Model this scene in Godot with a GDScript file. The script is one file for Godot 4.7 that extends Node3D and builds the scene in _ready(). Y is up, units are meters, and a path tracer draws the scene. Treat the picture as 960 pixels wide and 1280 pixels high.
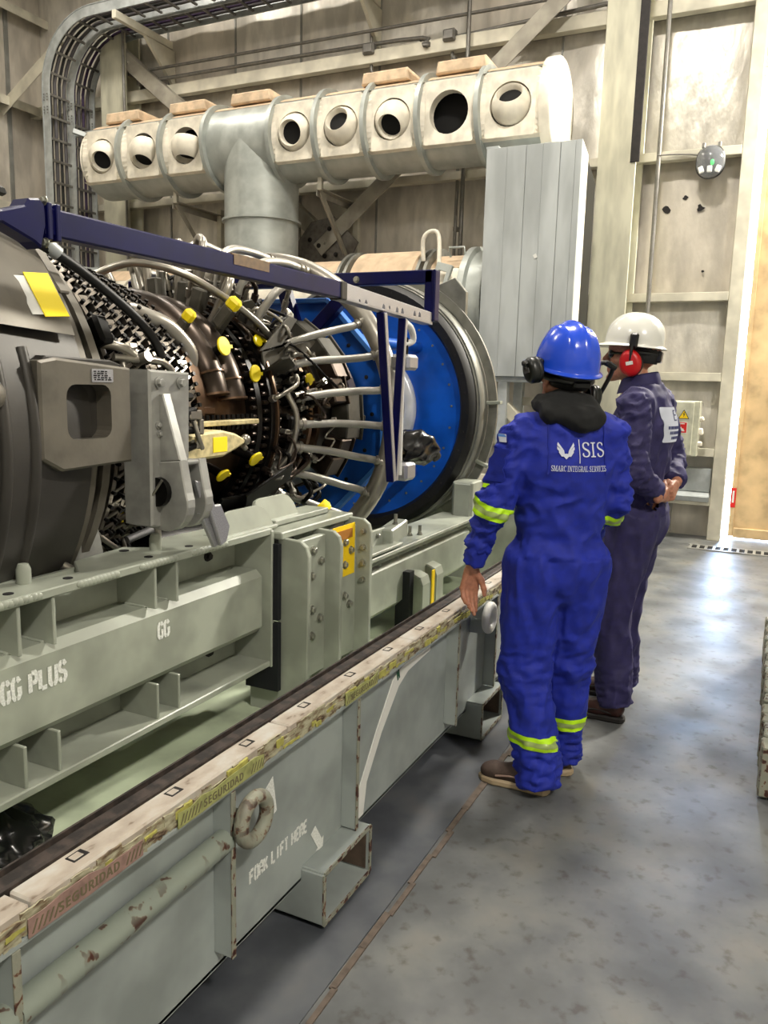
extends Node3D

# ---------------------------------------------------------------- mesh builder
class MB:
	var v := PackedVector3Array()
	var n := PackedVector3Array()
	var t := PackedVector2Array()
	var uv := false

	func tri(a: Vector3, b: Vector3, c: Vector3, na: Vector3, nb: Vector3, nc: Vector3) -> void:
		if (b - a).cross(c - a).dot(na + nb + nc) > 0.0:
			v.append(a); v.append(c); v.append(b)
			n.append(na); n.append(nc); n.append(nb)
		else:
			v.append(a); v.append(b); v.append(c)
			n.append(na); n.append(nb); n.append(nc)

	func flat(a: Vector3, b: Vector3, c: Vector3, out: Vector3) -> void:
		var m := (b - a).cross(c - a)
		if m.length_squared() < 1e-16:
			return
		m = m.normalized()
		if m.dot(out) < 0.0:
			m = -m
		tri(a, b, c, m, m, m)

	func quad(a: Vector3, b: Vector3, c: Vector3, d: Vector3, out: Vector3) -> void:
		flat(a, b, c, out)
		flat(a, c, d, out)

	func uvquad(a: Vector3, b: Vector3, c: Vector3, d: Vector3, out: Vector3, r := Rect2(0, 0, 1, 1)) -> void:
		# a = lower left, b = lower right, c = upper right, d = upper left
		uv = true
		var m := (b - a).cross(c - a).normalized()
		if m.dot(out) < 0.0:
			m = -m
		var p := [a, b, c, d]
		var q := [Vector2(r.position.x, r.end.y), r.end, Vector2(r.end.x, r.position.y), r.position]
		for k in [[0, 1, 2], [0, 2, 3]]:
			var i0: int = k[0]
			var i1: int = k[1]
			var i2: int = k[2]
			if (p[i1] - p[i0]).cross(p[i2] - p[i0]).dot(m) > 0.0:
				var s := i1
				i1 = i2
				i2 = s
			for i in [i0, i1, i2]:
				v.append(p[i]); n.append(m); t.append(q[i])

	func box(c: Vector3, s: Vector3, B := Basis(), bev := 0.0) -> void:
		var h := s * 0.5
		bev = minf(bev, minf(h.x, minf(h.y, h.z)) * 0.9)
		for ax in 3:
			var u := (ax + 1) % 3
			var w := (ax + 2) % 3
			for sg in [-1.0, 1.0]:
				var pts := []
				for k in [[-1.0, -1.0], [1.0, -1.0], [1.0, 1.0], [-1.0, 1.0]]:
					var p := Vector3.ZERO
					p[ax] = sg * h[ax]
					p[u] = k[0] * (h[u] - bev)
					p[w] = k[1] * (h[w] - bev)
					pts.append(c + B * p)
				var o := Vector3.ZERO
				o[ax] = sg
				quad(pts[0], pts[1], pts[2], pts[3], B * o)
		if bev <= 0.0:
			return
		for ax in 3:
			var u := (ax + 1) % 3
			var w := (ax + 2) % 3
			for su in [-1.0, 1.0]:
				for sw in [-1.0, 1.0]:
					var pts := []
					for k in [[-1.0, 0], [1.0, 0], [1.0, 1], [-1.0, 1]]:
						var p := Vector3.ZERO
						p[ax] = k[0] * (h[ax] - bev)
						p[u] = su * (h[u] if k[1] == 0 else h[u] - bev)
						p[w] = sw * (h[w] - bev if k[1] == 0 else h[w])
						pts.append(c + B * p)
					var o := Vector3.ZERO
					o[u] = su
					o[w] = sw
					quad(pts[0], pts[1], pts[2], pts[3], B * o)
		for sx in [-1.0, 1.0]:
			for sy in [-1.0, 1.0]:
				for sz in [-1.0, 1.0]:
					var k := Vector3(sx, sy, sz)
					flat(c + B * (k * (h - Vector3(0, bev, bev))), c + B * (k * (h - Vector3(bev, 0, bev))), c + B * (k * (h - Vector3(bev, bev, 0))), B * k)

	static func inset(poly: PackedVector2Array, d: float) -> PackedVector2Array:
		var o := PackedVector2Array()
		var m := poly.size()
		for i in m:
			var e0 := (poly[i] - poly[(i + m - 1) % m]).normalized()
			var e1 := (poly[(i + 1) % m] - poly[i]).normalized()
			var n0 := Vector2(-e0.y, e0.x)
			var n1 := Vector2(-e1.y, e1.x)
			var k := n0 + n1
			if k.length() < 0.05:
				k = n0
			k = k / maxf(0.35, k.dot(n0))
			o.append(poly[i] + k * d)
		return o

	func prism(poly_in: PackedVector2Array, z0: float, z1: float, X := Transform3D(), bev := 0.0, holes := []) -> void:
		var poly := poly_in
		if Geometry2D.is_polygon_clockwise(poly):
			poly.reverse()
		var inn := inset(poly, bev) if bev > 0.0 else poly
		var m := poly.size()
		var za := z0 + bev
		var zb := z1 - bev
		var nz := X.basis.z.normalized()
		for i in m:
			var a := poly[i]
			var b := poly[(i + 1) % m]
			var o := X.basis * Vector3(b.y - a.y, a.x - b.x, 0)
			quad(X * Vector3(a.x, a.y, za), X * Vector3(b.x, b.y, za), X * Vector3(b.x, b.y, zb), X * Vector3(a.x, a.y, zb), o)
			if bev > 0.0:
				var ia := inn[i]
				var ib := inn[(i + 1) % m]
				quad(X * Vector3(a.x, a.y, za), X * Vector3(b.x, b.y, za), X * Vector3(ib.x, ib.y, z0), X * Vector3(ia.x, ia.y, z0), o.normalized() - nz)
				quad(X * Vector3(a.x, a.y, zb), X * Vector3(b.x, b.y, zb), X * Vector3(ib.x, ib.y, z1), X * Vector3(ia.x, ia.y, z1), o.normalized() + nz)
		var pieces := [inn]
		for hole in holes:
			var ctr := Vector2.ZERO
			for p in hole:
				ctr += p
			ctr /= hole.size()
			var nxt := []
			for q in pieces:
				for sg in [-1.0, 1.0]:
					var half := PackedVector2Array([ctr + Vector2(0, -50), ctr + Vector2(sg * 50, -50), ctr + Vector2(sg * 50, 50), ctr + Vector2(0, 50)])
					for q2 in Geometry2D.intersect_polygons(q, half):
						for q3 in Geometry2D.clip_polygons(q2, hole):
							nxt.append(q3)
			pieces = nxt
			var hp: PackedVector2Array = hole
			if Geometry2D.is_polygon_clockwise(hp):
				hp.reverse()
			for i in hp.size():
				var a := hp[i]
				var b := hp[(i + 1) % hp.size()]
				quad(X * Vector3(a.x, a.y, z0), X * Vector3(b.x, b.y, z0), X * Vector3(b.x, b.y, z1), X * Vector3(a.x, a.y, z1), X.basis * Vector3(a.y - b.y, b.x - a.x, 0))
		for q in pieces:
			var ix := Geometry2D.triangulate_polygon(q)
			for k in range(0, ix.size(), 3):
				var a: Vector2 = q[ix[k]]
				var b: Vector2 = q[ix[k + 1]]
				var c: Vector2 = q[ix[k + 2]]
				flat(X * Vector3(a.x, a.y, z0), X * Vector3(b.x, b.y, z0), X * Vector3(c.x, c.y, z0), -nz)
				flat(X * Vector3(a.x, a.y, z1), X * Vector3(b.x, b.y, z1), X * Vector3(c.x, c.y, z1), nz)

	func tube(p: PackedVector3Array, r: float, sides := 8, caps := true, closed := false, radii := PackedFloat32Array()) -> void:
		var m := p.size()
		var rings := []
		var norms := []
		var up := Vector3.ZERO
		for i in m:
			var d: Vector3
			if closed:
				d = p[(i + 1) % m] - p[(i + m - 1) % m]
			else:
				d = p[mini(i + 1, m - 1)] - p[maxi(i - 1, 0)]
			d = d.normalized()
			if up == Vector3.ZERO:
				up = d.cross(Vector3(0.31, 0.94, 0.12)).normalized()
				if absf(d.dot(Vector3(0.31, 0.94, 0.12))) > 0.97:
					up = d.cross(Vector3.RIGHT).normalized()
			else:
				up = (up - d * up.dot(d)).normalized()
			var w := d.cross(up)
			var rr: float = radii[i] if radii.size() == m else r
			var ring := PackedVector3Array()
			var nn := PackedVector3Array()
			for k in sides:
				var a := TAU * k / sides
				var q := up * cos(a) + w * sin(a)
				nn.append(q)
				ring.append(p[i] + q * rr)
			rings.append(ring)
			norms.append(nn)
		for i in (m if closed else m - 1):
			var j := (i + 1) % m
			for k in sides:
				var l := (k + 1) % sides
				tri(rings[i][k], rings[i][l], rings[j][l], norms[i][k], norms[i][l], norms[j][l])
				tri(rings[i][k], rings[j][l], rings[j][k], norms[i][k], norms[j][l], norms[j][k])
		if caps and not closed:
			for e in [0, m - 1]:
				var o: Vector3 = (p[0] - p[1]) if e == 0 else (p[m - 1] - p[m - 2])
				for k in range(1, sides - 1):
					flat(rings[e][0], rings[e][k], rings[e][k + 1], o)

	func cyl(a: Vector3, b: Vector3, r: float, sides := 12, r2 := -1.0) -> void:
		tube(PackedVector3Array([a, b]), r, sides, true, false, PackedFloat32Array([r, r if r2 < 0.0 else r2]))

	# profile of (radius, along local z); turned about local z of X
	func lathe(prof: PackedVector2Array, X: Transform3D, segs := 32, a0 := 0.0, a1 := TAU, crease := 0.6) -> void:
		var m := prof.size()
		var fn := PackedVector2Array()
		for i in m - 1:
			var d := prof[i + 1] - prof[i]
			fn.append(Vector2(d.y, -d.x).normalized())
		for i in m - 1:
			var nA := fn[i]
			var nB := fn[i]
			if i > 0 and fn[i - 1].dot(fn[i]) > crease:
				nA = (fn[i - 1] + fn[i]).normalized()
			if i < m - 2 and fn[i + 1].dot(fn[i]) > crease:
				nB = (fn[i + 1] + fn[i]).normalized()
			for k in segs:
				var p0 := a0 + (a1 - a0) * k / segs
				var p1 := a0 + (a1 - a0) * (k + 1) / segs
				var c0 := Vector2(cos(p0), sin(p0))
				var c1 := Vector2(cos(p1), sin(p1))
				var A := prof[i]
				var B := prof[i + 1]
				var q := [X * Vector3(c0.x * A.x, c0.y * A.x, A.y), X * Vector3(c1.x * A.x, c1.y * A.x, A.y), X * Vector3(c1.x * B.x, c1.y * B.x, B.y), X * Vector3(c0.x * B.x, c0.y * B.x, B.y)]
				var w := [X.basis * Vector3(c0.x * nA.x, c0.y * nA.x, nA.y), X.basis * Vector3(c1.x * nA.x, c1.y * nA.x, nA.y), X.basis * Vector3(c1.x * nB.x, c1.y * nB.x, nB.y), X.basis * Vector3(c0.x * nB.x, c0.y * nB.x, nB.y)]
				if A.x > 1e-5:
					tri(q[0], q[1], q[2], w[0], w[1], w[2])
				if B.x > 1e-5:
					tri(q[0], q[2], q[3], w[0], w[2], w[3])

	# rows of points; normals by central differences, turned away from `inside`
	func grid(P: Array, wrap: bool, inside: Vector3) -> void:
		var R := P.size()
		var S: int = P[0].size()
		var N := []
		for i in R:
			var nr := PackedVector3Array()
			for k in S:
				var du: Vector3 = P[i][(k + 1) % S if wrap else mini(k + 1, S - 1)] - P[i][(k + S - 1) % S if wrap else maxi(k - 1, 0)]
				var dv: Vector3 = P[mini(i + 1, R - 1)][k] - P[maxi(i - 1, 0)][k]
				var m := du.cross(dv)
				if m.length_squared() < 1e-18:
					m = P[i][k] - inside
				m = m.normalized()
				if m.dot(P[i][k] - inside) < 0.0:
					m = -m
				nr.append(m)
			N.append(nr)
		for i in R - 1:
			for k in (S if wrap else S - 1):
				var l := (k + 1) % S
				tri(P[i][k], P[i][l], P[i + 1][l], N[i][k], N[i][l], N[i + 1][l])
				tri(P[i][k], P[i + 1][l], P[i + 1][k], N[i][k], N[i + 1][l], N[i + 1][k])

	func ball(c: Vector3, r: Vector3, B := Basis(), lat := 8, lon := 14, t0 := 0.0, t1 := PI) -> void:
		for i in lat:
			for k in lon:
				var q := []
				var w := []
				for e in [[i, k], [i, k + 1], [i + 1, k + 1], [i + 1, k]]:
					var th: float = t0 + (t1 - t0) * e[0] / lat
					var ph: float = TAU * e[1] / lon
					var d := Vector3(sin(th) * cos(ph), cos(th), sin(th) * sin(ph))
					q.append(c + B * (d * r))
					w.append((B * (d / r)).normalized())
				tri(q[0], q[1], q[2], w[0], w[1], w[2])
				tri(q[0], q[2], q[3], w[0], w[2], w[3])

	func bolt(p: Vector3, d: Vector3, s: float) -> void:
		d = d.normalized()
		cyl(p, p + d * s * 0.25, s * 0.85, 10)
		var u := d.cross(Vector3(0.3, 0.9, 0.2)).normalized()
		var w := d.cross(u)
		var X := Transform3D(Basis(u, w, d), p + d * s * 0.25)
		var hex := PackedVector2Array()
		for k in 6:
			hex.append(Vector2(cos(TAU * k / 6), sin(TAU * k / 6)) * s * 0.6)
		prism(hex, 0, s * 0.55, X, s * 0.08)

	func ring_bolts(X: Transform3D, r: float, z: float, count: int, s: float, dir: Vector3, a0 := 0.0, a1 := TAU) -> void:
		for k in count:
			var a := a0 + (a1 - a0) * k / count
			bolt(X * Vector3(cos(a) * r, sin(a) * r, z), X.basis * dir, s)

	func add(m: MB, X: Transform3D) -> void:
		var B := X.basis.inverse().transposed()
		for i in range(0, m.v.size(), 3):
			tri(X * m.v[i], X * m.v[i + 1], X * m.v[i + 2], (B * m.n[i]).normalized(), (B * m.n[i + 1]).normalized(), (B * m.n[i + 2]).normalized())

	func mesh() -> ArrayMesh:
		var a := []
		a.resize(Mesh.ARRAY_MAX)
		a[Mesh.ARRAY_VERTEX] = v
		a[Mesh.ARRAY_NORMAL] = n
		if uv and t.size() == v.size():
			a[Mesh.ARRAY_TEX_UV] = t
		var m := ArrayMesh.new()
		m.add_surface_from_arrays(Mesh.PRIMITIVE_TRIANGLES, a)
		return m


# ---------------------------------------------------------------- scene helpers
var taken := {}
var mats := {}
var texs := {}
var rng := RandomNumberGenerator.new()


func numbered(called: String) -> String:
	var k: int = taken.get(called, -1) + 1
	taken[called] = k
	return called if k == 0 else "%s_%03d" % [called, k]


func meta(o: Node, label: String, category: String, group := "", kind := "") -> Node:
	if label: o.set_meta("label", label)
	if category: o.set_meta("category", category)
	if group: o.set_meta("group", group)
	if kind: o.set_meta("kind", kind)
	return o


func thing(called: String, label: String, category: String, at: Vector3, group := "") -> Node3D:
	var o := Node3D.new()
	o.name = numbered(called)
	add_child(o)
	o.position = at
	meta(o, label, category, group)
	return o


# a part built in world coordinates under a thing (or under a part of one)
func part(called: String, m, mat: Material, parent: Node3D, label := "") -> MeshInstance3D:
	var o := MeshInstance3D.new()
	o.name = called
	o.mesh = m.mesh() if m is MB else m
	o.material_override = null
	for i in o.mesh.get_surface_count():
		o.set_surface_override_material(i, mat)
	parent.add_child(o, true)
	var off := Vector3.ZERO
	var q: Node = parent
	while q is Node3D and q != self:
		off += (q as Node3D).position
		q = q.get_parent()
	o.position = -off
	if label: o.set_meta("label", label)
	return o


func single(called: String, m, mat: Material, label: String, category: String, group := "", kind := "") -> MeshInstance3D:
	var o := MeshInstance3D.new()
	o.name = numbered(called)
	o.mesh = m.mesh() if m is MB else m
	for i in o.mesh.get_surface_count():
		o.set_surface_override_material(i, mat)
	add_child(o)
	meta(o, label, category, group, kind)
	return o


func noise_tex(key: String, sd: int, freq: float, octaves: int, cols: Array, offs: Array, size := 512, type := FastNoiseLite.TYPE_SIMPLEX_SMOOTH, as_normal := 0.0, interp := 0, stretch := Vector2.ONE) -> Texture2D:
	if texs.has(key):
		return texs[key]
	var f := FastNoiseLite.new()
	f.seed = sd
	f.noise_type = type
	f.frequency = freq
	f.fractal_octaves = octaves
	if type == FastNoiseLite.TYPE_CELLULAR:
		f.cellular_return_type = FastNoiseLite.RETURN_DISTANCE
	var tx := NoiseTexture2D.new()
	tx.width = int(size * stretch.x)
	tx.height = int(size * stretch.y)
	tx.seamless = true
	tx.noise = f
	if as_normal > 0.0:
		tx.as_normal_map = true
		tx.bump_strength = as_normal
	if cols.size():
		var g := Gradient.new()
		g.interpolation_mode = interp
		g.offsets = PackedFloat32Array(offs)
		g.colors = PackedColorArray(cols)
		tx.color_ramp = g
	texs[key] = tx
	return tx


func grey(x: float) -> Color:
	return Color(x, x, x)


# a plain material with a worn look: multiplied mottling and a fine bump
func mat(key: String, c := Color.WHITE, rough := 0.6, metal := 0.0, o := {}) -> StandardMaterial3D:
	if mats.has(key):
		return mats[key]
	var m := StandardMaterial3D.new()
	m.resource_name = key
	m.albedo_color = c
	m.roughness = rough
	m.metallic = metal
	m.metallic_specular = o.get("spec", 0.5)
	m.uv1_triplanar = true
	m.uv1_world_triplanar = o.get("world", true)
	var s: float = o.get("scale", 1.0)
	m.uv1_scale = o.get("scale3", Vector3(s, s, s))
	if o.has("tex"):
		m.albedo_texture = o.tex
	if o.has("rtex"):
		m.roughness_texture = o.rtex
		m.roughness_texture_channel = BaseMaterial3D.TEXTURE_CHANNEL_GRAYSCALE
	if o.has("ntex"):
		m.normal_enabled = true
		m.normal_texture = o.ntex
		m.normal_scale = o.get("nscale", 1.0)
	if o.has("detail"):
		m.detail_enabled = true
		m.detail_blend_mode = BaseMaterial3D.BLEND_MODE_MUL
		m.detail_albedo = o.detail
		m.detail_uv_layer = BaseMaterial3D.DETAIL_UV_2
		m.uv2_triplanar = true
		m.uv2_world_triplanar = o.get("world", true)
		var d: float = o.get("dscale", 3.0)
		m.uv2_scale = Vector3(d, d, d)
	if o.has("coat"):
		m.clearcoat_enabled = true
		m.clearcoat = o.coat
		m.clearcoat_roughness = o.get("coat_rough", 0.2)
	if o.has("rim"):
		m.rim_enabled = true
		m.rim = o.rim
		m.rim_tint = 0.6
	if o.has("emit"):
		m.emission_enabled = true
		m.emission = o.emit
		m.emission_energy_multiplier = o.get("energy", 1.0)
	mats[key] = m
	return m


func arcpts(c: Vector3, u: Vector3, w: Vector3, r: float, a0: float, a1: float, k: int) -> PackedVector3Array:
	var p := PackedVector3Array()
	for i in k + 1:
		var a := a0 + (a1 - a0) * i / k
		p.append(c + u * cos(a) * r + w * sin(a) * r)
	return p


func curve(pts: Array, per := 6) -> PackedVector3Array:
	var o := PackedVector3Array()
	var m := pts.size()
	for i in m - 1:
		var p0: Vector3 = pts[maxi(i - 1, 0)]
		var p1: Vector3 = pts[i]
		var p2: Vector3 = pts[i + 1]
		var p3: Vector3 = pts[mini(i + 2, m - 1)]
		for k in per:
			o.append(p1.cubic_interpolate(p2, p0, p3, float(k) / per))
	o.append(pts[m - 1])
	return o


func rrect(w: float, h: float, r: float, k := 4, c := Vector2.ZERO) -> PackedVector2Array:
	var o := PackedVector2Array()
	for q in [[1, 1, 0.0], [-1, 1, PI / 2], [-1, -1, PI], [1, -1, PI * 1.5]]:
		for i in k + 1:
			var a: float = q[2] + PI / 2 * i / k
			o.append(c + Vector2(q[0] * (w / 2 - r) + cos(a) * r, q[1] * (h / 2 - r) + sin(a) * r))
	return o


func circ(r: float, k := 20, c := Vector2.ZERO) -> PackedVector2Array:
	var o := PackedVector2Array()
	for i in k:
		o.append(c + Vector2(cos(TAU * i / k), sin(TAU * i / k)) * r)
	return o


# bases that put a drawing (x right, y up) on a wall: facing +z, facing +x
const FZ := Basis(Vector3(1, 0, 0), Vector3(0, 1, 0), Vector3(0, 0, 1))
const FX := Basis(Vector3(0, 0, -1), Vector3(0, 1, 0), Vector3(1, 0, 0))


# stencil letters: strokes on a 4 x 6 grid, gaps left as a stencil leaves them
const GLYPH := {
	"G": "4,5 3,6 2.3,6;1.6,6 1,6 0,5 0,1 1,0 1.6,0;2.3,0 3,0 4,1 4,2.6 2.6,2.6",
	"P": "0,0 0,6;0.9,6 3,6 4,5 4,3.8 3,2.9 0.9,2.9",
	"L": "0,6 0,0;0.9,0 4,0",
	"U": "0,6 0,1 1,0 1.6,0;2.4,0 3,0 4,1 4,6",
	"S": "4,5 3,6 2.3,6;1.7,6 1,6 0,5 0,4 1,3.2 3,2.8 4,2 4,1 3,0 2.3,0;1.7,0 1,0 0,1",
	"F": "0,0 0,6;0.9,6 4,6;0.9,3.1 3.2,3.1",
	"O": "1.7,6 1,6 0,5 0,1 1,0 1.7,0;2.3,0 3,0 4,1 4,5 3,6 2.3,6",
	"R": "0,0 0,6;0.9,6 3,6 4,5 4,3.9 3,3 0.9,3;2,3 4,0",
	"K": "0,0 0,6;4,6 0.9,3.2;1.6,3.2 4,0",
	"I": "2,0 2,6",
	"T": "0,6 1.6,6;2.4,6 4,6;2,5.4 2,0",
	"H": "0,0 0,6;4,0 4,6;0.9,3 3.1,3",
	"E": "0,0 0,6;0.9,6 4,6;0.9,3 3.2,3;0.9,0 4,0",
	"M": "0,0 0,6 2,3 4,6 4,0",
}


func stencil(text: String, h: float, X: Transform3D, thick := 0.16, depth := 0.0015, gap := 1.2) -> MB:
	var m := MB.new()
	var u := h / 6.0
	var pen := 0.0
	for ch in text:
		if GLYPH.has(ch):
			for stroke in GLYPH[ch].split(";"):
				var pts := PackedVector2Array()
				for q in stroke.split(" "):
					var xy: PackedStringArray = q.split(",")
					pts.append(Vector2(float(xy[0]) * 0.62 + pen, float(xy[1])) * u)
				for poly in Geometry2D.offset_polyline(pts, h * thick * 0.5, Geometry2D.JOIN_MITER, Geometry2D.END_BUTT):
					m.prism(poly, 0, depth, X)
		pen += 2.5 + gap if ch != " " else 2.6
	return m


# set type on a surface; X places the middle of the line
func letters(text: String, h: float, X: Transform3D, font_name := "Droid Sans", bold := false, depth := 0.001) -> MB:
	var f := SystemFont.new()
	f.font_names = PackedStringArray([font_name])
	if bold:
		f.font_weight = 700
	var tm := TextMesh.new()
	tm.font = f
	tm.text = text
	tm.font_size = 32
	tm.pixel_size = h / 23.0
	tm.depth = depth
	tm.curve_step = 2.0
	var a := tm.get_mesh_arrays() if tm.get_surface_count() else []
	var m := MB.new()
	for s in tm.get_surface_count():
		a = tm.surface_get_arrays(s)
		var vv: PackedVector3Array = a[Mesh.ARRAY_VERTEX]
		var nn: PackedVector3Array = a[Mesh.ARRAY_NORMAL]
		var ix: PackedInt32Array = a[Mesh.ARRAY_INDEX] if a[Mesh.ARRAY_INDEX] != null else PackedInt32Array(range(vv.size()))
		for k in range(0, ix.size(), 3):
			m.tri(X * vv[ix[k]], X * vv[ix[k + 1]], X * vv[ix[k + 2]], (X.basis * nn[ix[k]]).normalized(), (X.basis * nn[ix[k + 1]]).normalized(), (X.basis * nn[ix[k + 2]]).normalized())
	return m


# ---------------------------------------------------------------- main
func _ready() -> void:
	rng.seed = 7
	# camera: a phone held at eye height, tilted down a little and rolled 1.5 degrees
	var cam := Camera3D.new()
	cam.name = "camera"
	cam.keep_aspect = Camera3D.KEEP_HEIGHT
	cam.fov = rad_to_deg(2.0 * atan(0.64))
	cam.near = 0.05
	cam.far = 200.0
	add_child(cam)
	cam.transform = Transform3D(Basis(Vector3.UP, deg_to_rad(25.6)) * Basis(Vector3.RIGHT, deg_to_rad(-9.3)) * Basis(Vector3.BACK, deg_to_rad(1.5)), Vector3(0, 1.5, 0))
	cam.current = true
	# environment: overcast daylight outside the hall
	var we := WorldEnvironment.new()
	we.name = "environment"
	var e := Environment.new()
	var sky := Sky.new()
	var sm := ProceduralSkyMaterial.new()
	sm.sky_top_color = Color(0.62, 0.76, 0.95)
	sm.sky_horizon_color = Color(0.86, 0.92, 1.0)
	sm.ground_bottom_color = Color(0.5, 0.5, 0.5)
	sm.ground_horizon_color = Color(0.7, 0.72, 0.75)
	sm.sky_energy_multiplier = 6.0
	sm.ground_energy_multiplier = 6.0
	sky.sky_material = sm
	e.background_mode = Environment.BG_SKY
	e.sky = sky
	e.tonemap_mode = Environment.TONE_MAPPER_LINEAR
	e.tonemap_exposure = 1.3
	e.sdfgi_enabled = true
	e.ssao_enabled = true
	e.ssil_enabled = true
	we.environment = e
	add_child(we)
	make_textures()
	# lamps of the hall: high-bay panels under the roof, one of them added fill, and a floodlight over the door
	high_bay(Vector3(-7.0, 6.9, -6.3), 6.5, "over the left end of the ducts")
	high_bay(Vector3(-4.2, 6.9, -6.3), 5.5, "over the right end of the ducts")
	high_bay(Vector3(-6.5, 6.9, -2.2), 10.0, "left of the engine")
	high_bay(Vector3(-1.15, 6.9, -4.3), 24.0, "over the end of the engine")
	high_bay(Vector3(-2.6, 6.9, 2.2), 12.0, "over the near end of the skid")
	high_bay(Vector3(3.6, 6.3, 1.4), 42.0, "added unseen on the right to brighten the skid side")  # added out of view to brighten the skid side and the backs
	floodlight(Vector3(1.45, 4.9, -8.2), Vector3(-1.3, 0.5, -2.4), 48.0)
	build_hall()
	build_pipes_on_wall()
	build_ducts()
	build_wall_things()
	build_skid()
	build_cradle()
	build_engine()
	build_lifting_frame()
	build_small_things()
	build_people()


func high_bay(p: Vector3, energy: float, where := "") -> void:
	var t := thing("high_bay_lamp", "square high-bay lamp under the roof, " + where, "lamp", p, "high-bay lamps under the roof")
	var m := MB.new()
	m.box(p + Vector3(0, 0.09, 0), Vector3(0.7, 0.14, 0.7), Basis(), 0.02)
	m.cyl(p + Vector3(0, 0.16, 0), p + Vector3(0, 0.59, 0), 0.02, 8)
	part("housing", m, mats.steel_light, t)
	m = MB.new()
	m.box(p, Vector3(0.6, 0.03, 0.6))
	part("lamp_panel", m, mat("lamp_glow", Color(1, 1, 1), 0.5, 0.0, {"emit": Color(1.0, 0.95, 0.86), "energy": 3.0}), t)
	var a := AreaLight3D.new()
	a.name = "high_bay_light"
	a.area_size = Vector2(0.6, 0.6)
	a.light_color = Color(1.0, 0.972, 0.925)
	a.light_energy = energy
	a.area_range = 30.0
	a.area_attenuation = 2.0
	a.shadow_enabled = true
	add_child(a)
	a.name = numbered("high_bay_light")
	a.transform = Transform3D(Basis(Vector3.RIGHT, -PI / 2), p + Vector3(0, -0.03, 0))


func floodlight(p: Vector3, aim: Vector3, energy: float) -> void:
	var t := thing("floodlight", "square floodlight on the wall above the hall door", "lamp", p)
	var B := Basis.looking_at(aim - p)
	var m := MB.new()
	m.box(p + B.z * 0.07, Vector3(0.56, 0.46, 0.1), B, 0.02)
	m.box(p + B.z * 0.3 + Vector3(0, 0, -0.02), Vector3(0.06, 0.06, 0.4), Basis(), 0.0)
	part("housing", m, mats.steel_light, t)
	m = MB.new()
	m.box(p, Vector3(0.5, 0.4, 0.02), B)
	part("lamp_panel", m, mat("flood_glow", Color(1, 1, 1), 0.5, 0.0, {"emit": Color(1.0, 0.98, 0.93), "energy": 4.0}), t)
	var a := AreaLight3D.new()
	a.name = "flood_light"
	a.area_size = Vector2(0.5, 0.4)
	a.light_color = Color(1.0, 0.975, 0.92)
	a.light_energy = energy
	a.area_range = 30.0
	a.area_attenuation = 2.0
	a.shadow_enabled = true
	add_child(a)
	a.transform = Transform3D(B, p - B.z * 0.025)


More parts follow.
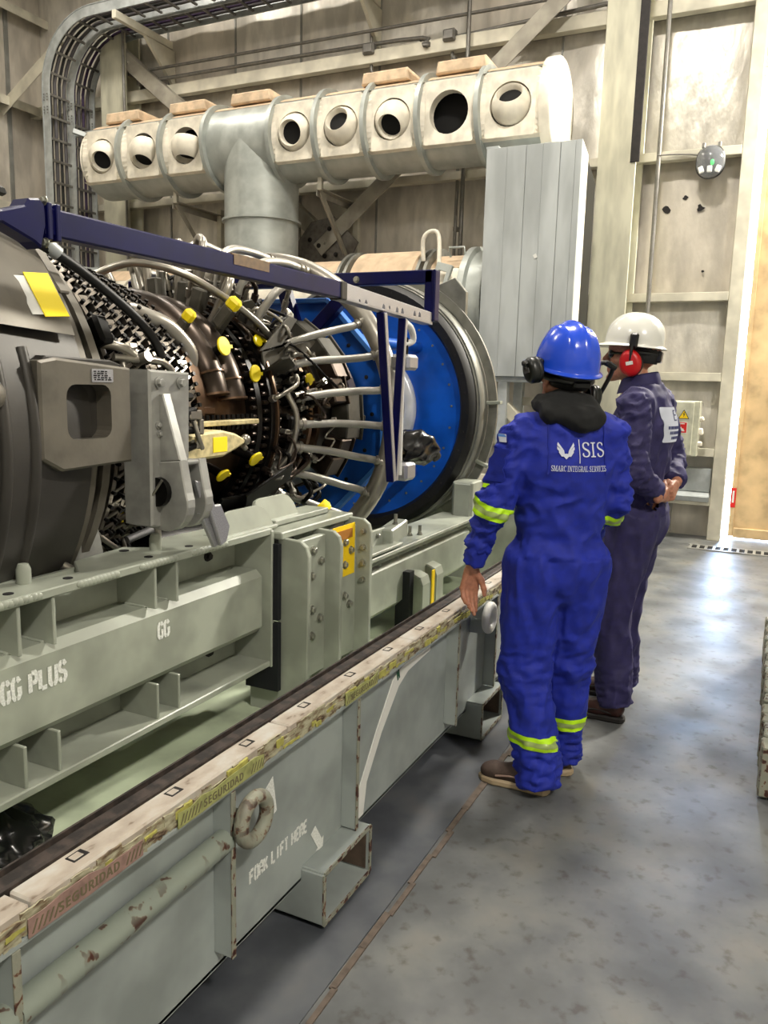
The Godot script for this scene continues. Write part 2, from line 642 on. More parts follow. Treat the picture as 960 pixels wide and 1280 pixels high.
func make_textures() -> void:
	var blot := noise_tex("blot", 3, 0.008, 5, [grey(0.72), grey(0.9), grey(1.0)], [0.0, 0.45, 1.0])
	var soft := noise_tex("soft", 5, 0.006, 4, [grey(0.86), grey(1.0)], [0.2, 0.8])
	var fine := noise_tex("fine", 9, 0.05, 4, [grey(0.88), grey(1.0)], [0.2, 0.8])
	var bumpy := noise_tex("bumpy", 11, 0.02, 4, [], [], 512, FastNoiseLite.TYPE_SIMPLEX_SMOOTH, 1.5)
	var grainy := noise_tex("grainy", 12, 0.09, 3, [], [], 512, FastNoiseLite.TYPE_SIMPLEX_SMOOTH, 1.2)
	var streak := noise_tex("streak", 15, 0.02, 4, [grey(0.78), grey(0.92), grey(1.0)], [0.1, 0.5, 0.9])
	var foiln := noise_tex("foiln", 21, 0.012, 5, [], [], 512, FastNoiseLite.TYPE_SIMPLEX_SMOOTH, 5.0)
	var rough := noise_tex("rough", 31, 0.01, 5, [grey(0.25), grey(0.62)], [0.25, 0.75])
	mat("steel_light", Color(0.62, 0.62, 0.6), 0.5, 0.3, {"tex": soft})
	# foil-faced insulation between the girts
	mat("foil", Color(0.90, 0.88, 0.84), 0.38, 0.25, {"tex": soft, "scale3": Vector3(1.4, 0.5, 1.4), "ntex": foiln, "nscale3": 1, "nscale": 0.5})
	mat("foil_dull", Color(0.84, 0.81, 0.76), 0.5, 0.15, {"tex": soft, "scale3": Vector3(1.2, 0.4, 1.2), "ntex": foiln, "nscale": 0.4})
	mat("wall_paint", Color(0.80, 0.79, 0.75), 0.7, 0.0, {"tex": blot, "scale": 0.4})
	mat("ceiling_paint", Color(0.82, 0.81, 0.78), 0.75, 0.0, {"tex": soft, "scale": 0.3})
	mat("girt_paint", Color(0.84, 0.82, 0.75), 0.5, 0.1, {"tex": soft, "scale": 0.8})
	mat("column_paint", Color(0.80, 0.79, 0.71), 0.5, 0.05, {"tex": soft, "scale3": Vector3(1.5, 0.4, 1.5)})
	mat("brace_paint", Color(0.66, 0.64, 0.59), 0.5, 0.2, {"tex": soft, "scale": 1.2})
	mat("galvanised", Color(0.74, 0.76, 0.76), 0.42, 0.35, {"tex": soft, "scale": 1.6, "ntex": bumpy, "nscale": 0.12})
	mat("duct_metal", Color(0.72, 0.74, 0.72), 0.42, 0.3, {"tex": soft, "scale": 1.2, "ntex": bumpy, "nscale": 0.1})
	mat("cream", Color(0.96, 0.93, 0.86), 0.5, 0.0, {"tex": soft, "scale": 1.5})
	mat("dust", Color(0.86, 0.76, 0.64), 0.85, 0.0, {"tex": soft, "scale": 2.0})
	mat("hole_black", Color(0.012, 0.012, 0.015), 0.9)
	mat("hood_sheet", Color(0.74, 0.76, 0.76), 0.42, 0.25, {"tex": soft, "scale3": Vector3(0.9, 0.25, 0.9), "ntex": bumpy, "nscale": 0.06})
	mat("dark_iron", Color(0.16, 0.145, 0.14), 0.55, 0.4, {"tex": blot, "scale": 3.0})
	mat("gusset_grey", Color(0.46, 0.44, 0.41), 0.55, 0.2, {"tex": blot, "scale": 3.0})
	mat("pipe_steel", Color(0.52, 0.51, 0.49), 0.45, 0.5, {"tex": soft, "scale": 3.0})
	mat("tan_door", Color(0.93, 0.80, 0.60), 0.5, 0.0, {"tex": blot, "scale": 0.7, "detail": soft, "dscale": 0.3})
	mat("box_paint", Color(0.80, 0.80, 0.72), 0.45, 0.0, {"tex": soft, "scale": 2.0})
	mat("white_paint", Color(0.86, 0.86, 0.84), 0.45)
	mat("stencil_white", Color(0.90, 0.91, 0.89), 0.7, 0.0, {"tex": fine, "scale": 6.0})
	mat("safety_yellow", Color(0.95, 0.80, 0.05), 0.5)
	mat("safety_red", Color(0.80, 0.10, 0.08), 0.5)
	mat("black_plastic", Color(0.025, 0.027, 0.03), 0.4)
	# floor: worn grey epoxy over concrete
	var conc := noise_tex("conc", 41, 0.006, 6, [Color(0.40, 0.41, 0.42), Color(0.47, 0.48, 0.49), Color(0.53, 0.54, 0.54), Color(0.60, 0.59, 0.57)], [0.1, 0.42, 0.62, 0.95], 1024)
	var worn := noise_tex("worn", 43, 0.013, 6, [Color(0.82, 0.79, 0.76), Color(0.93, 0.92, 0.91), Color(1, 1, 1), Color(1, 1, 1), Color(0.97, 0.96, 0.95)], [0.10, 0.24, 0.36, 0.8, 1.0], 1024)
	var concr := noise_tex("concr", 44, 0.012, 6, [grey(0.38), grey(0.44), grey(0.54)], [0.2, 0.5, 0.85], 512)
	var concn := noise_tex("concn", 45, 0.03, 5, [], [], 512, FastNoiseLite.TYPE_SIMPLEX_SMOOTH, 1.0)
	mat("concrete", Color(0.80, 0.80, 0.79), 1.0, 0.0, {"tex": conc, "scale": 0.33, "detail": worn, "dscale": 0.9, "rtex": concr, "ntex": concn, "nscale": 0.14, "spec": 0.5})
	mat("concrete_dark", Color(0.66, 0.67, 0.70), 1.0, 0.0, {"tex": conc, "scale": 0.5, "rtex": concr, "ntex": concn, "nscale": 0.1, "spec": 0.5})
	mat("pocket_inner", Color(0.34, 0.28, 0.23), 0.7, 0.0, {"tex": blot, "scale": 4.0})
	mat("tape_ink", Color(0.40, 0.37, 0.27), 0.8)
	mat("joint_rust", Color(0.42, 0.37, 0.33), 0.8, 0.0, {"tex": blot, "scale": 5.0})
	# skid paint and its chips of rust
	mat("skid_paint", Color(0.60, 0.63, 0.62), 0.40, 0.0, {"tex": soft, "scale": 1.1, "ntex": bumpy, "nscale": 0.05, "spec": 0.5})
	mat("cradle_paint", Color(0.62, 0.64, 0.59), 0.36, 0.0, {"tex": soft, "scale": 1.3, "ntex": bumpy, "nscale": 0.04, "spec": 0.5})
	mat("deck_paint", Color(0.84, 0.89, 0.77), 0.5, 0.0, {"tex": blot, "scale": 0.8})
	var chips := noise_tex("chips", 51, 0.011, 4, [Color(0.52, 0.55, 0.51), Color(0.52, 0.55, 0.51), Color(0.40, 0.33, 0.26), Color(0.24, 0.11, 0.07)], [0.0, 0.74, 0.755, 0.80], 512, FastNoiseLite.TYPE_SIMPLEX_SMOOTH, 0.0, 0)
	mat("chipped_paint", Color(1, 1, 1), 0.5, 0.0, {"tex": chips, "scale": 2.6, "ntex": bumpy, "nscale": 0.2})
	var rusty := noise_tex("rusty", 53, 0.014, 5, [Color(0.50, 0.52, 0.47), Color(0.55, 0.55, 0.49), Color(0.42, 0.30, 0.22), Color(0.22, 0.10, 0.07)], [0.0, 0.58, 0.62, 0.72], 512)
	mat("rusty_edge", Color(1, 1, 1), 0.6, 0.0, {"tex": rusty, "scale": 3.2, "ntex": grainy, "nscale": 0.5})
	var board := noise_tex("board", 55, 0.012, 5, [Color(0.42, 0.36, 0.30), Color(0.62, 0.58, 0.53), Color(0.68, 0.64, 0.59), Color(0.72, 0.71, 0.68)], [0.14, 0.26, 0.55, 0.9], 512)
	mat("kerb_board", Color(1, 1, 1), 0.7, 0.0, {"tex": board, "scale3": Vector3(2.5, 2.5, 1.2), "ntex": grainy, "nscale": 0.25})
	var peel := noise_tex("peel", 57, 0.02, 5, [Color(0.26, 0.20, 0.15), Color(0.48, 0.41, 0.32), Color(0.58, 0.56, 0.46), Color(0.68, 0.66, 0.56)], [0.2, 0.36, 0.5, 0.75], 512)
	mat("peeling_edge", Color(1, 1, 1), 0.75, 0.0, {"tex": peel, "scale3": Vector3(3.0, 5.0, 1.6), "ntex": grainy, "nscale": 0.6})
	var seal := noise_tex("seal", 58, 0.02, 4, [Color(0.13, 0.11, 0.10), Color(0.25, 0.21, 0.19)], [0.3, 0.7], 256)
	mat("seal_strip", Color(1, 1, 1), 0.7, 0.0, {"tex": seal, "scale": 4.0, "ntex": grainy, "nscale": 0.4})
	mat("bolt_zinc", Color(0.62, 0.62, 0.58), 0.35, 0.8)
	mat("bare_metal", Color(0.72, 0.72, 0.74), 0.42, 0.75, {"tex": fine, "scale": 8.0, "ntex": grainy, "nscale": 0.15})
	# engine metals
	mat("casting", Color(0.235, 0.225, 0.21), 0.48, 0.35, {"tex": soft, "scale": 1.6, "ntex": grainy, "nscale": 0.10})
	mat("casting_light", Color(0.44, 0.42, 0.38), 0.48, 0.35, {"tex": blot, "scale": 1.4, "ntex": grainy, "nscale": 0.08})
	mat("mount_steel", Color(0.64, 0.64, 0.62), 0.38, 0.4, {"tex": soft, "scale": 3.0, "ntex": grainy, "nscale": 0.08})
	mat("bronze", Color(0.50, 0.40, 0.32), 0.34, 0.9, {"tex": blot, "scale": 2.5})
	mat("dark_metal", Color(0.10, 0.095, 0.09), 0.42, 0.7, {"tex": blot, "scale": 4.0})
	mat("heat_metal", Color(0.30, 0.26, 0.23), 0.35, 0.85, {"tex": blot, "scale": 3.0})
	mat("bright_metal", Color(0.66, 0.64, 0.60), 0.32, 0.85, {"tex": soft, "scale": 5.0})
	mat("lever_metal", Color(0.55, 0.52, 0.48), 0.35, 0.85, {"tex": soft, "scale": 8.0})
	mat("bracket_grey", Color(0.34, 0.33, 0.30), 0.5, 0.4, {"tex": soft, "scale": 4.0})
	var braid := noise_tex("braid", 61, 0.12, 2, [], [], 256, FastNoiseLite.TYPE_CELLULAR, 3.0)
	mat("braided_hose", Color(0.68, 0.67, 0.64), 0.40, 0.7, {"ntex": braid, "nscale": 0.7, "scale": 9.0})
	mat("manifold_metal", Color(0.70, 0.68, 0.64), 0.34, 0.7, {"tex": soft, "scale": 2.0})
	mat("cap_yellow", Color(0.93, 0.84, 0.04), 0.45)
	mat("note_yellow", Color(0.98, 0.88, 0.05), 0.6)
	mat("cover_blue", Color(0.04, 0.36, 0.80), 0.38, 0.0, {"tex": soft, "scale": 1.5, "coat": 0.3})
	mat("plate_blue", Color(0.08, 0.36, 0.76), 0.38, 0.15, {"tex": soft, "scale": 1.5})
	mat("frame_blue", Color(0.025, 0.036, 0.27), 0.35, 0.0, {"tex": soft, "scale": 2.0, "spec": 0.35})
	mat("rubber", Color(0.055, 0.05, 0.048), 0.6, 0.0, {"tex": blot, "scale": 3.0})
	mat("ring_metal", Color(0.56, 0.56, 0.53), 0.42, 0.55, {"tex": blot, "scale": 1.5})
	mat("cream_box", Color(0.88, 0.82, 0.62), 0.5, 0.1, {"tex": blot, "scale": 6.0})
	mat("glare_white", Color(0.90, 0.91, 0.92), 0.25, 0.2, {"tex": soft, "scale": 2.0})
	mat("cable_black", Color(0.03, 0.03, 0.032), 0.5)
	mat("cable_purple", Color(0.20, 0.13, 0.26), 0.6)
	mat("cable_grey", Color(0.30, 0.29, 0.30), 0.6)


# ---------------------------------------------------------------- the hall itself
func build_hall() -> void:
	var m := MB.new()
	m.box(Vector3(-1.9, -0.15, -1.5), Vector3(16.1, 0.3, 15.3))
	var floor_node := single("floor", m, mats.concrete, "", "", "", "structure")
	m = MB.new()
	m.box(Vector3(-2.06, 0.002, -1.6), Vector3(2.38, 0.004, 6.6))
	part("floor_slab", m, mats.concrete_dark, floor_node)
	m = MB.new()
	for k in 40:
		var z := 1.4 - k * 0.16
		m.box(Vector3(-0.853 + rng.randf_range(-0.006, 0.006), 0.0022, z), Vector3(0.014 + rng.randf_range(0, 0.012), 0.005, 0.165))
	part("joint_strip", m, mats.joint_rust, floor_node)
	m = MB.new()
	m.box(Vector3(-1.9, 7.6, -1.5), Vector3(16.1, 0.2, 15.3))
	single("ceiling", m, mats.ceiling_paint, "", "", "", "structure")
	# back wall with the door opening
	m = MB.new()
	m.prism(PackedVector2Array([Vector2(-9.95, 0), Vector2(-0.42, 0), Vector2(-0.42, 4.42), Vector2(3.4, 4.42), Vector2(3.4, 0), Vector2(6.15, 0), Vector2(6.15, 7.5), Vector2(-9.95, 7.5)]), -9.0, -8.78)
	var wall := single("wall_back", m, mats.wall_paint, "", "", "", "structure")
	var rows := [0.0, 0.39, 0.88, 1.62, 2.39, 3.72, 5.04, 7.4]
	var xs := [-9.75, -8.55, -7.45, -6.4, -5.45, -4.4, -3.35, -2.3, -1.6, -0.5]
	for i in rows.size() - 1:
		for k in xs.size() - 1:
			var w: float = xs[k + 1] - xs[k]
			var h: float = rows[i + 1] - rows[i]
			var g := []
			for a in 9:
				var row := PackedVector3Array()
				for b in 9:
					var u := a / 8.0
					var v := b / 8.0
					var puff := 0.045 * pow(sin(PI * u) * sin(PI * v), 0.6) if u > 0 and v > 0 and u < 1 and v < 1 else 0.0
					row.append(Vector3(xs[k] + 0.006 + u * (w - 0.012), rows[i] + 0.005 + v * (h - 0.01), -8.775 + puff * (0.8 + 0.4 * sin(i * 2.1 + k * 1.7 + u * 9.0))))
				g.append(row)
			m = MB.new()
			m.grid(g, false, Vector3(xs[k] + w / 2, rows[i] + h / 2, -9.5))
			part("wall_panel", m, mats.foil if (i * 3 + k * 5) % 4 else mats.foil_dull, wall)
	m = MB.new()
	for k in range(1, xs.size() - 1):
		m.box(Vector3(xs[k], 3.7, -8.765), Vector3(0.02, 7.4, 0.02))
	part("panel_seam", m, mats.steel_light, wall).set_meta("kind", "stuff")
	for y in [0.39, 0.88, 1.62, 2.39, 3.72, 5.06]:
		m = MB.new()
		var t := 0.08 if y < 5 else 0.13
		m.box(Vector3(-5.12, y + t / 2 - 0.004, -8.66), Vector3(9.25, 0.012, 0.22))
		m.box(Vector3(-5.12, y, -8.555), Vector3(9.25, t, 0.014), Basis(), 0.003)
		m.box(Vector3(-5.12, y - t / 2 + 0.004, -8.6), Vector3(9.25, 0.01, 0.1))
		part("girt", m, mats.girt_paint, wall)
	# left wall
	m = MB.new()
	m.box(Vector3(-9.87, 3.75, -1.5), Vector3(0.24, 7.5, 15.3))
	var lw := single("wall_left", m, mats.foil_dull, "", "", "", "structure")
	for y in [1.2, 2.39, 3.75, 5.1, 6.28]:
		m = MB.new()
		m.box(Vector3(-9.65, y, -1.5), Vector3(0.2, 0.012, 14.5))
		m.box(Vector3(-9.55, y - 0.05, -1.5), Vector3(0.014, 0.11, 14.5))
		part("girt", m, mats.girt_paint, lw)
	m = MB.new()
	for z in [-8.2, -7.6, -7.0, -6.4, -5.8, -5.2, -4.6]:
		m.box(Vector3(-9.745, 3.75, z), Vector3(0.03, 7.4, 0.06))
	part("panel_seam", m, mats.steel_light, lw).set_meta("kind", "stuff")
	m = MB.new()
	m.box(Vector3(6.27, 3.75, -1.5), Vector3(0.24, 7.5, 15.3))
	single("wall_right", m, mats.wall_paint, "", "", "", "structure")
	m = MB.new()
	m.box(Vector3(-1.9, 3.75, 6.27), Vector3(16.1, 7.5, 0.24))
	single("wall_front", m, mats.wall_paint, "", "", "", "structure")
	# door post, door and the bright slit between them
	m = MB.new()
	m.box(Vector3(-0.43, 2.55, -8.68), Vector3(0.125, 5.1, 0.24), Basis(), 0.006)
	m.box(Vector3(-0.395, 2.21, -8.89), Vector3(0.06, 4.42, 0.2))
	single("trim_1", m, mats.girt_paint, "pale steel door post running the full height of the wall", "door post", "", "structure")
	m = MB.new()
	m.box(Vector3(1.5, 4.47, -8.68), Vector3(3.84, 0.1, 0.2), Basis(), 0.006)
	single("trim_2", m, mats.girt_paint, "pale steel lintel above the tan door", "lintel", "", "structure")
	var d := MB.new()
	d.box(Vector3(1.54, 2.205, -8.87), Vector3(3.70, 4.37, 0.06), Basis(), 0.006)
	var door := single("door_1", d, mats.tan_door, "tall tan sliding door at the right end of the back wall", "door", "", "structure")
	m = MB.new()
	m.box(Vector3(-0.285, 2.2, -8.83), Vector3(0.045, 4.36, 0.03), Basis(), 0.004)
	m.box(Vector3(1.54, 0.06, -8.83), Vector3(3.6, 0.1, 0.03), Basis(), 0.004)
	part("door_edge", m, mats.tan_door, door)
	m = MB.new()
	m.box(Vector3(-0.288, 0.42, -8.812), Vector3(0.05, 0.2, 0.004))
	part("warning_tape", m, mats.safety_red, door, "small red and white tag low on the door edge")
	m = MB.new()
	m.box(Vector3(-0.288, 0.43, -8.809), Vector3(0.018, 0.12, 0.003))
	part("tag_mark", m, mats.white_paint, door)
	# steel column
	m = MB.new()
	m.box(Vector3(-1.57, 3.75, -8.22), Vector3(0.36, 7.5, 0.03), Basis(), 0.004)
	m.box(Vector3(-1.57, 3.75, -8.42), Vector3(0.02, 7.5, 0.4))
	m.box(Vector3(-1.57, 3.75, -8.63), Vector3(0.36, 7.5, 0.03), Basis(), 0.004)
	var col := single("steel_column", m, mats.column_paint, "wide pale H-section steel column right of the sheet-metal hood", "column", "", "structure")
	m = MB.new()
	m.box(Vector3(-1.40, 5.55, -8.195), Vector3(0.085, 3.9, 0.02), Basis(), 0.003)
	part("brown_strip", m, mats.dark_iron, col, "dark brown strip hanging down the column face")
	m = MB.new()
	m.box(Vector3(-8.05, 3.75, -8.4), Vector3(0.42, 7.5, 0.03), Basis(), 0.004)
	m.box(Vector3(-8.05, 3.75, -8.53), Vector3(0.02, 7.5, 0.26))
	m.box(Vector3(-8.05, 3.75, -8.66), Vector3(0.42, 7.5, 0.03), Basis(), 0.004)
	single("steel_column", m, mats.column_paint, "pale steel column half hidden behind the cable trays", "column", "", "structure")
	# floor grate by the door
	var t := thing("floor_grate", "slotted steel drain grate set in the floor before the tan door", "grate", Vector3(0.3, 0, -8.1))
	m = MB.new()
	m.box(Vector3(0.3, 0.003, -8.1), Vector3(1.8, 0.006, 0.2))
	part("trench", m, mats.hole_black, t)
	m = MB.new()
	for z in [-8.2, -8.0]:
		m.box(Vector3(0.3, 0.006, z), Vector3(1.84, 0.012, 0.03))
	part("frame", m, mats.steel_light, t)
	for k in 27:
		m = MB.new()
		m.box(Vector3(-0.6 + k * 0.07, 0.006, -8.1), Vector3(0.024, 0.012, 0.18))
		part("grate_bar", m, mats.steel_light, t)


func angle_bar(m: MB, a: Vector3, b: Vector3, w: float, front: Vector3, t := 0.012) -> void:
	var d := b - a
	var x := d.normalized()
	var y := front.cross(x).normalized()
	var z := x.cross(y).normalized()
	var B := Basis(x, y, z)
	m.box((a + b) / 2, Vector3(d.length(), w, t), B, 0.002)
	m.box((a + b) / 2 + y * (w / 2) - z * (w / 2), Vector3(d.length(), t, w), B, 0.002)


func build_pipes_on_wall() -> void:
	# diagonal bracing of the bay
	var lab := ["brown steel brace sloping down from the cable trays to the bolted plate", "brown steel brace rising from the bolted plate to the big column"]
	var ends := [[Vector3(-8.05, 5.6, -8.42), Vector3(-4.70, 2.95, -8.42)], [Vector3(-4.95, 2.98, -8.36), Vector3(-1.75, 5.62, -8.36)]]
	for k in 2:
		var m := MB.new()
		angle_bar(m, ends[k][0], ends[k][1], 0.17, Vector3(0, 0, 1))
		var d: Vector3 = (ends[k][1] - ends[k][0]).normalized()
		for s in [0.12, 0.3]:
			m.bolt(ends[k][0] + d * s + Vector3(0, 0, 0.006), Vector3(0, 0, 1), 0.025)
			m.bolt(ends[k][1] - d * s + Vector3(0, 0, 0.006), Vector3(0, 0, 1), 0.025)
		single("wall_brace", m, mats.brace_paint, lab[k], "brace", "steel braces on the back wall")
	var g := thing("gusset_plate", "dark bolted gusset plate where the wall braces cross", "plate", Vector3(-4.85, 3.05, -8.4))
	var m := MB.new()
	m.prism(PackedVector2Array([Vector2(-0.36, -0.22), Vector2(0.3, -0.22), Vector2(0.42, 0.0), Vector2(0.1, 0.3), Vector2(-0.2, 0.26), Vector2(-0.42, 0.0)]), -0.012, 0.012, Transform3D(FZ, Vector3(-4.85, 3.05, -8.39)), 0.003)
	part("plate", m, mats.gusset_grey, g)
	for p in [Vector2(-0.2, 0.05), Vector2(-0.08, -0.02), Vector2(0.06, 0.16), Vector2(0.18, 0.08), Vector2(0.0, -0.14), Vector2(0.15, -0.13)]:
		m = MB.new()
		m.bolt(Vector3(-4.85 + p.x, 3.05 + p.y, -8.35), Vector3(0, 0, 1), 0.032)
		part("bolt", m, mats.dark_iron, g)
	m = MB.new()
	angle_bar(m, Vector3(-9.72, 4.95, -8.05), Vector3(-8.6, 5.62, -8.05), 0.16, Vector3(0, 0, 1))
	single("wall_brace", m, mats.girt_paint, "pale brace left of the cable trays running to the side wall", "brace", "steel braces on the back wall")
	# cable trays: up the wall, round a bend, along under the roof
	var labels := ["outer cable tray with galvanised side rails and dark cables, nearer the room", "inner cable tray with purple cables, nearer the wall"]
	for k in 2:
		var zs: float = [-7.78, -8.17][k]
		var ze: float = [-8.13, -8.52][k]
		var t := thing("cable_tray", labels[k], "cable tray", Vector3(-8.5, 0, zs), "bent cable trays")
		var path := PackedVector3Array([Vector3(-8.57, 0.0, 0), Vector3(-8.57, 2.5, 0), Vector3(-8.57, 5.0, 0)])
		var rr := 0.78
		for i in range(1, 13):
			var a := PI - PI / 2 * i / 12.0
			path.append(Vector3(-8.57 + rr + cos(a) * rr, 5.0 + sin(a) * rr, 0))
		path.append(Vector3(-6.0, 5.79, 0))
		path.append(Vector3(-3.0, 5.81, 0))
		for side in ([zs] if k == 0 else [zs, ze]):
			var rail := MB.new()
			var g2 := []
			for q in [[0.065, 0.0], [0.065, 0.012], [0.055, 0.012], [0.055, 0.004], [-0.055, 0.004], [-0.055, 0.012], [-0.065, 0.012], [-0.065, 0.0], [0.065, 0.0]]:
				g2.append(q)
			for i in path.size() - 1:
				var d0 := (path[mini(i + 1, path.size() - 1)] - path[maxi(i - 1, 0)]).normalized()
				var d1 := (path[mini(i + 2, path.size() - 1)] - path[i]).normalized()
				var n0 := Vector3(-d0.y, d0.x, 0)
				var n1 := Vector3(-d1.y, d1.x, 0)
				for j in g2.size() - 1:
					var A0: Vector3 = path[i] + n0 * g2[j][0] + Vector3(0, 0, side + g2[j][1])
					var A1: Vector3 = path[i] + n0 * g2[j + 1][0] + Vector3(0, 0, side + g2[j + 1][1])
					var B0: Vector3 = path[i + 1] + n1 * g2[j][0] + Vector3(0, 0, side + g2[j][1])
					var B1: Vector3 = path[i + 1] + n1 * g2[j + 1][0] + Vector3(0, 0, side + g2[j + 1][1])
					var o: Vector3 = n0 * (g2[j + 1][1] - g2[j][1]) * -1.0 + Vector3(0, 0, g2[j + 1][0] - g2[j][0]) 
					if absf(g2[j][0] - g2[j + 1][0]) > 0.05:
						o = Vector3(0, 0, 1 if j == 3 else -1)
					rail.quad(A0, A1, B1, B0, o)
			part("side_rail", rail, mats.galvanised, t)
			var sp := MB.new()
			for y in [4.75, 4.9]:
				for dy in [-0.035, 0.0, 0.035]:
					sp.bolt(Vector3(-8.60, y + dy, side + 0.012), Vector3(0, 0, 1), 0.011)
					sp.bolt(Vector3(-8.545, y + dy, side + 0.012), Vector3(0, 0, 1), 0.011)
			part("splice_bolts", sp, mats.pipe_steel, t).set_meta("kind", "stuff")
		var walk := 0.0
		for i in path.size() - 1:
			var L := (path[i + 1] - path[i]).length()
			var s := walk
			while s < L:
				var p := path[i].lerp(path[i + 1], s / L)
				if p.y > 2.6:
					var rung := MB.new()
					var d2 := (path[i + 1] - path[i]).normalized()
					rung.box(Vector3(p.x, p.y, (zs + ze) / 2) - Vector3(-d2.y, d2.x, 0) * 0.03, Vector3(0.028, 0.02, absf(ze - zs) - 0.02), Basis(d2, Vector3(-d2.y, d2.x, 0), Vector3(0, 0, 1)))
					part("rung", rung, mats.pipe_steel, t)
				s += 0.26
			walk = s - L
		for c in 4:
			var cb := PackedVector3Array()
			var zc := lerpf(zs, ze, (c + 0.8) / 4.6)
			for i in path.size():
				var d0 := (path[mini(i + 1, path.size() - 1)] - path[maxi(i - 1, 0)]).normalized()
				cb.append(path[i] + Vector3(-d0.y, d0.x, 0) * (0.005 + 0.004 * sin(i * 2.0 + c)) + Vector3(0, 0, zc))
			var cm := MB.new()
			cm.tube(cb, 0.019 + 0.004 * (c % 2), 6)
			part("cable", cm, mats.cable_purple if k == 1 and c % 2 == 0 else (mats.cable_grey if c % 2 else mats.cable_black), t)
	# arms that hold the trays to the wall
	var arms := [[Vector3(-8.42, 4.56, -7.85), Vector3(-8.0, 4.42, -8.5), "upper"], [Vector3(-8.4, 2.86, -7.9), Vector3(-8.0, 2.8, -8.5), "lower"]]
	for a in arms:
		m = MB.new()
		m.box((a[0] + a[1]) / 2, Vector3(0.5, 0.06, 0.05), Basis.looking_at(a[1] - a[0]) * Basis(Vector3.UP, PI / 2), 0.004)
		m.box(Vector3(-8.4, a[0].y, -8.2), Vector3(0.4, 0.05, 0.05), Basis(), 0.004)
		single("tray_arm", m, mats.galvanised, "%s short steel arm between cable tray and column" % a[2], "arm", "arms that hold the cable trays")
	for a in [[-7.35, 5.64, "near the bend of the trays"], [-4.4, 5.66, "near the top middle of the wall"]]:
		m = MB.new()
		m.box(Vector3(a[0], a[1], -8.2), Vector3(0.06, 0.09, 1.0), Basis(), 0.004)
		m.prism(PackedVector2Array([Vector2(0, 0), Vector2(0.55, 0), Vector2(0, -0.45)]), -0.02, 0.02, Transform3D(Basis(Vector3(0, 0, 1), Vector3(0, 1, 0), Vector3(-1, 0, 0)), Vector3(a[0], a[1] - 0.05, -8.75)))
		single("roof_bracket", m, mats.girt_paint, "steel bracket under the horizontal cable trays %s" % a[2], "bracket", "brackets under the cable trays")
	# conduits along and up the wall
	var con := [
		[[Vector3(-7.9, 5.33, -8.52), Vector3(-1.8, 5.30, -8.52)], 0.018, "upper thin conduit along the top of the back wall"],
		[[Vector3(-7.75, 5.20, -8.52), Vector3(-4.1, 5.20, -8.6), Vector3(-3.75, 5.07, -8.51), Vector3(-3.5, 5.13, -8.6), Vector3(-1.8, 5.17, -8.52)], 0.022, "lower thin conduit along the top girt, dipping at its box"],
		[[Vector3(-3.45, 5.13, -8.6), Vector3(-3.45, 4.95, -8.6), Vector3(-3.36, 4.80, -8.51), Vector3(-3.34, 4.2, -8.6), Vector3(-3.35, 2.6, -8.6)], 0.018, "bent conduit dropping from the right junction box"],
		[[Vector3(-3.24, 7.3, -8.51), Vector3(-3.24, 2.6, -8.51)], 0.022, "straight conduit running from roof to lower duct"],
		[[Vector3(-4.43, 7.3, -8.6), Vector3(-4.43, 5.2, -8.6), Vector3(-4.4, 4.9, -8.6), Vector3(-4.32, 4.8, -8.51), Vector3(-4.3, 4.3, -8.51)], 0.018, "bent conduit dropping from the left junction box"],
		[[Vector3(-1.24, 7.3, -8.52), Vector3(-1.22, 0.05, -8.52)], 0.022, "rusty vertical conduit right of the big column"],
		[[Vector3(-7.83, 7.3, -8.35), Vector3(-7.83, 0.05, -8.35)], 0.018, "thin dark conduit beside the left column"],
		[[Vector3(-0.86, 0.95, -8.6), Vector3(-0.86, 0.05, -8.6)], 0.016, "short conduit dropping from the electrical cabinet"],
	]
	for c in con:
		m = MB.new()
		var pts: PackedVector3Array = curve(c[0], 5) if c[0].size() > 2 else PackedVector3Array(c[0])
		m.tube(pts, c[1], 8)
		for i in range(0, pts.size(), 6):
			m.box(pts[i] + Vector3(0, 0, -0.03), Vector3(0.05, 0.05, 0.06), Basis(), 0.004)
		single("conduit", m, mats.pipe_steel, c[2], "conduit", "conduits on the back wall")
	for b in [[Vector3(-4.43, 5.14, -8.56), "left"], [Vector3(-3.47, 5.14, -8.56), "right"]]:
		m = MB.new()
		m.box(b[0], Vector3(0.14, 0.12, 0.09), Basis(), 0.012)
		m.box(b[0] + Vector3(0, 0, 0.05), Vector3(0.11, 0.09, 0.02), Basis(), 0.006)
		single("junction_box", m, mats.pipe_steel, "small %s junction box on the upper conduits" % b[1], "junction box", "junction boxes")


# ---------------------------------------------------------------- air ducts
const XA := Basis(Vector3(0, 1, 0), Vector3(0, 0, 1), Vector3(1, 0, 0))   # lathe axis along +x, angle 0 = up, 90 = towards room

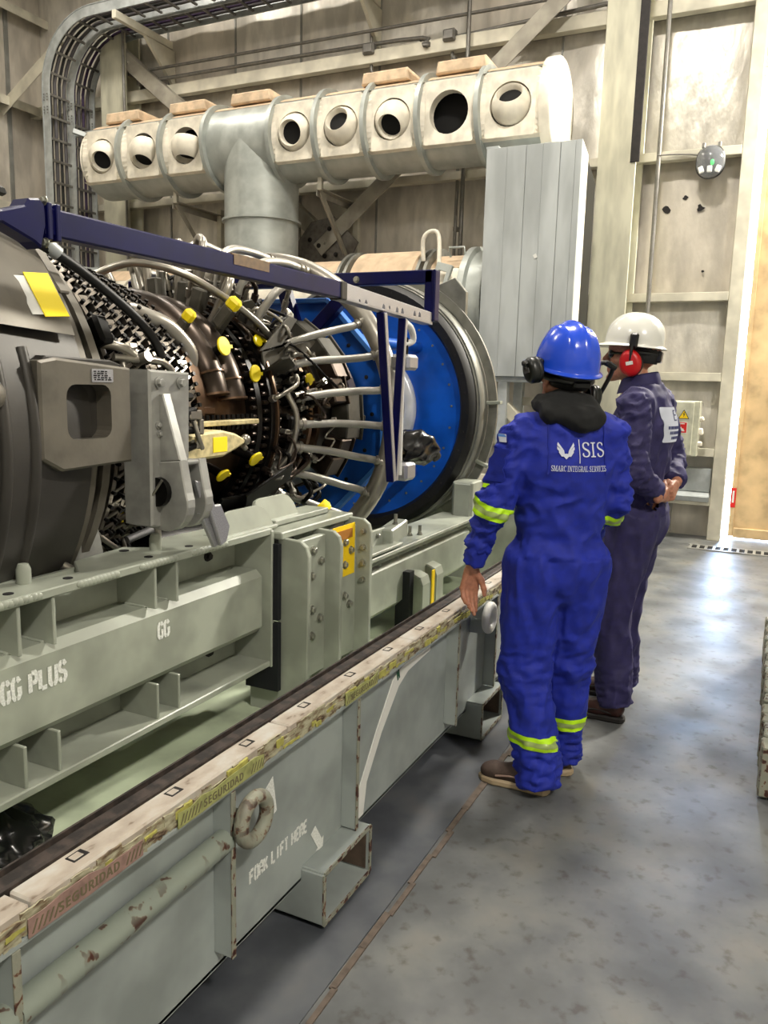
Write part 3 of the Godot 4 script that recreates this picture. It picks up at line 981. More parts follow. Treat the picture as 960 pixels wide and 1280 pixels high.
func build_ducts() -> void:
	var ay := 4.02
	var az := -7.82
	var R := 0.415
	var t := thing("air_duct", "upper round air duct with eight square cream nozzle panels", "air duct", Vector3(-5, ay - R, az))
	var X := Transform3D(XA, Vector3(0, ay, az))
	var m := MB.new()
	for q in [[-7.62, -5.86], [-4.98, -2.10]]:
		m.lathe(PackedVector2Array([Vector2(R, q[0]), Vector2(R, q[1])]), X, 32, deg_to_rad(130), deg_to_rad(410))
		m.lathe(PackedVector2Array([Vector2(R - 0.01, q[1]), Vector2(R - 0.01, q[0])]), X, 32, deg_to_rad(130), deg_to_rad(410))
	m.lathe(PackedVector2Array([Vector2(0.001, -7.70), Vector2(R - 0.05, -7.70), Vector2(R, -7.62)]), X, 40)
	m.lathe(PackedVector2Array([Vector2(0.001, -5.86), Vector2(R, -5.86), Vector2(R, -4.98), Vector2(0.001, -4.98)]), X, 40)
	part("barrel", m, mats.duct_metal, t)
	m = MB.new()
	m.lathe(PackedVector2Array([Vector2(R + 0.004, -7.6), Vector2(R + 0.004, -2.1)]), X, 14, deg_to_rad(-40), deg_to_rad(38))
	part("dust_layer", m, mats.dust, t, "tan dust lying along the top")
	for x in [-7.05, -6.435, -5.84, -4.99, -4.445, -3.885, -3.31, -2.71]:
		m = MB.new()
		m.lathe(PackedVector2Array([Vector2(R, x - 0.03), Vector2(R + 0.05, x - 0.022), Vector2(R + 0.05, x + 0.022), Vector2(R, x + 0.03)]), X, 40)
		part("band", m, mats.duct_metal, t)
	m = MB.new()
	m.lathe(PackedVector2Array([Vector2(0.001, -2.02), Vector2(R + 0.02, -2.02), Vector2(R + 0.035, -2.035), Vector2(R + 0.035, -2.13), Vector2(R, -2.13)]), X, 40)
	part("end_cap", m, mats.cream, t)
	# nozzle panels: x, width, ball (1) or open (0), where the ball's mouth points, mouth radius
	var P := [[-7.36, 0.50, 1, Vector3(0.35, -0.5, 0.8), 0.115], [-6.74, 0.52, 1, Vector3(0.12, -0.85, 0.5), 0.115], [-6.13, 0.53, 1, Vector3(0.0, -0.97, 0.2), 0.12],
		[-4.72, 0.50, 1, Vector3(0.04, -0.22, 0.98), 0.125], [-4.17, 0.50, 1, Vector3(0.0, 0.3, 0.95), 0.12], [-3.60, 0.50, 1, Vector3(0.02, -0.6, 0.8), 0.12],
		[-3.01, 0.55, 0, Vector3(0, 0, 1), 0.2], [-2.41, 0.53, 1, Vector3(0.06, 0.55, 0.83), 0.12]]
	for q in P:
		var x: float = q[0]
		var w: float = q[1]
		var zf := az + 0.362
		m = MB.new()
		m.prism(rrect(w - 0.05, 0.57, 0.02, 2, Vector2(x, ay - 0.005)), zf - 0.012, zf, Transform3D(), 0.003, [circ(0.195, 28, Vector2(x, ay - 0.01))])
		# flared cheeks from the round barrel in to the flat face
		for sd in [-1.0, 1.0]:
			for k in 12:
				var a0 := deg_to_rad(-45.0 + 90.0 * k / 12)
				var a1 := deg_to_rad(-45.0 + 90.0 * (k + 1) / 12)
				var xo: float = x + sd * (w / 2 + 0.04)
				var xi: float = x + sd * (w / 2 - 0.035)
				m.quad(Vector3(xo, ay + sin(a0) * R, az + cos(a0) * R), Vector3(xo, ay + sin(a1) * R, az + cos(a1) * R), Vector3(xi, ay + sin(a1) * 0.40, zf - 0.003), Vector3(xi, ay + sin(a0) * 0.40, zf - 0.003), Vector3(-sd, 0, 1))
		for sd in [-1.0, 1.0]:
			m.quad(Vector3(x - w / 2 - 0.04, ay + sd * 0.28, zf - 0.004), Vector3(x + w / 2 + 0.04, ay + sd * 0.28, zf - 0.004), Vector3(x + w / 2 + 0.04, ay + sd * 0.30, az + 0.28), Vector3(x - w / 2 - 0.04, ay + sd * 0.30, az + 0.28), Vector3(0, sd, 0.3))
		# the wall of the hole
		m.lathe(PackedVector2Array([Vector2(0.195, 0.0), Vector2(0.195, -0.1)]), Transform3D(Basis(), Vector3(x, ay - 0.01, zf - 0.002)), 28)
		var face := part("nozzle_panel", m, mats.cream, t)
		var dark := MB.new()
		dark.cyl(Vector3(x, ay - 0.01, zf - 0.22), Vector3(x, ay - 0.01, zf - 0.19), 0.25, 28)
		part("opening", dark, mats.hole_black, face)
		if q[2] == 1:
			var d: Vector3 = q[3].normalized()
			var c := Vector3(x, ay - 0.01, zf - 0.055)
			var u := d.cross(Vector3(1, 0.2, 0.1)).normalized()
			var B := Basis(u, d, u.cross(d))
			var ball := MB.new()
			var t0 := asin(q[4] / 0.187)
			ball.ball(c, Vector3.ONE * 0.187, B, 10, 26, t0, PI * 0.62)
			var rim := c + d * 0.187 * cos(t0)
			ball.lathe(PackedVector2Array([Vector2(q[4], 0.0), Vector2(q[4] * 0.92, -0.015), Vector2(q[4] * 0.86, -0.07)]), Transform3D(Basis(u, u.cross(d) * -1.0, d), rim), 24)
			part("nozzle_ball", ball, mats.cream, face)
			var mouth := MB.new()
			mouth.cyl(rim - d * 0.075, rim - d * 0.06, q[4] * 0.9, 22)
			part("nozzle_mouth", mouth, mats.hole_black, face)
	for x in [-7.15, -5.35, -3.75, -2.95, -6.2]:
		m = MB.new()
		m.prism(PackedVector2Array([Vector2(-0.26, 0), Vector2(0.26, 0), Vector2(0.24, 0.11), Vector2(-0.24, 0.11)]), -0.16, 0.24, Transform3D(Basis(), Vector3(x, ay + R - 0.03, az)), 0.012)
		part("top_hatch", m, mats.dust, t)
	# branch pipe down to the lower duct
	var px := -5.36
	m = MB.new()
	var Y := Transform3D(Basis(Vector3(1, 0, 0), Vector3(0, 0, -1), Vector3(0, 1, 0)), Vector3(px, 0, az))
	m.lathe(PackedVector2Array([Vector2(0.41, 2.4), Vector2(0.41, 3.20), Vector2(0.44, 3.20), Vector2(0.44, 3.225), Vector2(0.41, 3.225), Vector2(0.414, 4.0)]), Y, 44)
	part("branch_pipe", m, mats.duct_metal, t)
	# lower duct
	var by := 2.27
	var r2 := 0.48
	t = thing("air_duct", "lower tan air duct behind the engine, ending in a flange by the hood", "air duct", Vector3(-5, by - r2, az))
	X = Transform3D(XA, Vector3(0, by, az))
	m = MB.new()
	m.lathe(PackedVector2Array([Vector2(0.001, -7.86), Vector2(0.28, -7.84), Vector2(0.42, -7.74), Vector2(r2, -7.55), Vector2(r2, -2.75), Vector2(0.001, -2.75)]), X, 44)
	part("barrel", m, mats.cream, t)
	m = MB.new()
	m.lathe(PackedVector2Array([Vector2(r2 + 0.004, -7.5), Vector2(r2 + 0.004, -2.75)]), X, 14, deg_to_rad(-45), deg_to_rad(48))
	part("dust_layer", m, mats.dust, t, "tan dust lying along the top")
	m = MB.new()
	m.lathe(PackedVector2Array([Vector2(r2, -4.02), Vector2(0.545, -3.98), Vector2(0.545, -3.30), Vector2(r2, -3.26)]), X, 44)
	part("sleeve", m, mats.dust, t)
	for x in [-4.12, -4.04, -3.24, -3.16]:
		m = MB.new()
		m.lathe(PackedVector2Array([Vector2(r2, x - 0.02), Vector2(0.56, x - 0.016), Vector2(0.56, x + 0.016), Vector2(r2, x + 0.02)]), X, 44)
		part("band", m, mats.ring_metal, t)
	m = MB.new()
	m.lathe(PackedVector2Array([Vector2(r2, -2.84), Vector2(0.56, -2.80), Vector2(0.56, -2.74), Vector2(0.52, -2.72), Vector2(0.52, -2.60), Vector2(0.58, -2.58), Vector2(0.58, -2.55), Vector2(0.001, -2.55)]), X, 44)
	part("end_flange", m, mats.duct_metal, t)
	m = MB.new()
	m.ring_bolts(X, 0.555, -2.55, 28, 0.014, Vector3(0, 0, 1))
	part("flange_bolts", m, mats.pipe_steel, t).set_meta("kind", "stuff")
	m = MB.new()
	m.tube(curve([Vector3(-3.2, 2.66, -7.42), Vector3(-3.2, 2.86, -7.4), Vector3(-3.12, 2.93, -7.4), Vector3(-3.04, 2.88, -7.4), Vector3(-3.02, 2.6, -7.38)], 5), 0.022, 8)
	part("lifting_handle", m, mats.cream, t)
	m = MB.new()
	m.tube(PackedVector3Array([Vector3(-2.95, 2.7, -7.5), Vector3(-2.95, 2.78, -7.46), Vector3(-2.8, 2.78, -7.46), Vector3(-2.8, 2.7, -7.5)]), 0.012, 6)
	m.prism(rrect(0.17, 0.34, 0.01, 2), -0.02, 0.02, Transform3D(Basis(Vector3(0.9, -0.25, 0.1).normalized(), Vector3(0.25, 0.95, -0.1).normalized(), Vector3(0, 0.1, 1)).orthonormalized(), Vector3(-2.98, 2.45, -7.32)), 0.004, [rrect(0.09, 0.2, 0.01, 2)])
	part("frame_plate", m, mats.duct_metal, t)
	for x in [-7.38, -6.8]:
		m = MB.new()
		m.cyl(Vector3(x, 2.40, az + 0.4), Vector3(x, 2.41, az + 0.475), 0.1, 24)
		part("opening", m, mats.hole_black, t)
		m = MB.new()
		m.tube(arcpts(Vector3(x, 2.41, az + 0.478), Vector3.RIGHT, Vector3.UP, 0.18, 0, TAU, 28).slice(0, 28), 0.016, 6, false, true)
		part("opening_rim", m, mats.cream, t)
	# brackets under the upper duct
	var where := ["left of the branch pipe", "right of the branch pipe", "behind the sheet-metal hood"]
	for k in 3:
		var x: float = [-6.52, -4.57, -2.5][k]
		var b := thing("duct_bracket", "steel arm bracket under the upper duct, " + where[k], "bracket", Vector3(x, 2.8, -8.4), "brackets under the upper duct")
		m = MB.new()
		m.box(Vector3(x, 3.56, az + 0.06), Vector3(0.05, 0.14, 0.05), Basis(), 0.004)
		m.cyl(Vector3(x, 3.66, az + 0.1), Vector3(x, 3.66, az + 0.13), 0.03, 10)
		part("hanger", m, mats.girt_paint, b)
		m = MB.new()
		angle_bar(m, Vector3(x, 3.5, az + 0.08), Vector3(x, 3.5, -8.62), 0.07, Vector3(0, 1, 0))
		part("arm", m, mats.brace_paint, b)
		m = MB.new()
		angle_bar(m, Vector3(x, 3.48, az + 0.05), Vector3(x, 2.72, -8.56), 0.06, Vector3(1, 0, 0))
		part("strut", m, mats.brace_paint, b)
		m = MB.new()
		m.box(Vector3(x, 3.1, -8.6), Vector3(0.07, 0.95, 0.07), Basis(), 0.004)
		part("upright", m, mats.girt_paint, b)


# ---------------------------------------------------------------- things on the wall
func build_wall_things() -> void:
	# sheet-metal hood left of the column
	var t := thing("sheet_metal_hood", "tall grey sheet-metal hood hanging beside the column", "hood", Vector3(-2.07, 1.57, -7.4))
	var m := MB.new()
	var x0 := -2.49
	for k in 6:
		var xa: float = [-2.49, -2.30, -2.13, -1.98, -1.83, -1.70][k]
		var xb: float = [-2.30, -2.13, -1.98, -1.83, -1.70, -1.645][k]
		var dz: float = [0.0, 0.006, 0.0, 0.008, 0.001, 0.01][k]
		m = MB.new()
		m.box(Vector3((xa + xb) / 2, 2.555, -7.11 + dz), Vector3(xb - xa - 0.002, 1.97, 0.02), Basis(Vector3.UP, deg_to_rad([0.0, 1.2, -0.8, 1.5, -1.0, 0.0][k])), 0.003)
		part("front_sheet", m, mats.hood_sheet, t)
	# side with sloped top: cream edge, then dark back half
	m = MB.new()
	var SX := Transform3D(FX, Vector3(-1.665, 0, 0))   # drawing x = -z
	m.prism(PackedVector2Array([Vector2(7.12, 1.57), Vector2(7.34, 1.57), Vector2(7.34, 3.47), Vector2(7.12, 3.535)]), 0, 0.02, SX, 0.003)
	part("side_edge", m, mats.cream, t)
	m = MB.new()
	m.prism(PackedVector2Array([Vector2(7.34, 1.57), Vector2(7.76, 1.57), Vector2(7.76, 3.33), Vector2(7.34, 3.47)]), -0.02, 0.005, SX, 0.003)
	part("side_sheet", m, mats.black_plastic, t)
	m = MB.new()
	m.prism(PackedVector2Array([Vector2(7.12, 1.57), Vector2(7.76, 1.57), Vector2(7.76, 3.33), Vector2(7.34, 3.47), Vector2(7.12, 3.535)]), 0, 0.8, Transform3D(FX, Vector3(-2.47, 0, 0)))
	part("body", m, mats.hood_sheet, t)
	m = MB.new()
	for y in [2.61, 2.57]:
		m.box(Vector3(-2.0 + (2.61 - y), y, -7.094), Vector3(0.03, 0.035, 0.004), Basis(Vector3.BACK, 0.5))
	part("label_scrap", m, mats.white_paint, t, "torn scrap of white label")
	m = MB.new()
	m.box(Vector3(-2.44, 3.55, -7.16), Vector3(0.12, 0.02, 0.1), Basis(), 0.004)
	part("lug", m, mats.galvanised, t)
	var st := thing("hood_stand", "grey steel stand under the sheet-metal hood", "stand", Vector3(-2.1, 0, -7.4))
	for p in [Vector3(-2.26, 0, -7.2), Vector3(-1.72, 0, -7.2), Vector3(-2.26, 0, -7.7), Vector3(-1.72, 0, -7.7)]:
		m = MB.new()
		m.box(p + Vector3(0, 0.77, 0), Vector3(0.09, 1.54, 0.09), Basis(), 0.006)
		part("leg", m, mats.galvanised, st)
	m = MB.new()
	m.box(Vector3(-2.0, 1.545, -7.45), Vector3(0.75, 0.05, 0.6), Basis(), 0.005)
	part("top_frame", m, mats.galvanised, st)
	m = MB.new()
	angle_bar(m, Vector3(-2.26, 1.3, -7.2), Vector3(-1.72, 0.8, -7.2), 0.1, Vector3(0, 0, 1))
	part("brace", m, mats.girt_paint, st)
	m = MB.new()
	m.box(Vector3(-1.98, 1.34, -7.7), Vector3(0.5, 0.08, 0.05), Basis(), 0.004)
	m.box(Vector3(-2.4, 0.62, -7.25), Vector3(0.25, 0.06, 0.05), Basis(), 0.004)
	part("rail", m, mats.girt_paint, st)
	# emergency lamp
	t = thing("emergency_lamp", "oval clear-faced emergency lamp with a green light, high on the wall", "lamp", Vector3(-0.757, 3.55, -8.5))
	m = MB.new()
	var c := Vector3(-0.757, 3.62, -8.5)
	m.prism(rrect(0.26, 0.30, 0.12, 6), -0.04, 0.0, Transform3D(FZ, c), 0.01)
	part("housing", m, mats.black_plastic, t)
	m = MB.new()
	for s in [-1, 1]:
		m.box(c + Vector3(0.07 * s, 0.15, -0.01), Vector3(0.03, 0.05, 0.04), Basis(), 0.006)
	part("clip", m, mats.pipe_steel, t)
	m = MB.new()
	for s in [-0.075, 0.0, 0.075]:
		m.box(c + Vector3(s, -0.07 - 0.4 * s * s, 0.02), Vector3(0.045, 0.06, 0.03), Basis(Vector3.BACK, -s * 5.0), 0.006)
	part("lens_cell", m, mats.white_paint, t)
	m = MB.new()
	m.ball(c + Vector3(0.02, -0.01, 0.02), Vector3(0.018, 0.028, 0.012), Basis(), 6, 10)
	part("pilot_light", m, mat("pilot_green", Color(0.05, 0.6, 0.25), 0.4, 0.0, {"emit": Color(0.05, 0.9, 0.35), "energy": 0.8}), t, "small green pilot light")
	m = MB.new()
	m.ball(c, Vector3(0.13, 0.15, 0.09), Basis(Vector3.RIGHT, PI / 2) , 6, 24, 0.0, PI / 2)
	var dome := MB.new()
	var g := []
	for i in 7:
		var row := PackedVector3Array()
		var th := PI / 2 * i / 6.0
		for k in 24:
			row.append(c + Vector3(cos(TAU * k / 24) * sin(th) * 0.13, sin(TAU * k / 24) * sin(th) * 0.15, cos(th) * 0.085))
		g.append(row)
	dome.grid(g, true, c - Vector3(0, 0, 0.1))
	var clear := StandardMaterial3D.new()
	clear.resource_name = "clear_cover"
	clear.transparency = BaseMaterial3D.TRANSPARENCY_ALPHA
	clear.albedo_color = Color(0.95, 0.97, 1.0, 0.12)
	clear.roughness = 0.08
	part("clear_cover", dome, clear, t)
	m = MB.new()
	m.tube(curve([Vector3(-1.24, 3.72, -8.5), Vector3(-1.1, 3.72, -8.52), Vector3(-0.98, 3.71, -8.52), Vector3(-0.86, 3.69, -8.51)], 5), 0.008, 6)
	single("lamp_cable", m, mats.pipe_steel, "thin cable from the rusty conduit to the emergency lamp", "cable")
	# stains where fittings were torn from the panel
	t = thing("torn_patch", "small torn holes in the foil below the emergency lamp", "hole", Vector3(-0.9, 3.3, -8.7))
	for p in [[Vector3(-1.15, 3.25, -8.728), 0.03], [Vector3(-0.98, 3.36, -8.728), 0.022], [Vector3(-0.83, 3.25, -8.73), 0.035], [Vector3(-0.76, 2.65, -8.73), 0.012]]:
		m = MB.new()
		var poly := PackedVector2Array()
		for k in 11:
			poly.append(Vector2(cos(TAU * k / 11), sin(TAU * k / 11)) * p[1] * rng.randf_range(0.6, 1.5))
		m.prism(poly, 0.0, 0.006, Transform3D(FZ, p[0]))
		part("tear", m, mats.dark_iron, t)
	# electrical cabinet
	t = thing("electrical_cabinet", "pale electrical cabinet with warning signs behind the men", "cabinet", Vector3(-0.84, 0.85, -8.5))
	m = MB.new()
	m.box(Vector3(-0.84, 1.115, -8.46), Vector3(0.40, 0.54, 0.16), Basis(), 0.008)
	part("body", m, mats.box_paint, t)
	m = MB.new()
	m.box(Vector3(-0.86, 1.115, -8.37), Vector3(0.33, 0.52, 0.02), Basis(), 0.006)
	part("door", m, mats.box_paint, t)
	m = MB.new()
	for k in 3:
		m.box(Vector3(-0.625, 0.97 + k * 0.12, -8.42), Vector3(0.05, 0.05 + 0.02 * (k % 2), 0.06), Basis(Vector3.BACK, 0.2 * k), 0.012)
	part("hinge", m, mats.cream, t)
	var tri := MB.new()
	tri.prism(PackedVector2Array([Vector2(-0.052, -0.045), Vector2(0.052, -0.045), Vector2(0, 0.045)]), 0, 0.002, Transform3D(FZ, Vector3(-0.785, 1.255, -8.36)), 0.0005)
	var sign := part("warning_triangle", tri, mats.black_plastic, t, "yellow triangle sign with a black lightning bolt")
	tri = MB.new()
	tri.prism(PackedVector2Array([Vector2(-0.042, -0.039), Vector2(0.042, -0.039), Vector2(0, 0.034)]), 0.002, 0.003, Transform3D(FZ, Vector3(-0.785, 1.255, -8.36)))
	part("triangle_face", tri, mats.safety_yellow, sign)
	tri = MB.new()
	tri.prism(PackedVector2Array([Vector2(0.004, 0.022), Vector2(-0.011, -0.006), Vector2(0.0, -0.004), Vector2(-0.005, -0.03), Vector2(0.012, 0.004), Vector2(0.001, 0.002), Vector2(0.010, 0.022)]), 0.003, 0.004, Transform3D(FZ, Vector3(-0.785, 1.255, -8.36)))
	part("lightning_mark", tri, mats.black_plastic, sign)
	m = MB.new()
	m.prism(rrect(0.1, 0.11, 0.006, 2), 0, 0.002, Transform3D(FZ, Vector3(-0.795, 1.125, -8.36)))
	sign = part("danger_sign", m, mats.white_paint, t, "red square sign with white marks")
	m = MB.new()
	m.prism(rrect(0.09, 0.1, 0.004, 2), 0.002, 0.003, Transform3D(FZ, Vector3(-0.795, 1.125, -8.36)))
	part("sign_face", m, mats.safety_red, sign)
	m = MB.new()
	m.prism(PackedVector2Array([Vector2(-0.03, -0.03), Vector2(0.03, -0.03), Vector2(0.012, 0.0), Vector2(0.006, -0.008), Vector2(-0.006, 0.014)]), 0.003, 0.004, Transform3D(FZ, Vector3(-0.795, 1.12, -8.36)))
	m.box(Vector3(-0.795, 1.163, -8.356), Vector3(0.05, 0.01, 0.001))
	part("sign_mark", m, mats.white_paint, sign)
	m = MB.new()
	m.tube(curve([Vector3(-0.8, 0.85, -8.42), Vector3(-0.81, 0.8, -8.4), Vector3(-0.77, 0.78, -8.4), Vector3(-0.74, 0.84, -8.42)], 4), 0.008, 6)
	part("cable_loop", m, mats.cream, t)
	m = MB.new()
	m.box(Vector3(-0.8, 0.6, -8.62), Vector3(0.6, 0.24, 0.1), Basis(), 0.01)
	m.box(Vector3(-0.8, 0.44, -8.58), Vector3(0.6, 0.07, 0.14), Basis(Vector3.RIGHT, 0.4), 0.01)
	single("wall_trunking", m, mats.galvanised, "grey metal trunking low on the wall behind the men", "trunking")


# ---------------------------------------------------------------- transport skid
func build_skid() -> void:
	var t := thing("transport_skid", "long grey-green steel skid frame with a chipped kerb, carrying the engine cradle", "skid", Vector3(-2.2, 0, -2))
	var zn := 0.5
	var zf := -4.42
	var L := zn - zf
	var zc := (zn + zf) / 2
	for sx in [1.0, -1.0]:
		var cx := func(x: float) -> float: return x if sx > 0 else -4.4 - x
		var m := MB.new()
		m.box(Vector3(cx.call(-1.056), 0.37, zc), Vector3(0.012, 0.47, L))
		m.box(Vector3(cx.call(-1.12), 0.142, zc), Vector3(0.14, 0.014, L), Basis(), 0.003)
		m.box(Vector3(cx.call(-1.065), 0.598, zc), Vector3(0.13, 0.014, L), Basis(), 0.003)
		part("side_girder", m, mats.skid_paint, t)
		# stiffener plates with rusty edges
		for z in [0.35, -0.21, -0.78, -1.35, -1.955, -2.785, -3.255, -3.85]:
			if sx < 0 and z > -1.0:
				continue
			m = MB.new()
			m.box(Vector3(cx.call(-1.026), 0.387, z), Vector3(0.052, 0.41, 0.014), Basis(), 0.003)
			var s := part("stiffener", m, mats.skid_paint, t)
			m = MB.new()
			m.box(Vector3(cx.call(-1.0), 0.387, z), Vector3(0.004, 0.412, 0.016), Basis(), 0.001)
			part("plate_edge", m, mats.rusty_edge, s, "edge chipped to rust")
		# kerb: seal strip, board pieces, peeling outer face
		m = MB.new()
		m.box(Vector3(cx.call(-1.077), 0.631, zc), Vector3(0.034, 0.066, L), Basis(), 0.004)
		m.box(Vector3(cx.call(-1.096), 0.643, zc), Vector3(0.005, 0.06, L))
		part("seal_strip", m, mats.seal_strip, t, "dark rubber seal along the kerb")
		var z0 := zn
		var cuts := [0.5, -0.05, -0.815, -1.58, -2.344, -3.1, -3.8, -4.42]
		for i in cuts.size() - 1:
			var a: float = cuts[i]
			var b: float = cuts[i + 1]
			m = MB.new()
			m.box(Vector3(cx.call(-1.031), 0.6305, (a + b) / 2), Vector3(0.057, 0.052, a - b - 0.006), Basis(), 0.004)
			var bd := part("kerb_board", m, mats.kerb_board, t)
			var k := 0
			while k < 3:
				var zz := lerpf(a, b, (k + 0.5) / 3.0)
				m = MB.new()
				m.box(Vector3(cx.call(-1.036), 0.656, zz), Vector3(0.024, 0.003, 0.036), Basis(), 0.001)
				part("bolt_pocket", m, mats.dark_iron, bd)
				m = MB.new()
				m.box(Vector3(cx.call(-1.036), 0.657, zz + 0.003), Vector3(0.016, 0.003, 0.022), Basis(), 0.001)
				part("bolt_head", m, mats.kerb_board, bd)
				k += 1
		if sx < 0:
			continue
		# ragged layers on the outer face
		for layer in 3:
			m = MB.new()
			var z := zn
			while z > zf:
				var w := rng.randf_range(0.015, 0.075)
				var lo := rng.randf_range(0.601, 0.610) if layer == 0 else rng.randf_range(0.603, 0.630)
				var hi := rng.randf_range(0.638, 0.655) if layer == 0 else lo + rng.randf_range(0.006, 0.024)
				if layer == 0 or rng.randf() < 0.7:
					var pr := PackedVector2Array()
					var n := 6
					for i in n + 1:
						pr.append(Vector2(w * i / n, lo + rng.randf_range(-0.003, 0.003)))
					for i in n + 1:
						pr.append(Vector2(w * (n - i) / n, hi + rng.randf_range(-0.004, 0.0)))
					m.prism(pr, -0.001, 0.0025 + 0.0015 * layer + rng.randf_range(0, 0.002), Transform3D(FX, Vector3(-1.003, 0, z)))
				z -= w
			part("peeling_layer", m, [mats.peeling_edge, mats.peeling_edge, mat("tape_yellow", Color(0.72, 0.70, 0.36), 0.7, 0.0, {"tex": texs.blot, "scale": 7.0})][layer], t, "worn outer layer of the kerb" if layer == 0 else "").set_meta("kind", "stuff")
		# scraps of hazard tape with the word still on them
		for q in [[-0.80, 0.26, 0], [-1.16, 0.30, 1], [-1.86, 0.2, 1]]:
			m = MB.new()
			var pr := PackedVector2Array()
			for i in 9:
				pr.append(Vector2(q[1] * i / 8.0, 0.603 + rng.randf_range(0, 0.002)))
			for i in 9:
				pr.append(Vector2(q[1] * (8 - i) / 8.0, 0.640 + rng.randf_range(-0.008, 0.004)))
			m.prism(pr, 0.0, 0.0015, Transform3D(FX, Vector3(-0.9945, 0, q[0])))
			var tp := part("hazard_tape", m, mat("tape_green", Color(0.66, 0.67, 0.42), 0.6, 0.0, {"tex": texs.blot, "scale": 6.0}) if q[2] else mat("tape_pink", Color(0.62, 0.50, 0.46), 0.7, 0.0, {"tex": texs.blot, "scale": 6.0}), t, "scrap of hazard tape with worn lettering")
			m = MB.new()
			for i in int(q[1] / 0.011):
				var xx := 0.006 + i * 0.011
				if xx < q[1] * 0.22 or xx > q[1] * 0.8:
					m.prism(PackedVector2Array([Vector2(xx, 0.609), Vector2(xx + 0.0035, 0.609), Vector2(xx + 0.0135, 0.630), Vector2(xx + 0.010, 0.630)]), 0.0015, 0.002, Transform3D(FX, Vector3(-0.9945, 0, q[0])))
			part("tape_stripes", m, mats.tape_ink, tp).set_meta("kind", "stuff")
			part("tape_lettering", letters("SEGURIDAD", 0.018, Transform3D(FX, Vector3(-0.9928, 0.620, q[0] - q[1] * 0.5)), "Droid Sans", true, 0.0006), mats.tape_ink, tp)
	# deck
	var m := MB.new()
	m.box(Vector3(-2.2, 0.35, zc), Vector3(2.27, 0.02, L))
	part("deck", m, mats.deck_paint, t, "pale green deck between the girders")
	m = MB.new()
	for z in [-0.6, -1.6, -2.6, -3.6]:
		m.box(Vector3(-2.2, 0.08, z), Vector3(1.9, 0.1, 0.08))
	m.box(Vector3(-2.2, 0.3, zf + 0.006), Vector3(2.28, 0.53, 0.012))
	part("cross_beam", m, mats.skid_paint, t)
	m = MB.new()
	m.box(Vector3(-2.2, 0.46, zf + 0.03), Vector3(2.0, 0.72, 0.03), Basis(), 0.004)
	part("end_sheet", m, mats.cradle_paint, t)
	# fork pockets: open square tubes through the frame
	for z in [-1.869, -3.185]:
		m = MB.new()
		var hw := 0.139
		m.box(Vector3(-1.63, 0.172, z), Vector3(1.3, 0.012, hw * 2), Basis(), 0.003)
		m.box(Vector3(-1.63, 0.022, z), Vector3(1.3, 0.012, hw * 2), Basis(), 0.003)
		for s in [-1, 1]:
			m.box(Vector3(-1.63, 0.097, z + s * hw), Vector3(1.3, 0.15, 0.012), Basis(), 0.003)
		var fp := part("fork_pocket", m, mats.skid_paint, t)
		m = MB.new()
		m.box(Vector3(-0.979, 0.172, z), Vector3(0.004, 0.013, hw * 2))
		m.box(Vector3(-0.979, 0.022, z), Vector3(0.004, 0.013, hw * 2))
		for s in [-1, 1]:
			m.box(Vector3(-0.979, 0.097, z + s * hw), Vector3(0.004, 0.15, 0.013))
		part("pocket_edge", m, mats.rusty_edge, fp, "torn rusty lip")
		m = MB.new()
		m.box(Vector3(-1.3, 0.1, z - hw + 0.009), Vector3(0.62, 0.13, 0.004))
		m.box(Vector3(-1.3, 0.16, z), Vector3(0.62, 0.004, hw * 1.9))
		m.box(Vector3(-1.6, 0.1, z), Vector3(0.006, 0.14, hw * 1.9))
		part("pocket_shade", m, mats.pocket_inner, fp, "brown inside, darkened to put in the shade of the hollow")  # dark brown puts the shade of the hollow into the colour
	# handrail pipe and lifting eyes
	m = MB.new()
	m.tube(PackedVector3Array([Vector3(-1.02, 0.469, -0.785), Vector3(-1.02, 0.469, -1.0), Vector3(-1.02, 0.471, -1.2), Vector3(-1.02, 0.472, -1.345)]), 0.027, 18)
	part("side_pipe", m, mats.chipped_paint, t, "grey pipe with spots of rust")
	m = MB.new()
	m.tube(PackedVector3Array([Vector3(-1.02, 0.469, 0.35), Vector3(-1.02, 0.469, -0.775)]), 0.027, 16)
	part("side_pipe", m, mats.chipped_paint, t)
	for q in [[-1.40, "rusty"], [-3.08, ""]]:
		m = MB.new()
		var z: float = q[0]
		m.tube(arcpts(Vector3(-0.978, 0.509 if q[1] else 0.545, z), Vector3(0.0, 0, -1), Vector3.UP, 0.050, 0, TAU, 28).slice(0, 28), 0.0175, 12, false, true)
		part("lifting_eye", m, mats.rusty_edge if q[1] else mats.white_paint, t, "rusted lifting eye" if q[1] else "pale lifting eye")
		m = MB.new()
		m.box(Vector3(-1.02, 0.51, z + 0.03), Vector3(0.07, 0.06, 0.016), Basis(), 0.004)
		part("eye_tab", m, mats.rusty_edge if q[1] else mats.skid_paint, t)
	# white stencil marks
	part("lettering", stencil("FORK LIFT HERE", 0.033, Transform3D(FX, Vector3(-1.0495, 0.272, -1.483)), 0.22, 0.001), mats.stencil_white, t, "white stencilled words FORK LIFT HERE")
	m = MB.new()
	var AX := Transform3D(FX * Basis(Vector3.BACK, -1.0), Vector3(-1.0495, 0.255, -1.785))
	m.prism(PackedVector2Array([Vector2(0, -0.014), Vector2(0.07, -0.014), Vector2(0.07, -0.024), Vector2(0.10, 0), Vector2(0.07, 0.024), Vector2(0.07, 0.014), Vector2(0, 0.014)]), 0, 0.001, AX)
	part("arrow_mark", m, mats.stencil_white, t)
	m = MB.new()
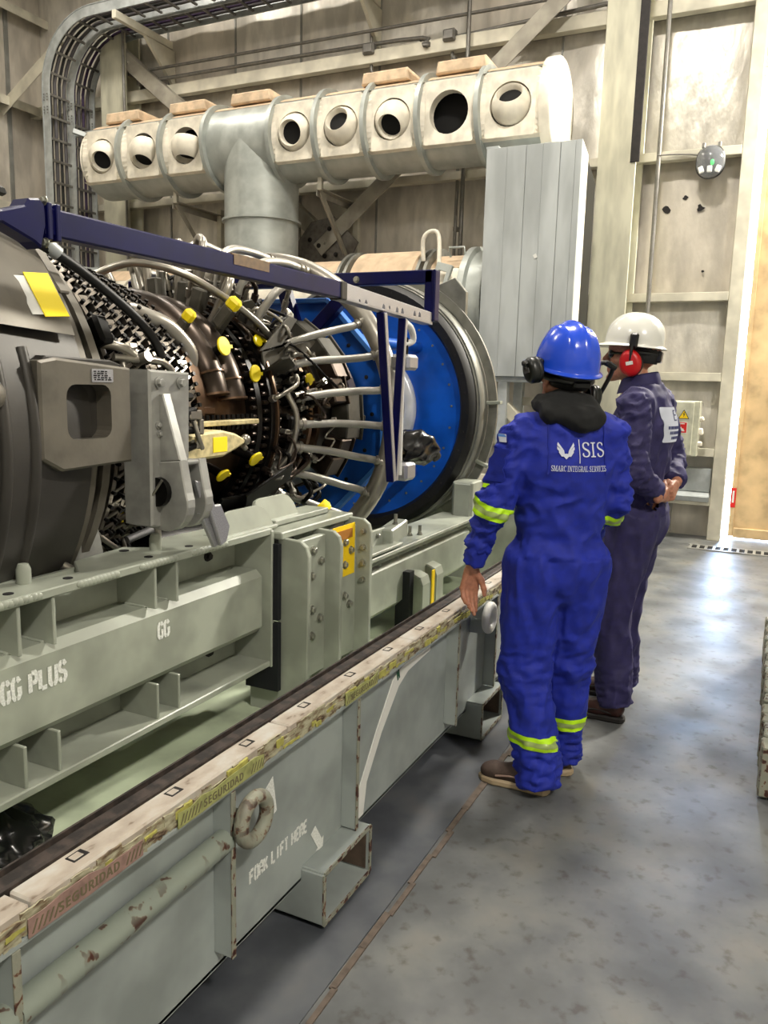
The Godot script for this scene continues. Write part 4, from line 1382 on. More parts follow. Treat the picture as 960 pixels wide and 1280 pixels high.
	m.prism(PackedVector2Array([Vector2(0, 0.40), Vector2(0.03, 0.41), Vector2(0.012, 0.51), Vector2(-0.022, 0.49)]), 0, 0.001, Transform3D(FX, Vector3(-1.0495, 0.0, -1.57)))
	part("paint_stroke", m, mats.stencil_white, t, "white stroke of paint behind the rusted eye")
	# white tape with a letter, stuck on the next bay
	var tp := thing("tape_strip", "kinked strip of white tape with a green M on the skid side", "tape", Vector3(-1.1, 0.2, -2.45))
	m = MB.new()
	var FXm := Transform3D(FX, Vector3(-1.0475, 0, 0))
	m.prism(PackedVector2Array([Vector2(2.61, 0.535), Vector2(2.60, 0.560), Vector2(2.385, 0.562), Vector2(2.29, 0.525), Vector2(2.17, 0.39), Vector2(2.06, 0.25), Vector2(2.04, 0.15), Vector2(2.09, 0.15), Vector2(2.11, 0.25), Vector2(2.21, 0.375), Vector2(2.335, 0.49), Vector2(2.41, 0.52)]), -0.006, 0.001, FXm)
	part("strip", m, mats.white_paint, tp)
	part("letter", stencil("M", 0.03, Transform3D(FX * Basis(Vector3.BACK, 0.3), Vector3(-1.046, 0.515, -2.325)), 0.25, 0.001), mat("ink_green", Color(0.05, 0.30, 0.20), 0.6), tp)


func clamp_plate(m: MB, x: float, y: float, z0: float, z1: float, h: float, lean: float) -> void:
	# an upright plate along z with rounded shoulders on a foot
	var L := z0 - z1
	var pr := PackedVector2Array([Vector2(-0.03, 0), Vector2(L + 0.01, 0), Vector2(L, h * 0.55), Vector2(L - 0.02, h * 0.85), Vector2(L - 0.05, h), Vector2(0.06, h), Vector2(0.035, h * 0.93)])
	m.prism(pr, -0.016, 0.0, Transform3D(FX * Basis(Vector3.RIGHT, lean), Vector3(x, y, z0)), 0.003)


func build_cradle() -> void:
	for sx in [1.0, -1.0]:
		var cx := func(x: float) -> float: return x if sx > 0 else -4.4 - x
		var t := thing("cradle_beam", "grey-green cradle beam with stencilled letters beside the engine" if sx > 0 else "grey-green cradle beam on the far side under the engine", "beam", Vector3(cx.call(-1.58), 0.15, -1.5), "cradle beams")
		var z0 := 0.35
		var z1 := -2.17
		var m := MB.new()
		m.box(Vector3(cx.call(-1.575), 0.767, (z0 + z1) / 2), Vector3(0.21, 0.215, z0 - z1), Basis(), 0.022)
		part("box_tube", m, mats.cradle_paint, t)
		m = MB.new()
		m.prism(PackedVector2Array([Vector2(-0.35, 0.0), Vector2(2.18, 0.0), Vector2(2.18, 0.17), Vector2(1.86, 0.19), Vector2(1.74, 0.12), Vector2(1.70, 0.19), Vector2(1.50, 0.17), Vector2(1.42, 0.07), Vector2(1.32, 0.09), Vector2(1.27, 0.21), Vector2(1.10, 0.22), Vector2(-0.35, 0.2)]), 0.990, 1.012, Transform3D(Basis(Vector3(0, 0, -1), Vector3(-sx, 0, 0), Vector3(0, 1, 0)), Vector3(cx.call(-1.45), 0, 0)), 0.003)
		part("top_plate", m, mats.cradle_paint, t)
		m = MB.new()
		m.box(Vector3(cx.call(-1.555), 0.548, (z0 + z1) / 2), Vector3(0.21, 0.02, z0 - z1), Basis(), 0.003)
		part("bottom_plate", m, mats.cradle_paint, t)
		m = MB.new()
		m.box(Vector3(cx.call(-1.60), 0.77, (z0 + z1) / 2), Vector3(0.014, 0.46, z0 - z1))
		part("web", m, mats.cradle_paint, t)
		m = MB.new()
		m.box(Vector3(cx.call(-1.53), 0.77, z1 - 0.006), Vector3(0.17, 0.47, 0.016), Basis(), 0.003)
		part("end_plate", m, mats.cradle_paint, t)
		for z in [0.09, 0.0, -0.34, -0.43, -0.77, -0.86, -1.19, -1.287, -1.628, -1.716]:
			for q in [[0.931, 0.115], [0.608, 0.102]]:
				m = MB.new()
				m.box(Vector3(cx.call(-1.527), q[0], z), Vector3(0.14, q[1], 0.010), Basis(), 0.002)
				part("gusset", m, mats.cradle_paint, t)
			m = MB.new()
			for k in 6:
				m.ball(Vector3(cx.call(-1.50 - 0.012 * k), 0.876, z + 0.006), Vector3(0.012, 0.004, 0.006), Basis(), 4, 6)
			part("weld_bead", m, mats.cradle_paint, t).set_meta("kind", "stuff")
		for q in [[-1.0, -1.24], [-1.36, -1.48], [-1.57, -1.70], [-1.78, -1.93]]:
			m = MB.new()
			for k in 20:
				m.ball(Vector3(cx.call(-1.4505), 1.003 - 0.002 * (k % 2), lerpf(q[0], q[1], k / 19.0)), Vector3(0.0045, 0.009, 0.013), Basis(), 4, 7)
			part("weld_bead", m, mats.cradle_paint, t).set_meta("kind", "stuff")
		for z in [-0.83, -1.276, -1.722]:
			m = MB.new()
			m.lathe(PackedVector2Array([Vector2(0.017, 1.012), Vector2(0.017, 1.045), Vector2(0.012, 1.058), Vector2(0.0001, 1.060)]), Transform3D(Basis(Vector3(1, 0, 0), Vector3(0, 0, -1), Vector3(0, 1, 0)), Vector3(cx.call(-1.54), 0, z)), 14)
			part("stud", m, mats.cradle_paint, t)
			m = MB.new()
			for s in [-0.06, 0.06]:
				m.cyl(Vector3(cx.call(-1.60), 1.0115, z + s), Vector3(cx.call(-1.60), 1.0135, z + s), 0.014, 12)
				m.cyl(Vector3(cx.call(-1.49), 1.0115, z + s * 1.4), Vector3(cx.call(-1.49), 1.0135, z + s * 1.4), 0.012, 12)
			part("bolt_hole", m, mats.hole_black, t).set_meta("kind", "stuff")
		m = MB.new()
		for y in [0.93, 0.61]:
			m.bolt(Vector3(cx.call(-1.593), y, -2.02), Vector3(sx, 0, 0), 0.02)
			m.bolt(Vector3(cx.call(-1.593), y, -1.0), Vector3(sx, 0, 0), 0.02)
		part("web_bolts", m, mats.dark_iron, t).set_meta("kind", "stuff")
		# dark sheets standing in for gap shade, fins and bolted panels of the post
		m = MB.new()
		m.box(Vector3(cx.call(-1.49), 0.83, -2.185), Vector3(0.13, 0.26, 0.02))
		m.box(Vector3(cx.call(-1.49), 0.57, -2.185), Vector3(0.13, 0.24, 0.02))
		part("gap_shade", m, mat("gap_dark", Color(0.04, 0.05, 0.085), 0.6), t, "dark sheet for the shade in the gap beside the end plate")
		m = MB.new()
		m.box(Vector3(cx.call(-1.405), 0.71, -2.44), Vector3(0.03, 0.50, 0.46), Basis(), 0.003)
		m.box(Vector3(cx.call(-1.50), 0.985, -2.44), Vector3(0.16, 0.025, 0.5), Basis(), 0.004)
		m.box(Vector3(cx.call(-1.50), 0.42, -2.44), Vector3(0.12, 0.14, 0.46))
		var post := part("post_panel", m, mats.cradle_paint, t)
		for z in [-2.215, -2.435, -2.668]:
			m = MB.new()
			var hgt := 0.82 if z > -2.6 else 0.83
			m.prism(PackedVector2Array([Vector2(-0.115, 0), Vector2(0, 0), Vector2(0.004, hgt - 0.05), Vector2(-0.006, hgt - 0.018), Vector2(-0.03, hgt), Vector2(-0.115, hgt + 0.005)]), -0.010, 0.010, Transform3D(Basis(Vector3(sx, 0, 0), Vector3(0, 1, 0), Vector3(0, 0, sx)), Vector3(cx.call(-1.33), 0.152, z)), 0.003)
			part("fin_plate", m, mats.cradle_paint, t)
		for q in [[-2.339, 0.915], [-2.39, 0.87], [-2.33, 0.826], [-2.333, 0.705], [-2.387, 0.661], [-2.335, 0.608], [-2.567, 0.905], [-2.612, 0.868], [-2.567, 0.819], [-2.572, 0.698], [-2.608, 0.66]]:
			m = MB.new()
			m.bolt(Vector3(cx.call(-1.39), q[1], q[0]), Vector3(sx, 0, 0), 0.019)
			part("bolt", m, mats.bolt_zinc, post)
		for y in [0.936, 0.874, 0.812, 0.748]:
			m = MB.new()
			m.bolt(Vector3(cx.call(-1.357), y, -2.657), Vector3(0, 0, 1), 0.015)
			part("bolt", m, mats.bolt_zinc, post)
		m = MB.new()
		m.box(Vector3(cx.call(-1.3885), 0.872, -2.56), Vector3(0.003, 0.195, 0.17))
		part("yellow_label", m, mats.safety_yellow, t, "yellow label between the bolted fins")
		m = MB.new()
		m.box(Vector3(cx.call(-1.3855), 0.935, -2.56), Vector3(0.003, 0.035, 0.12))
		part("label_stain", m, mat("label_brown", Color(0.62, 0.40, 0.12), 0.6), t)
		# seat plates on the beam end
		m = MB.new()
		clamp_plate(m, cx.call(-1.485), 1.005, -1.97, -2.235, 0.084, -0.35 * sx)
		m.box(Vector3(cx.call(-1.515), 1.008, -2.1), Vector3(0.09, 0.012, 0.29), Basis(), 0.003)
		part("seat_plate", m, mats.cradle_paint, t)
		m = MB.new()
		clamp_plate(m, cx.call(-1.52), 1.012, -2.19, -2.45, 0.088, -0.35 * sx)
		m.box(Vector3(cx.call(-1.54), 1.01, -2.44), Vector3(0.10, 0.02, 0.36), Basis(), 0.003)
		part("seat_plate", m, mats.cradle_paint, t)
		if sx > 0:
			part("lettering", stencil("GG PLUS", 0.045, Transform3D(FX, Vector3(-1.4695, 0.775, -1.146)), 0.24, 0.001), mats.stencil_white, t, "white stencilled letters GG PLUS")
			part("lettering", stencil("GG", 0.04, Transform3D(FX, Vector3(-1.4695, 0.783, -1.648)), 0.24, 0.001), mats.stencil_white, t, "white stencilled letters GG")
		# rear, lower beam
		var r := thing("cradle_beam", "lower rear cradle beam with clamps beside the blue cover" if sx > 0 else "lower rear cradle beam hidden on the far side", "beam", Vector3(cx.call(-1.56), 0.15, -3.5), "cradle beams")
		m = MB.new()
		m.box(Vector3(cx.call(-1.57), 0.60, -3.44), Vector3(0.22, 0.24, 1.48), Basis(), 0.03)
		part("box_tube", m, mats.cradle_paint, r)
		m = MB.new()
		m.box(Vector3(cx.call(-1.53), 0.768, -3.44), Vector3(0.22, 0.018, 1.5), Basis(), 0.003)
		m.box(Vector3(cx.call(-1.45), 0.755, -3.44), Vector3(0.014, 0.045, 1.5), Basis(), 0.002)
		part("top_plate", m, mats.cradle_paint, r)
		for z in [-3.02, -3.2, -3.44, -3.52]:
			m = MB.new()
			m.box(Vector3(cx.call(-1.52), 0.74, z), Vector3(0.13, 0.05, 0.01), Basis(), 0.002)
			part("gusset", m, mats.cradle_paint, r)
		m = MB.new()
		m.box(Vector3(cx.call(-1.46), 0.46, -3.29), Vector3(0.07, 0.36, 0.05))
		part("gap_shade", m, mats.gap_dark, r)  # dark sheet again, gap shade put into its colour
		for q in [[-3.36, -1.38], [-3.58, -1.40]]:
			m = MB.new()
			m.prism(PackedVector2Array([Vector2(-0.12, 0), Vector2(0, 0), Vector2(0, 0.42), Vector2(-0.012, 0.455), Vector2(-0.05, 0.47), Vector2(-0.12, 0.47)]), -0.05, 0.05, Transform3D(Basis(Vector3(sx, 0, 0), Vector3(0, 1, 0), Vector3(0, 0, sx)), Vector3(cx.call(q[1]), 0.152, q[0])), 0.006)
			part("post_plate", m, mats.cradle_paint, r)
		m = MB.new()
		m.box(Vector3(cx.call(-1.385), 0.52, -3.45), Vector3(0.006, 0.2, 0.03))
		part("yellow_label", m, mats.safety_yellow, r)
		m = MB.new()
		m.box(Vector3(cx.call(-1.50), 0.83, -3.0), Vector3(0.016, 0.07, 0.34), Basis(), 0.003)
		m.box(Vector3(cx.call(-1.46), 0.792, -3.0), Vector3(0.08, 0.014, 0.34), Basis(), 0.003)
		part("clamp_angle", m, mats.cradle_paint, r)
		m = MB.new()
		m.box(Vector3(cx.call(-1.48), 0.835, -3.19), Vector3(0.07, 0.075, 0.17), Basis(Vector3.RIGHT, 0.15), 0.006)
		part("clamp_block", m, mats.cradle_paint, r)
		for q in [[-1.49, 0.84, -2.9], [-1.49, 0.84, -3.05]]:
			m = MB.new()
			m.bolt(Vector3(cx.call(q[0]), q[1], q[2]), Vector3(sx, 0, 0), 0.015)
			part("bolt", m, mats.bolt_zinc, r)
		for q in [[-1.47, 0.872, -3.19], [-1.5, 0.78, -3.42], [-1.47, 0.78, -3.47]]:
			m = MB.new()
			m.bolt(Vector3(cx.call(q[0]), q[1], q[2]), Vector3(0, 1, 0), 0.017)
			m.cyl(Vector3(cx.call(q[0]), q[1], q[2]), Vector3(cx.call(q[0]), q[1] + 0.045, q[2]), 0.008, 8)
			part("bolt", m, mats.bolt_zinc, r)
		m = MB.new()
		m.box(Vector3(cx.call(-1.50), 0.84, -4.20), Vector3(0.12, 0.25, 0.16), Basis(), 0.008)
		m.box(Vector3(cx.call(-1.50), 0.845, -4.118), Vector3(0.10, 0.22, 0.012), Basis(), 0.01)
		part("end_post", m, mats.cradle_paint, r)
	# the skid over at the right edge of the view
	var o := thing("kerbed_skid", "end of a second chipped skid at the right edge of the view", "skid", Vector3(0.6, 0, -4.3))
	var m := MB.new()
	m.box(Vector3(0.62, 0.28, -4.0), Vector3(1.0, 0.48, 1.82), Basis(), 0.006)
	part("side_girder", m, mats.skid_paint, o)
	m = MB.new()
	var z := -3.1
	while z > -4.9:
		var w := rng.randf_range(0.04, 0.11)
		m.box(Vector3(0.098 + rng.randf_range(-0.008, 0.004), 0.12 + rng.randf_range(-0.01, 0.01), z - w / 2), Vector3(0.04, 0.2, w * 0.96), Basis(Vector3.UP, rng.randf_range(-0.1, 0.1)), 0.006)
		z -= w
	part("chipped_foot", m, mats.rusty_edge, o, "chipped pale edging along the foot").set_meta("kind", "stuff")
	m = MB.new()
	m.box(Vector3(0.13, 0.6, -4.86), Vector3(0.08, 0.9, 0.08), Basis(), 0.006)
	m.box(Vector3(0.62, 2.1, -4.6), Vector3(1.0, 2.1, 0.5), Basis(), 0.01)
	m.box(Vector3(0.62, 0.78, -4.6), Vector3(1.0, 0.55, 0.5), Basis(), 0.01)
	part("end_shade_block", m, mats.skid_paint, o)  # tall box is added, unseen, to throw shade on the near floor


# ---------------------------------------------------------------- engine
const EX := -2.2
const EY := 1.34

func ep(th: float, r: float, z: float) -> Vector3:
	var a := deg_to_rad(th)
	return Vector3(EX + cos(a) * r, EY + sin(a) * r, z)


# basis at a point of the casing: x along the circumference, y outwards, z along the engine
func eb(th: float) -> Basis:
	var a := deg_to_rad(th)
	var y := Vector3(cos(a), sin(a), 0)
	var z := Vector3(0, 0, 1)
	return Basis(y.cross(z), y, z)


func band(m: MB, r: float, z0: float, z1: float, h: float, segs := 56, a0 := 0.0, a1 := TAU) -> void:
	m.lathe(PackedVector2Array([Vector2(r - 0.02, z0), Vector2(r + h, z0), Vector2(r + h, z1), Vector2(r - 0.02, z1)]), Transform3D(Basis(), Vector3(EX, EY, 0)), segs, a0, a1)


func build_engine() -> void:
	var A := Transform3D(Basis(), Vector3(EX, EY, 0))
	var t := thing("gas_turbine", "dark bare gas turbine engine wrapped in pipes and hoses", "engine", Vector3(EX, 0.16, -2.0))
	# big front casing, left edge of the view
	var m := MB.new()
	m.lathe(PackedVector2Array([Vector2(0.42, -1.64), Vector2(0.565, -1.64), Vector2(0.60, -1.615), Vector2(0.60, -1.57), Vector2(0.618, -1.555), Vector2(0.628, -1.51), Vector2(0.66, -1.50), Vector2(0.672, -1.43), Vector2(0.70, -1.25), Vector2(0.725, -1.0), Vector2(0.735, -0.7), Vector2(0.735, 0.42), Vector2(0.001, 0.42)]), A, 72)
	var front := part("front_casing", m, mats.casting, t, "smooth dark grey front casing")
	for q in [[0.622, -1.535, -1.515, 0.022], [0.60, -1.612, -1.585, 0.016]]:
		m = MB.new()
		band(m, q[0], q[1], q[2], q[3])
		part("casing_flange", m, mats.casting_light, front)
	m = MB.new()
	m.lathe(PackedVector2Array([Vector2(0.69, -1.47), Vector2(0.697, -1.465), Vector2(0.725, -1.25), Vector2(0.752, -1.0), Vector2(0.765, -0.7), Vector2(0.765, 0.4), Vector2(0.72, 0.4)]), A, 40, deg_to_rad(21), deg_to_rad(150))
	part("lit_upper_skin", m, mats.casting_light, front, "raised upper skin of the casing, coloured lighter for the light on it")  # raised skin, lighter because the lit top is put into its colour
	# ribs and pads low on the casing
	for q in [[9, -1.13, 0.05, 0.09], [1, -1.10, 0.06, 0.07], [-7, -1.08, 0.05, 0.10]]:
		m = MB.new()
		m.ball(ep(q[0], 0.70, q[1]), Vector3(q[2], 0.05, q[3]), eb(q[0]), 8, 18, 0, PI / 2)
		part("casing_pad", m, mats.casting_light if q[0] > 0 else mats.casting, front)
	for z in [-1.30, -1.21]:
		m = MB.new()
		m.tube(arcpts(Vector3(EX, EY, z), Vector3.RIGHT, Vector3.UP, 0.682 + (z + 1.33) * 0.16, deg_to_rad(-60), deg_to_rad(18), 24), 0.016, 10)
		part("casing_rib", m, mats.casting, front)
	m = MB.new()
	m.box(ep(62, 0.745, -1.32), Vector3(0.34, 0.02, 0.2), eb(62), 0.02)
	part("casing_window", m, mats.dark_metal, front)
	# note stuck on the casing
	m = MB.new()
	var NB := eb(28.5) * Basis(Vector3.UP, 0.10)
	m.box(ep(28.5, 0.714, -1.405), Vector3(0.115, 0.002, 0.075), NB)
	part("yellow_note", m, mats.note_yellow, t, "yellow paper note taped on the casing")
	m = MB.new()
	m.box(ep(28.3, 0.712, -1.385), Vector3(0.10, 0.0015, 0.1), NB)
	part("note_tape", m, mats.white_paint, t)
	# boss with a square pocket, bolted to the mount
	m = MB.new()
	var pocket := rrect(0.142, 0.132, 0.028, 4, Vector2(1.457, 1.407))
	m.prism(PackedVector2Array([Vector2(1.31, 1.30), Vector2(1.37, 1.268), Vector2(1.60, 1.275), Vector2(1.60, 1.516), Vector2(1.36, 1.534), Vector2(1.31, 1.525)]), -0.20, 0.0, Transform3D(FX, Vector3(-1.50, 0, 0)), 0.006, [pocket])
	var boss := part("mount_boss", m, mats.casting_light, t, "square boss with a recessed pocket")
	m = MB.new()
	m.prism(rrect(0.17, 0.16, 0.03, 4, Vector2(1.457, 1.407)), -0.08, -0.05, Transform3D(FX, Vector3(-1.50, 0, 0)))
	part("pocket_back", m, mats.casting, boss)
	m = MB.new()
	m.prism(rrect(0.07, 0.032, 0.002, 1, Vector2(1.50, 1.495)), 0, 0.002, Transform3D(FX, Vector3(-1.50, 0, 0)))
	var plate := part("data_plate", m, mats.bare_metal, boss, "small etched data plate")
	m = MB.new()
	for k in 22:
		m.box(Vector3(-1.4975, 1.485 + (k % 5) * 0.005, -1.475 - 0.012 * int(k / 5)), Vector3(0.001, 0.003, 0.004 + 0.006 * ((k * 7) % 3) / 2.0))
	part("plate_print", m, mats.dark_metal, boss).set_meta("kind", "stuff")
	m = MB.new()
	m.prism(PackedVector2Array([Vector2(0.0, 0), Vector2(0.27, 0), Vector2(0.22, 0.014), Vector2(0.02, 0.018)]), -0.14, 0.0, Transform3D(FX, Vector3(-1.51, 1.520, -1.32)), 0.004)
	part("boss_ledge", m, mats.casting, boss)
	# mount: flange plate, gusset, clevis, link
	var mt := part("mount_plate", _prism_mb(PackedVector2Array([Vector2(1.645, 1.096), Vector2(1.692, 1.082), Vector2(1.8, 1.101), Vector2(1.809, 1.509), Vector2(1.645, 1.514)]), -0.10, 0.0, Transform3D(FX, Vector3(-1.48, 0, 0)), 0.006), mats.mount_steel, t, "grey steel mount plate with two large bolts")
	for q in [[1.48, -1.678], [1.48, -1.765], [1.345, -1.678], [1.368, -1.673]]:
		m = MB.new()
		m.bolt(Vector3(-1.479, q[0], q[1]), Vector3(1, 0, 0), 0.019 if q[0] > 1.4 else 0.012)
		part("mount_bolt", m, mats.mount_steel, mt)
	m = MB.new()
	m.cyl(Vector3(-1.48, 1.441, -1.692), Vector3(-1.479, 1.441, -1.692), 0.007, 10)
	m.cyl(Vector3(-1.48, 1.312, -1.687), Vector3(-1.479, 1.312, -1.687), 0.006, 10)
	part("plate_hole", m, mats.hole_black, mt).set_meta("kind", "stuff")
	# gusset, then two clevis cheeks
	m = MB.new()
	m.prism(PackedVector2Array([Vector2(-1.504, 1.451), Vector2(-1.468, 1.451), Vector2(-1.412, 1.276), Vector2(-1.504, 1.265)]), -0.016, 0.016, Transform3D(FZ, Vector3(0, 0, -1.697)), 0.003)
	m.box(Vector3(-1.457, 1.267, -1.73), Vector3(0.094, 0.0132, 0.0846), Basis(), 0.004)
	part("gusset", m, mats.mount_steel, mt)
	for z in [-1.694, -1.772]:
		m = MB.new()
		var cheek := PackedVector2Array([Vector2(-1.56, 1.26), Vector2(-1.41, 1.276)])
		for k in 9:
			var a := deg_to_rad(25 - k * 15.0)
			cheek.append(Vector2(-1.463, 1.157) + Vector2(cos(a), sin(a)) * 0.078)
		cheek.append(Vector2(-1.56, 1.088))
		m.prism(cheek, -0.017, 0.017, Transform3D(FZ, Vector3(0, 0, z)), 0.003)
		part("clevis_cheek", m, mats.mount_steel, mt)
	m = MB.new()
	m.cyl(Vector3(-1.479, 1.188, -1.814), Vector3(-1.479, 1.188, -1.668), 0.03, 18)
	m.cyl(Vector3(-1.479, 1.188, -1.683), Vector3(-1.479, 1.188, -1.659), 0.04, 18)
	part("clevis_pin", m, mats.dark_metal, mt)
	m = MB.new()
	m.tube(PackedVector3Array([Vector3(-1.452, 1.223, -1.654), Vector3(-1.504, 1.152, -1.65)]), 0.004, 6)
	part("pin_wire", m, mats.bright_metal, mt)
	m = MB.new()
	var LX := Transform3D(FX, Vector3(-1.42, 0, 0))
	m.prism(PackedVector2Array([Vector2(1.734, 1.218), Vector2(1.772, 1.209), Vector2(1.805, 1.138), Vector2(1.847, 1.138), Vector2(1.889, 1.068), Vector2(1.875, 1.03), Vector2(1.819, 1.016), Vector2(1.753, 1.124), Vector2(1.772, 1.124)]), 0.0, 0.016, LX, 0.003)
	m.prism(PackedVector2Array([Vector2(1.756, 1.18), Vector2(1.781, 1.185), Vector2(1.857, 1.03), Vector2(1.828, 1.021)]), 0.016, 0.030, LX, 0.003)
	part("link_plate", m, mats.bare_metal, mt, "scuffed bright link plate hanging from the clevis")
	# compressor core, unison rings and levers
	m = MB.new()
	m.lathe(PackedVector2Array([Vector2(0.40, -2.22), Vector2(0.425, -2.2), Vector2(0.50, -1.85), Vector2(0.545, -1.62)]), A, 64)
	part("compressor_core", m, mats.dark_metal, t)
	var lev := MB.new()
	var nuts := MB.new()
	var stages := 7
	for s in stages:
		var z := -1.675 - s * 0.072
		var r := 0.542 - s * 0.0165
		var ringm := MB.new()
		band(ringm, r + 0.022, z - 0.007, z + 0.007, 0.012, 72)
		part("unison_ring", ringm, mats.lever_metal, t)
		var cnt := 62
		for k in cnt:
			var th := -100.0 + 260.0 * k / cnt + s * 1.7
			var B := eb(th)
			lev.box(ep(th, r + 0.030, z - 0.030), Vector3(0.009, 0.006, 0.062), B * Basis(Vector3.UP, 0.5), 0.0)
			nuts.cyl(ep(th + 1.2, r - 0.015, z - 0.05), ep(th + 1.2, r + 0.040, z - 0.05), 0.0075, 6)
			nuts.cyl(ep(th - 0.9, r + 0.015, z), ep(th - 0.9, r + 0.046, z), 0.006, 6)
			if k % 3 == s % 3:
				lev.box(ep(th + 2.0, r + 0.018, z - 0.036), Vector3(0.022, 0.014, 0.03), B, 0.0)
	part("vane_lever", lev, mats.lever_metal, t, "rows of small vane levers").set_meta("kind", "stuff")
	part("vane_spindle", nuts, mats.dark_metal, t, "rows of small dark spindles").set_meta("kind", "stuff")
	# actuator parts by the mount
	m = MB.new()
	for k in 5:
		var th := 10.0 - k * 5.5
		m.box(ep(th, 0.535, -1.98 - 0.01 * k), Vector3(0.022, 0.06, 0.10), eb(th) * Basis(Vector3.UP, 0.2 * (k % 2)), 0.006)
		m.cyl(ep(th, 0.52, -1.93), ep(th, 0.575, -1.93), 0.014, 8)
	part("actuator_arm", m, mats.dark_metal, t)
	m = MB.new()
	m.box(ep(4, 0.555, -2.03), Vector3(0.03, 0.02, 0.06), eb(4), 0.004)
	m.box(ep(0, 0.555, -2.06), Vector3(0.05, 0.016, 0.02), eb(0), 0.004)
	m.box(ep(-5, 0.56, -2.04), Vector3(0.04, 0.016, 0.02), eb(-5), 0.004)
	m.tube(curve([ep(2, 0.56, -2.02), ep(-3, 0.57, -2.03), ep(-7, 0.565, -2.06)], 4), 0.008, 6)
	part("actuator_link", m, mats.bright_metal, t)
	m = MB.new()
	m.box(ep(27, 0.60, -1.66), Vector3(0.085, 0.05, 0.05), eb(27), 0.01)
	part("bracket_box", m, mats.dark_metal, t)
	m = MB.new()
	m.tube(curve([ep(20, 0.60, -1.68), ep(19, 0.62, -1.75), ep(19, 0.615, -1.84), ep(17, 0.60, -1.90), ep(13, 0.59, -1.90)], 5), 0.011, 8)
	m.tube(curve([ep(24, 0.59, -1.66), ep(22, 0.62, -1.70), ep(20, 0.62, -1.74)], 5), 0.013, 8)
	m.cyl(ep(19, 0.60, -1.76), ep(19, 0.65, -1.76), 0.016, 8)
	m.cyl(ep(15, 0.60, -1.71), ep(20, 0.60, -1.71), 0.010, 8)
	part("fuel_pipe", m, mats.bright_metal, t)
	# cable lying over the casing
	m = MB.new()
	m.tube(curve([ep(47, 0.76, -1.20), ep(41, 0.72, -1.46), ep(37, 0.69, -1.60), ep(30, 0.655, -1.75), ep(25, 0.635, -1.82), ep(20, 0.615, -1.86)], 6), 0.013, 10)
	part("cable", m, mats.cable_black, t, "thick black cable draped over the casing")
	m = MB.new()
	m.tube(curve([ep(41.5, 0.725, -1.475), ep(40.5, 0.718, -1.495), ep(39.5, 0.712, -1.515)], 4), 0.019, 10)
	part("cable_gland", m, mats.galvanised, t)
	m = MB.new()
	m.box(ep(39, 0.665, -1.515), Vector3(0.16, 0.012, 0.035), eb(39), 0.004)
	part("lifting_lug", m, mats.casting_light, t)
	# bronze casing and its wrap-around bleed ducts
	m = MB.new()
	m.lathe(PackedVector2Array([Vector2(0.38, -2.64), Vector2(0.395, -2.56), Vector2(0.40, -2.36), Vector2(0.425, -2.28), Vector2(0.455, -2.20), Vector2(0.46, -2.17), Vector2(0.43, -2.165)]), A, 72)
	part("bronze_casing", m, mats.bronze, t, "bronze coloured compressor casing")
	for q in [[-2.315, 0.415, 0.058, 13.0, 112.0], [-2.425, 0.405, 0.062, 11.0, 100.0]]:
		m = MB.new()
		var pts := arcpts(Vector3(EX, EY, q[0]), Vector3.RIGHT, Vector3.UP, q[1], deg_to_rad(q[3]), deg_to_rad(q[4]), 26)
		m.tube(pts, q[2], 14)
		part("bleed_duct", m, mats.heat_metal, t)
		for s in [0.0, 0.10, 1.0]:
			m = MB.new()
			m.tube(PackedVector3Array([ep(lerpf(q[3], q[4], s) - 0.5, q[1], q[0]), ep(lerpf(q[3], q[4], s) + 0.5, q[1], q[0])]), q[2] + 0.006, 14)
			part("duct_collar", m, mats.bronze, t)
	m = MB.new()
	m.tube(curve([ep(60, 0.43, -1.97), ep(50, 0.475, -1.99), ep(45, 0.485, -2.06), ep(41, 0.48, -2.14), ep(33, 0.455, -2.21), ep(28, 0.42, -2.23)], 6), 0.03, 14)
	part("bleed_pipe", m, mats.manifold_metal, t)
	# split line flange with nuts
	m = MB.new()
	m.box(ep(0, 0.452, -2.31), Vector3(0.018, 0.05, 0.38), eb(0), 0.003)
	part("split_flange", m, mats.cream_box, t, "tan split-line flange")
	m = MB.new()
	for k in 13:
		for s in [2.6, -2.6]:
			m.cyl(ep(s - 1.2 * signf(s), 0.45, -2.14 - k * 0.029), ep(s + 0.9 * signf(s), 0.45, -2.14 - k * 0.029), 0.0085, 6)
	part("split_nuts", m, mats.dark_metal, t).set_meta("kind", "stuff")
	m = MB.new()
	m.box(ep(5.5, 0.435, -2.22), Vector3(0.03, 0.03, 0.12), eb(5.5), 0.006)
	m.box(ep(-5.0, 0.44, -2.27), Vector3(0.022, 0.03, 0.16), eb(-5), 0.006)
	part("split_block", m, mats.bronze, t)
	# cream pointed box below the split line
	m = MB.new()
	m.prism(PackedVector2Array([Vector2(1.985, 1.312), Vector2(2.20, 1.322), Vector2(2.275, 1.308), Vector2(2.335, 1.285), Vector2(2.33, 1.268), Vector2(2.21, 1.232), Vector2(1.985, 1.228)]), -0.09, 0.0, Transform3D(FX, Vector3(-1.665, 0, 0)), 0.008)
	var cb := part("pointed_box", m, mats.cream_box, t, "cream pointed cover box below the split line")
	m = MB.new()
	m.box(Vector3(-1.664, 1.275, -2.185), Vector3(0.003, 0.05, 0.075))
	part("box_label", m, mats.note_yellow, cb)
	m = MB.new()
	m.ball(Vector3(-1.675, 1.282, -2.345), Vector3(0.018, 0.02, 0.02))
	m.cyl(Vector3(-1.675, 1.262, -2.33), Vector3(-1.675, 1.25, -2.345), 0.01, 8)
	part("box_tip", m, mats.bright_metal, cb)
	# dark flange with rows of nuts
	m = MB.new()
	band(m, 0.41, -2.66, -2.60, 0.055, 72)
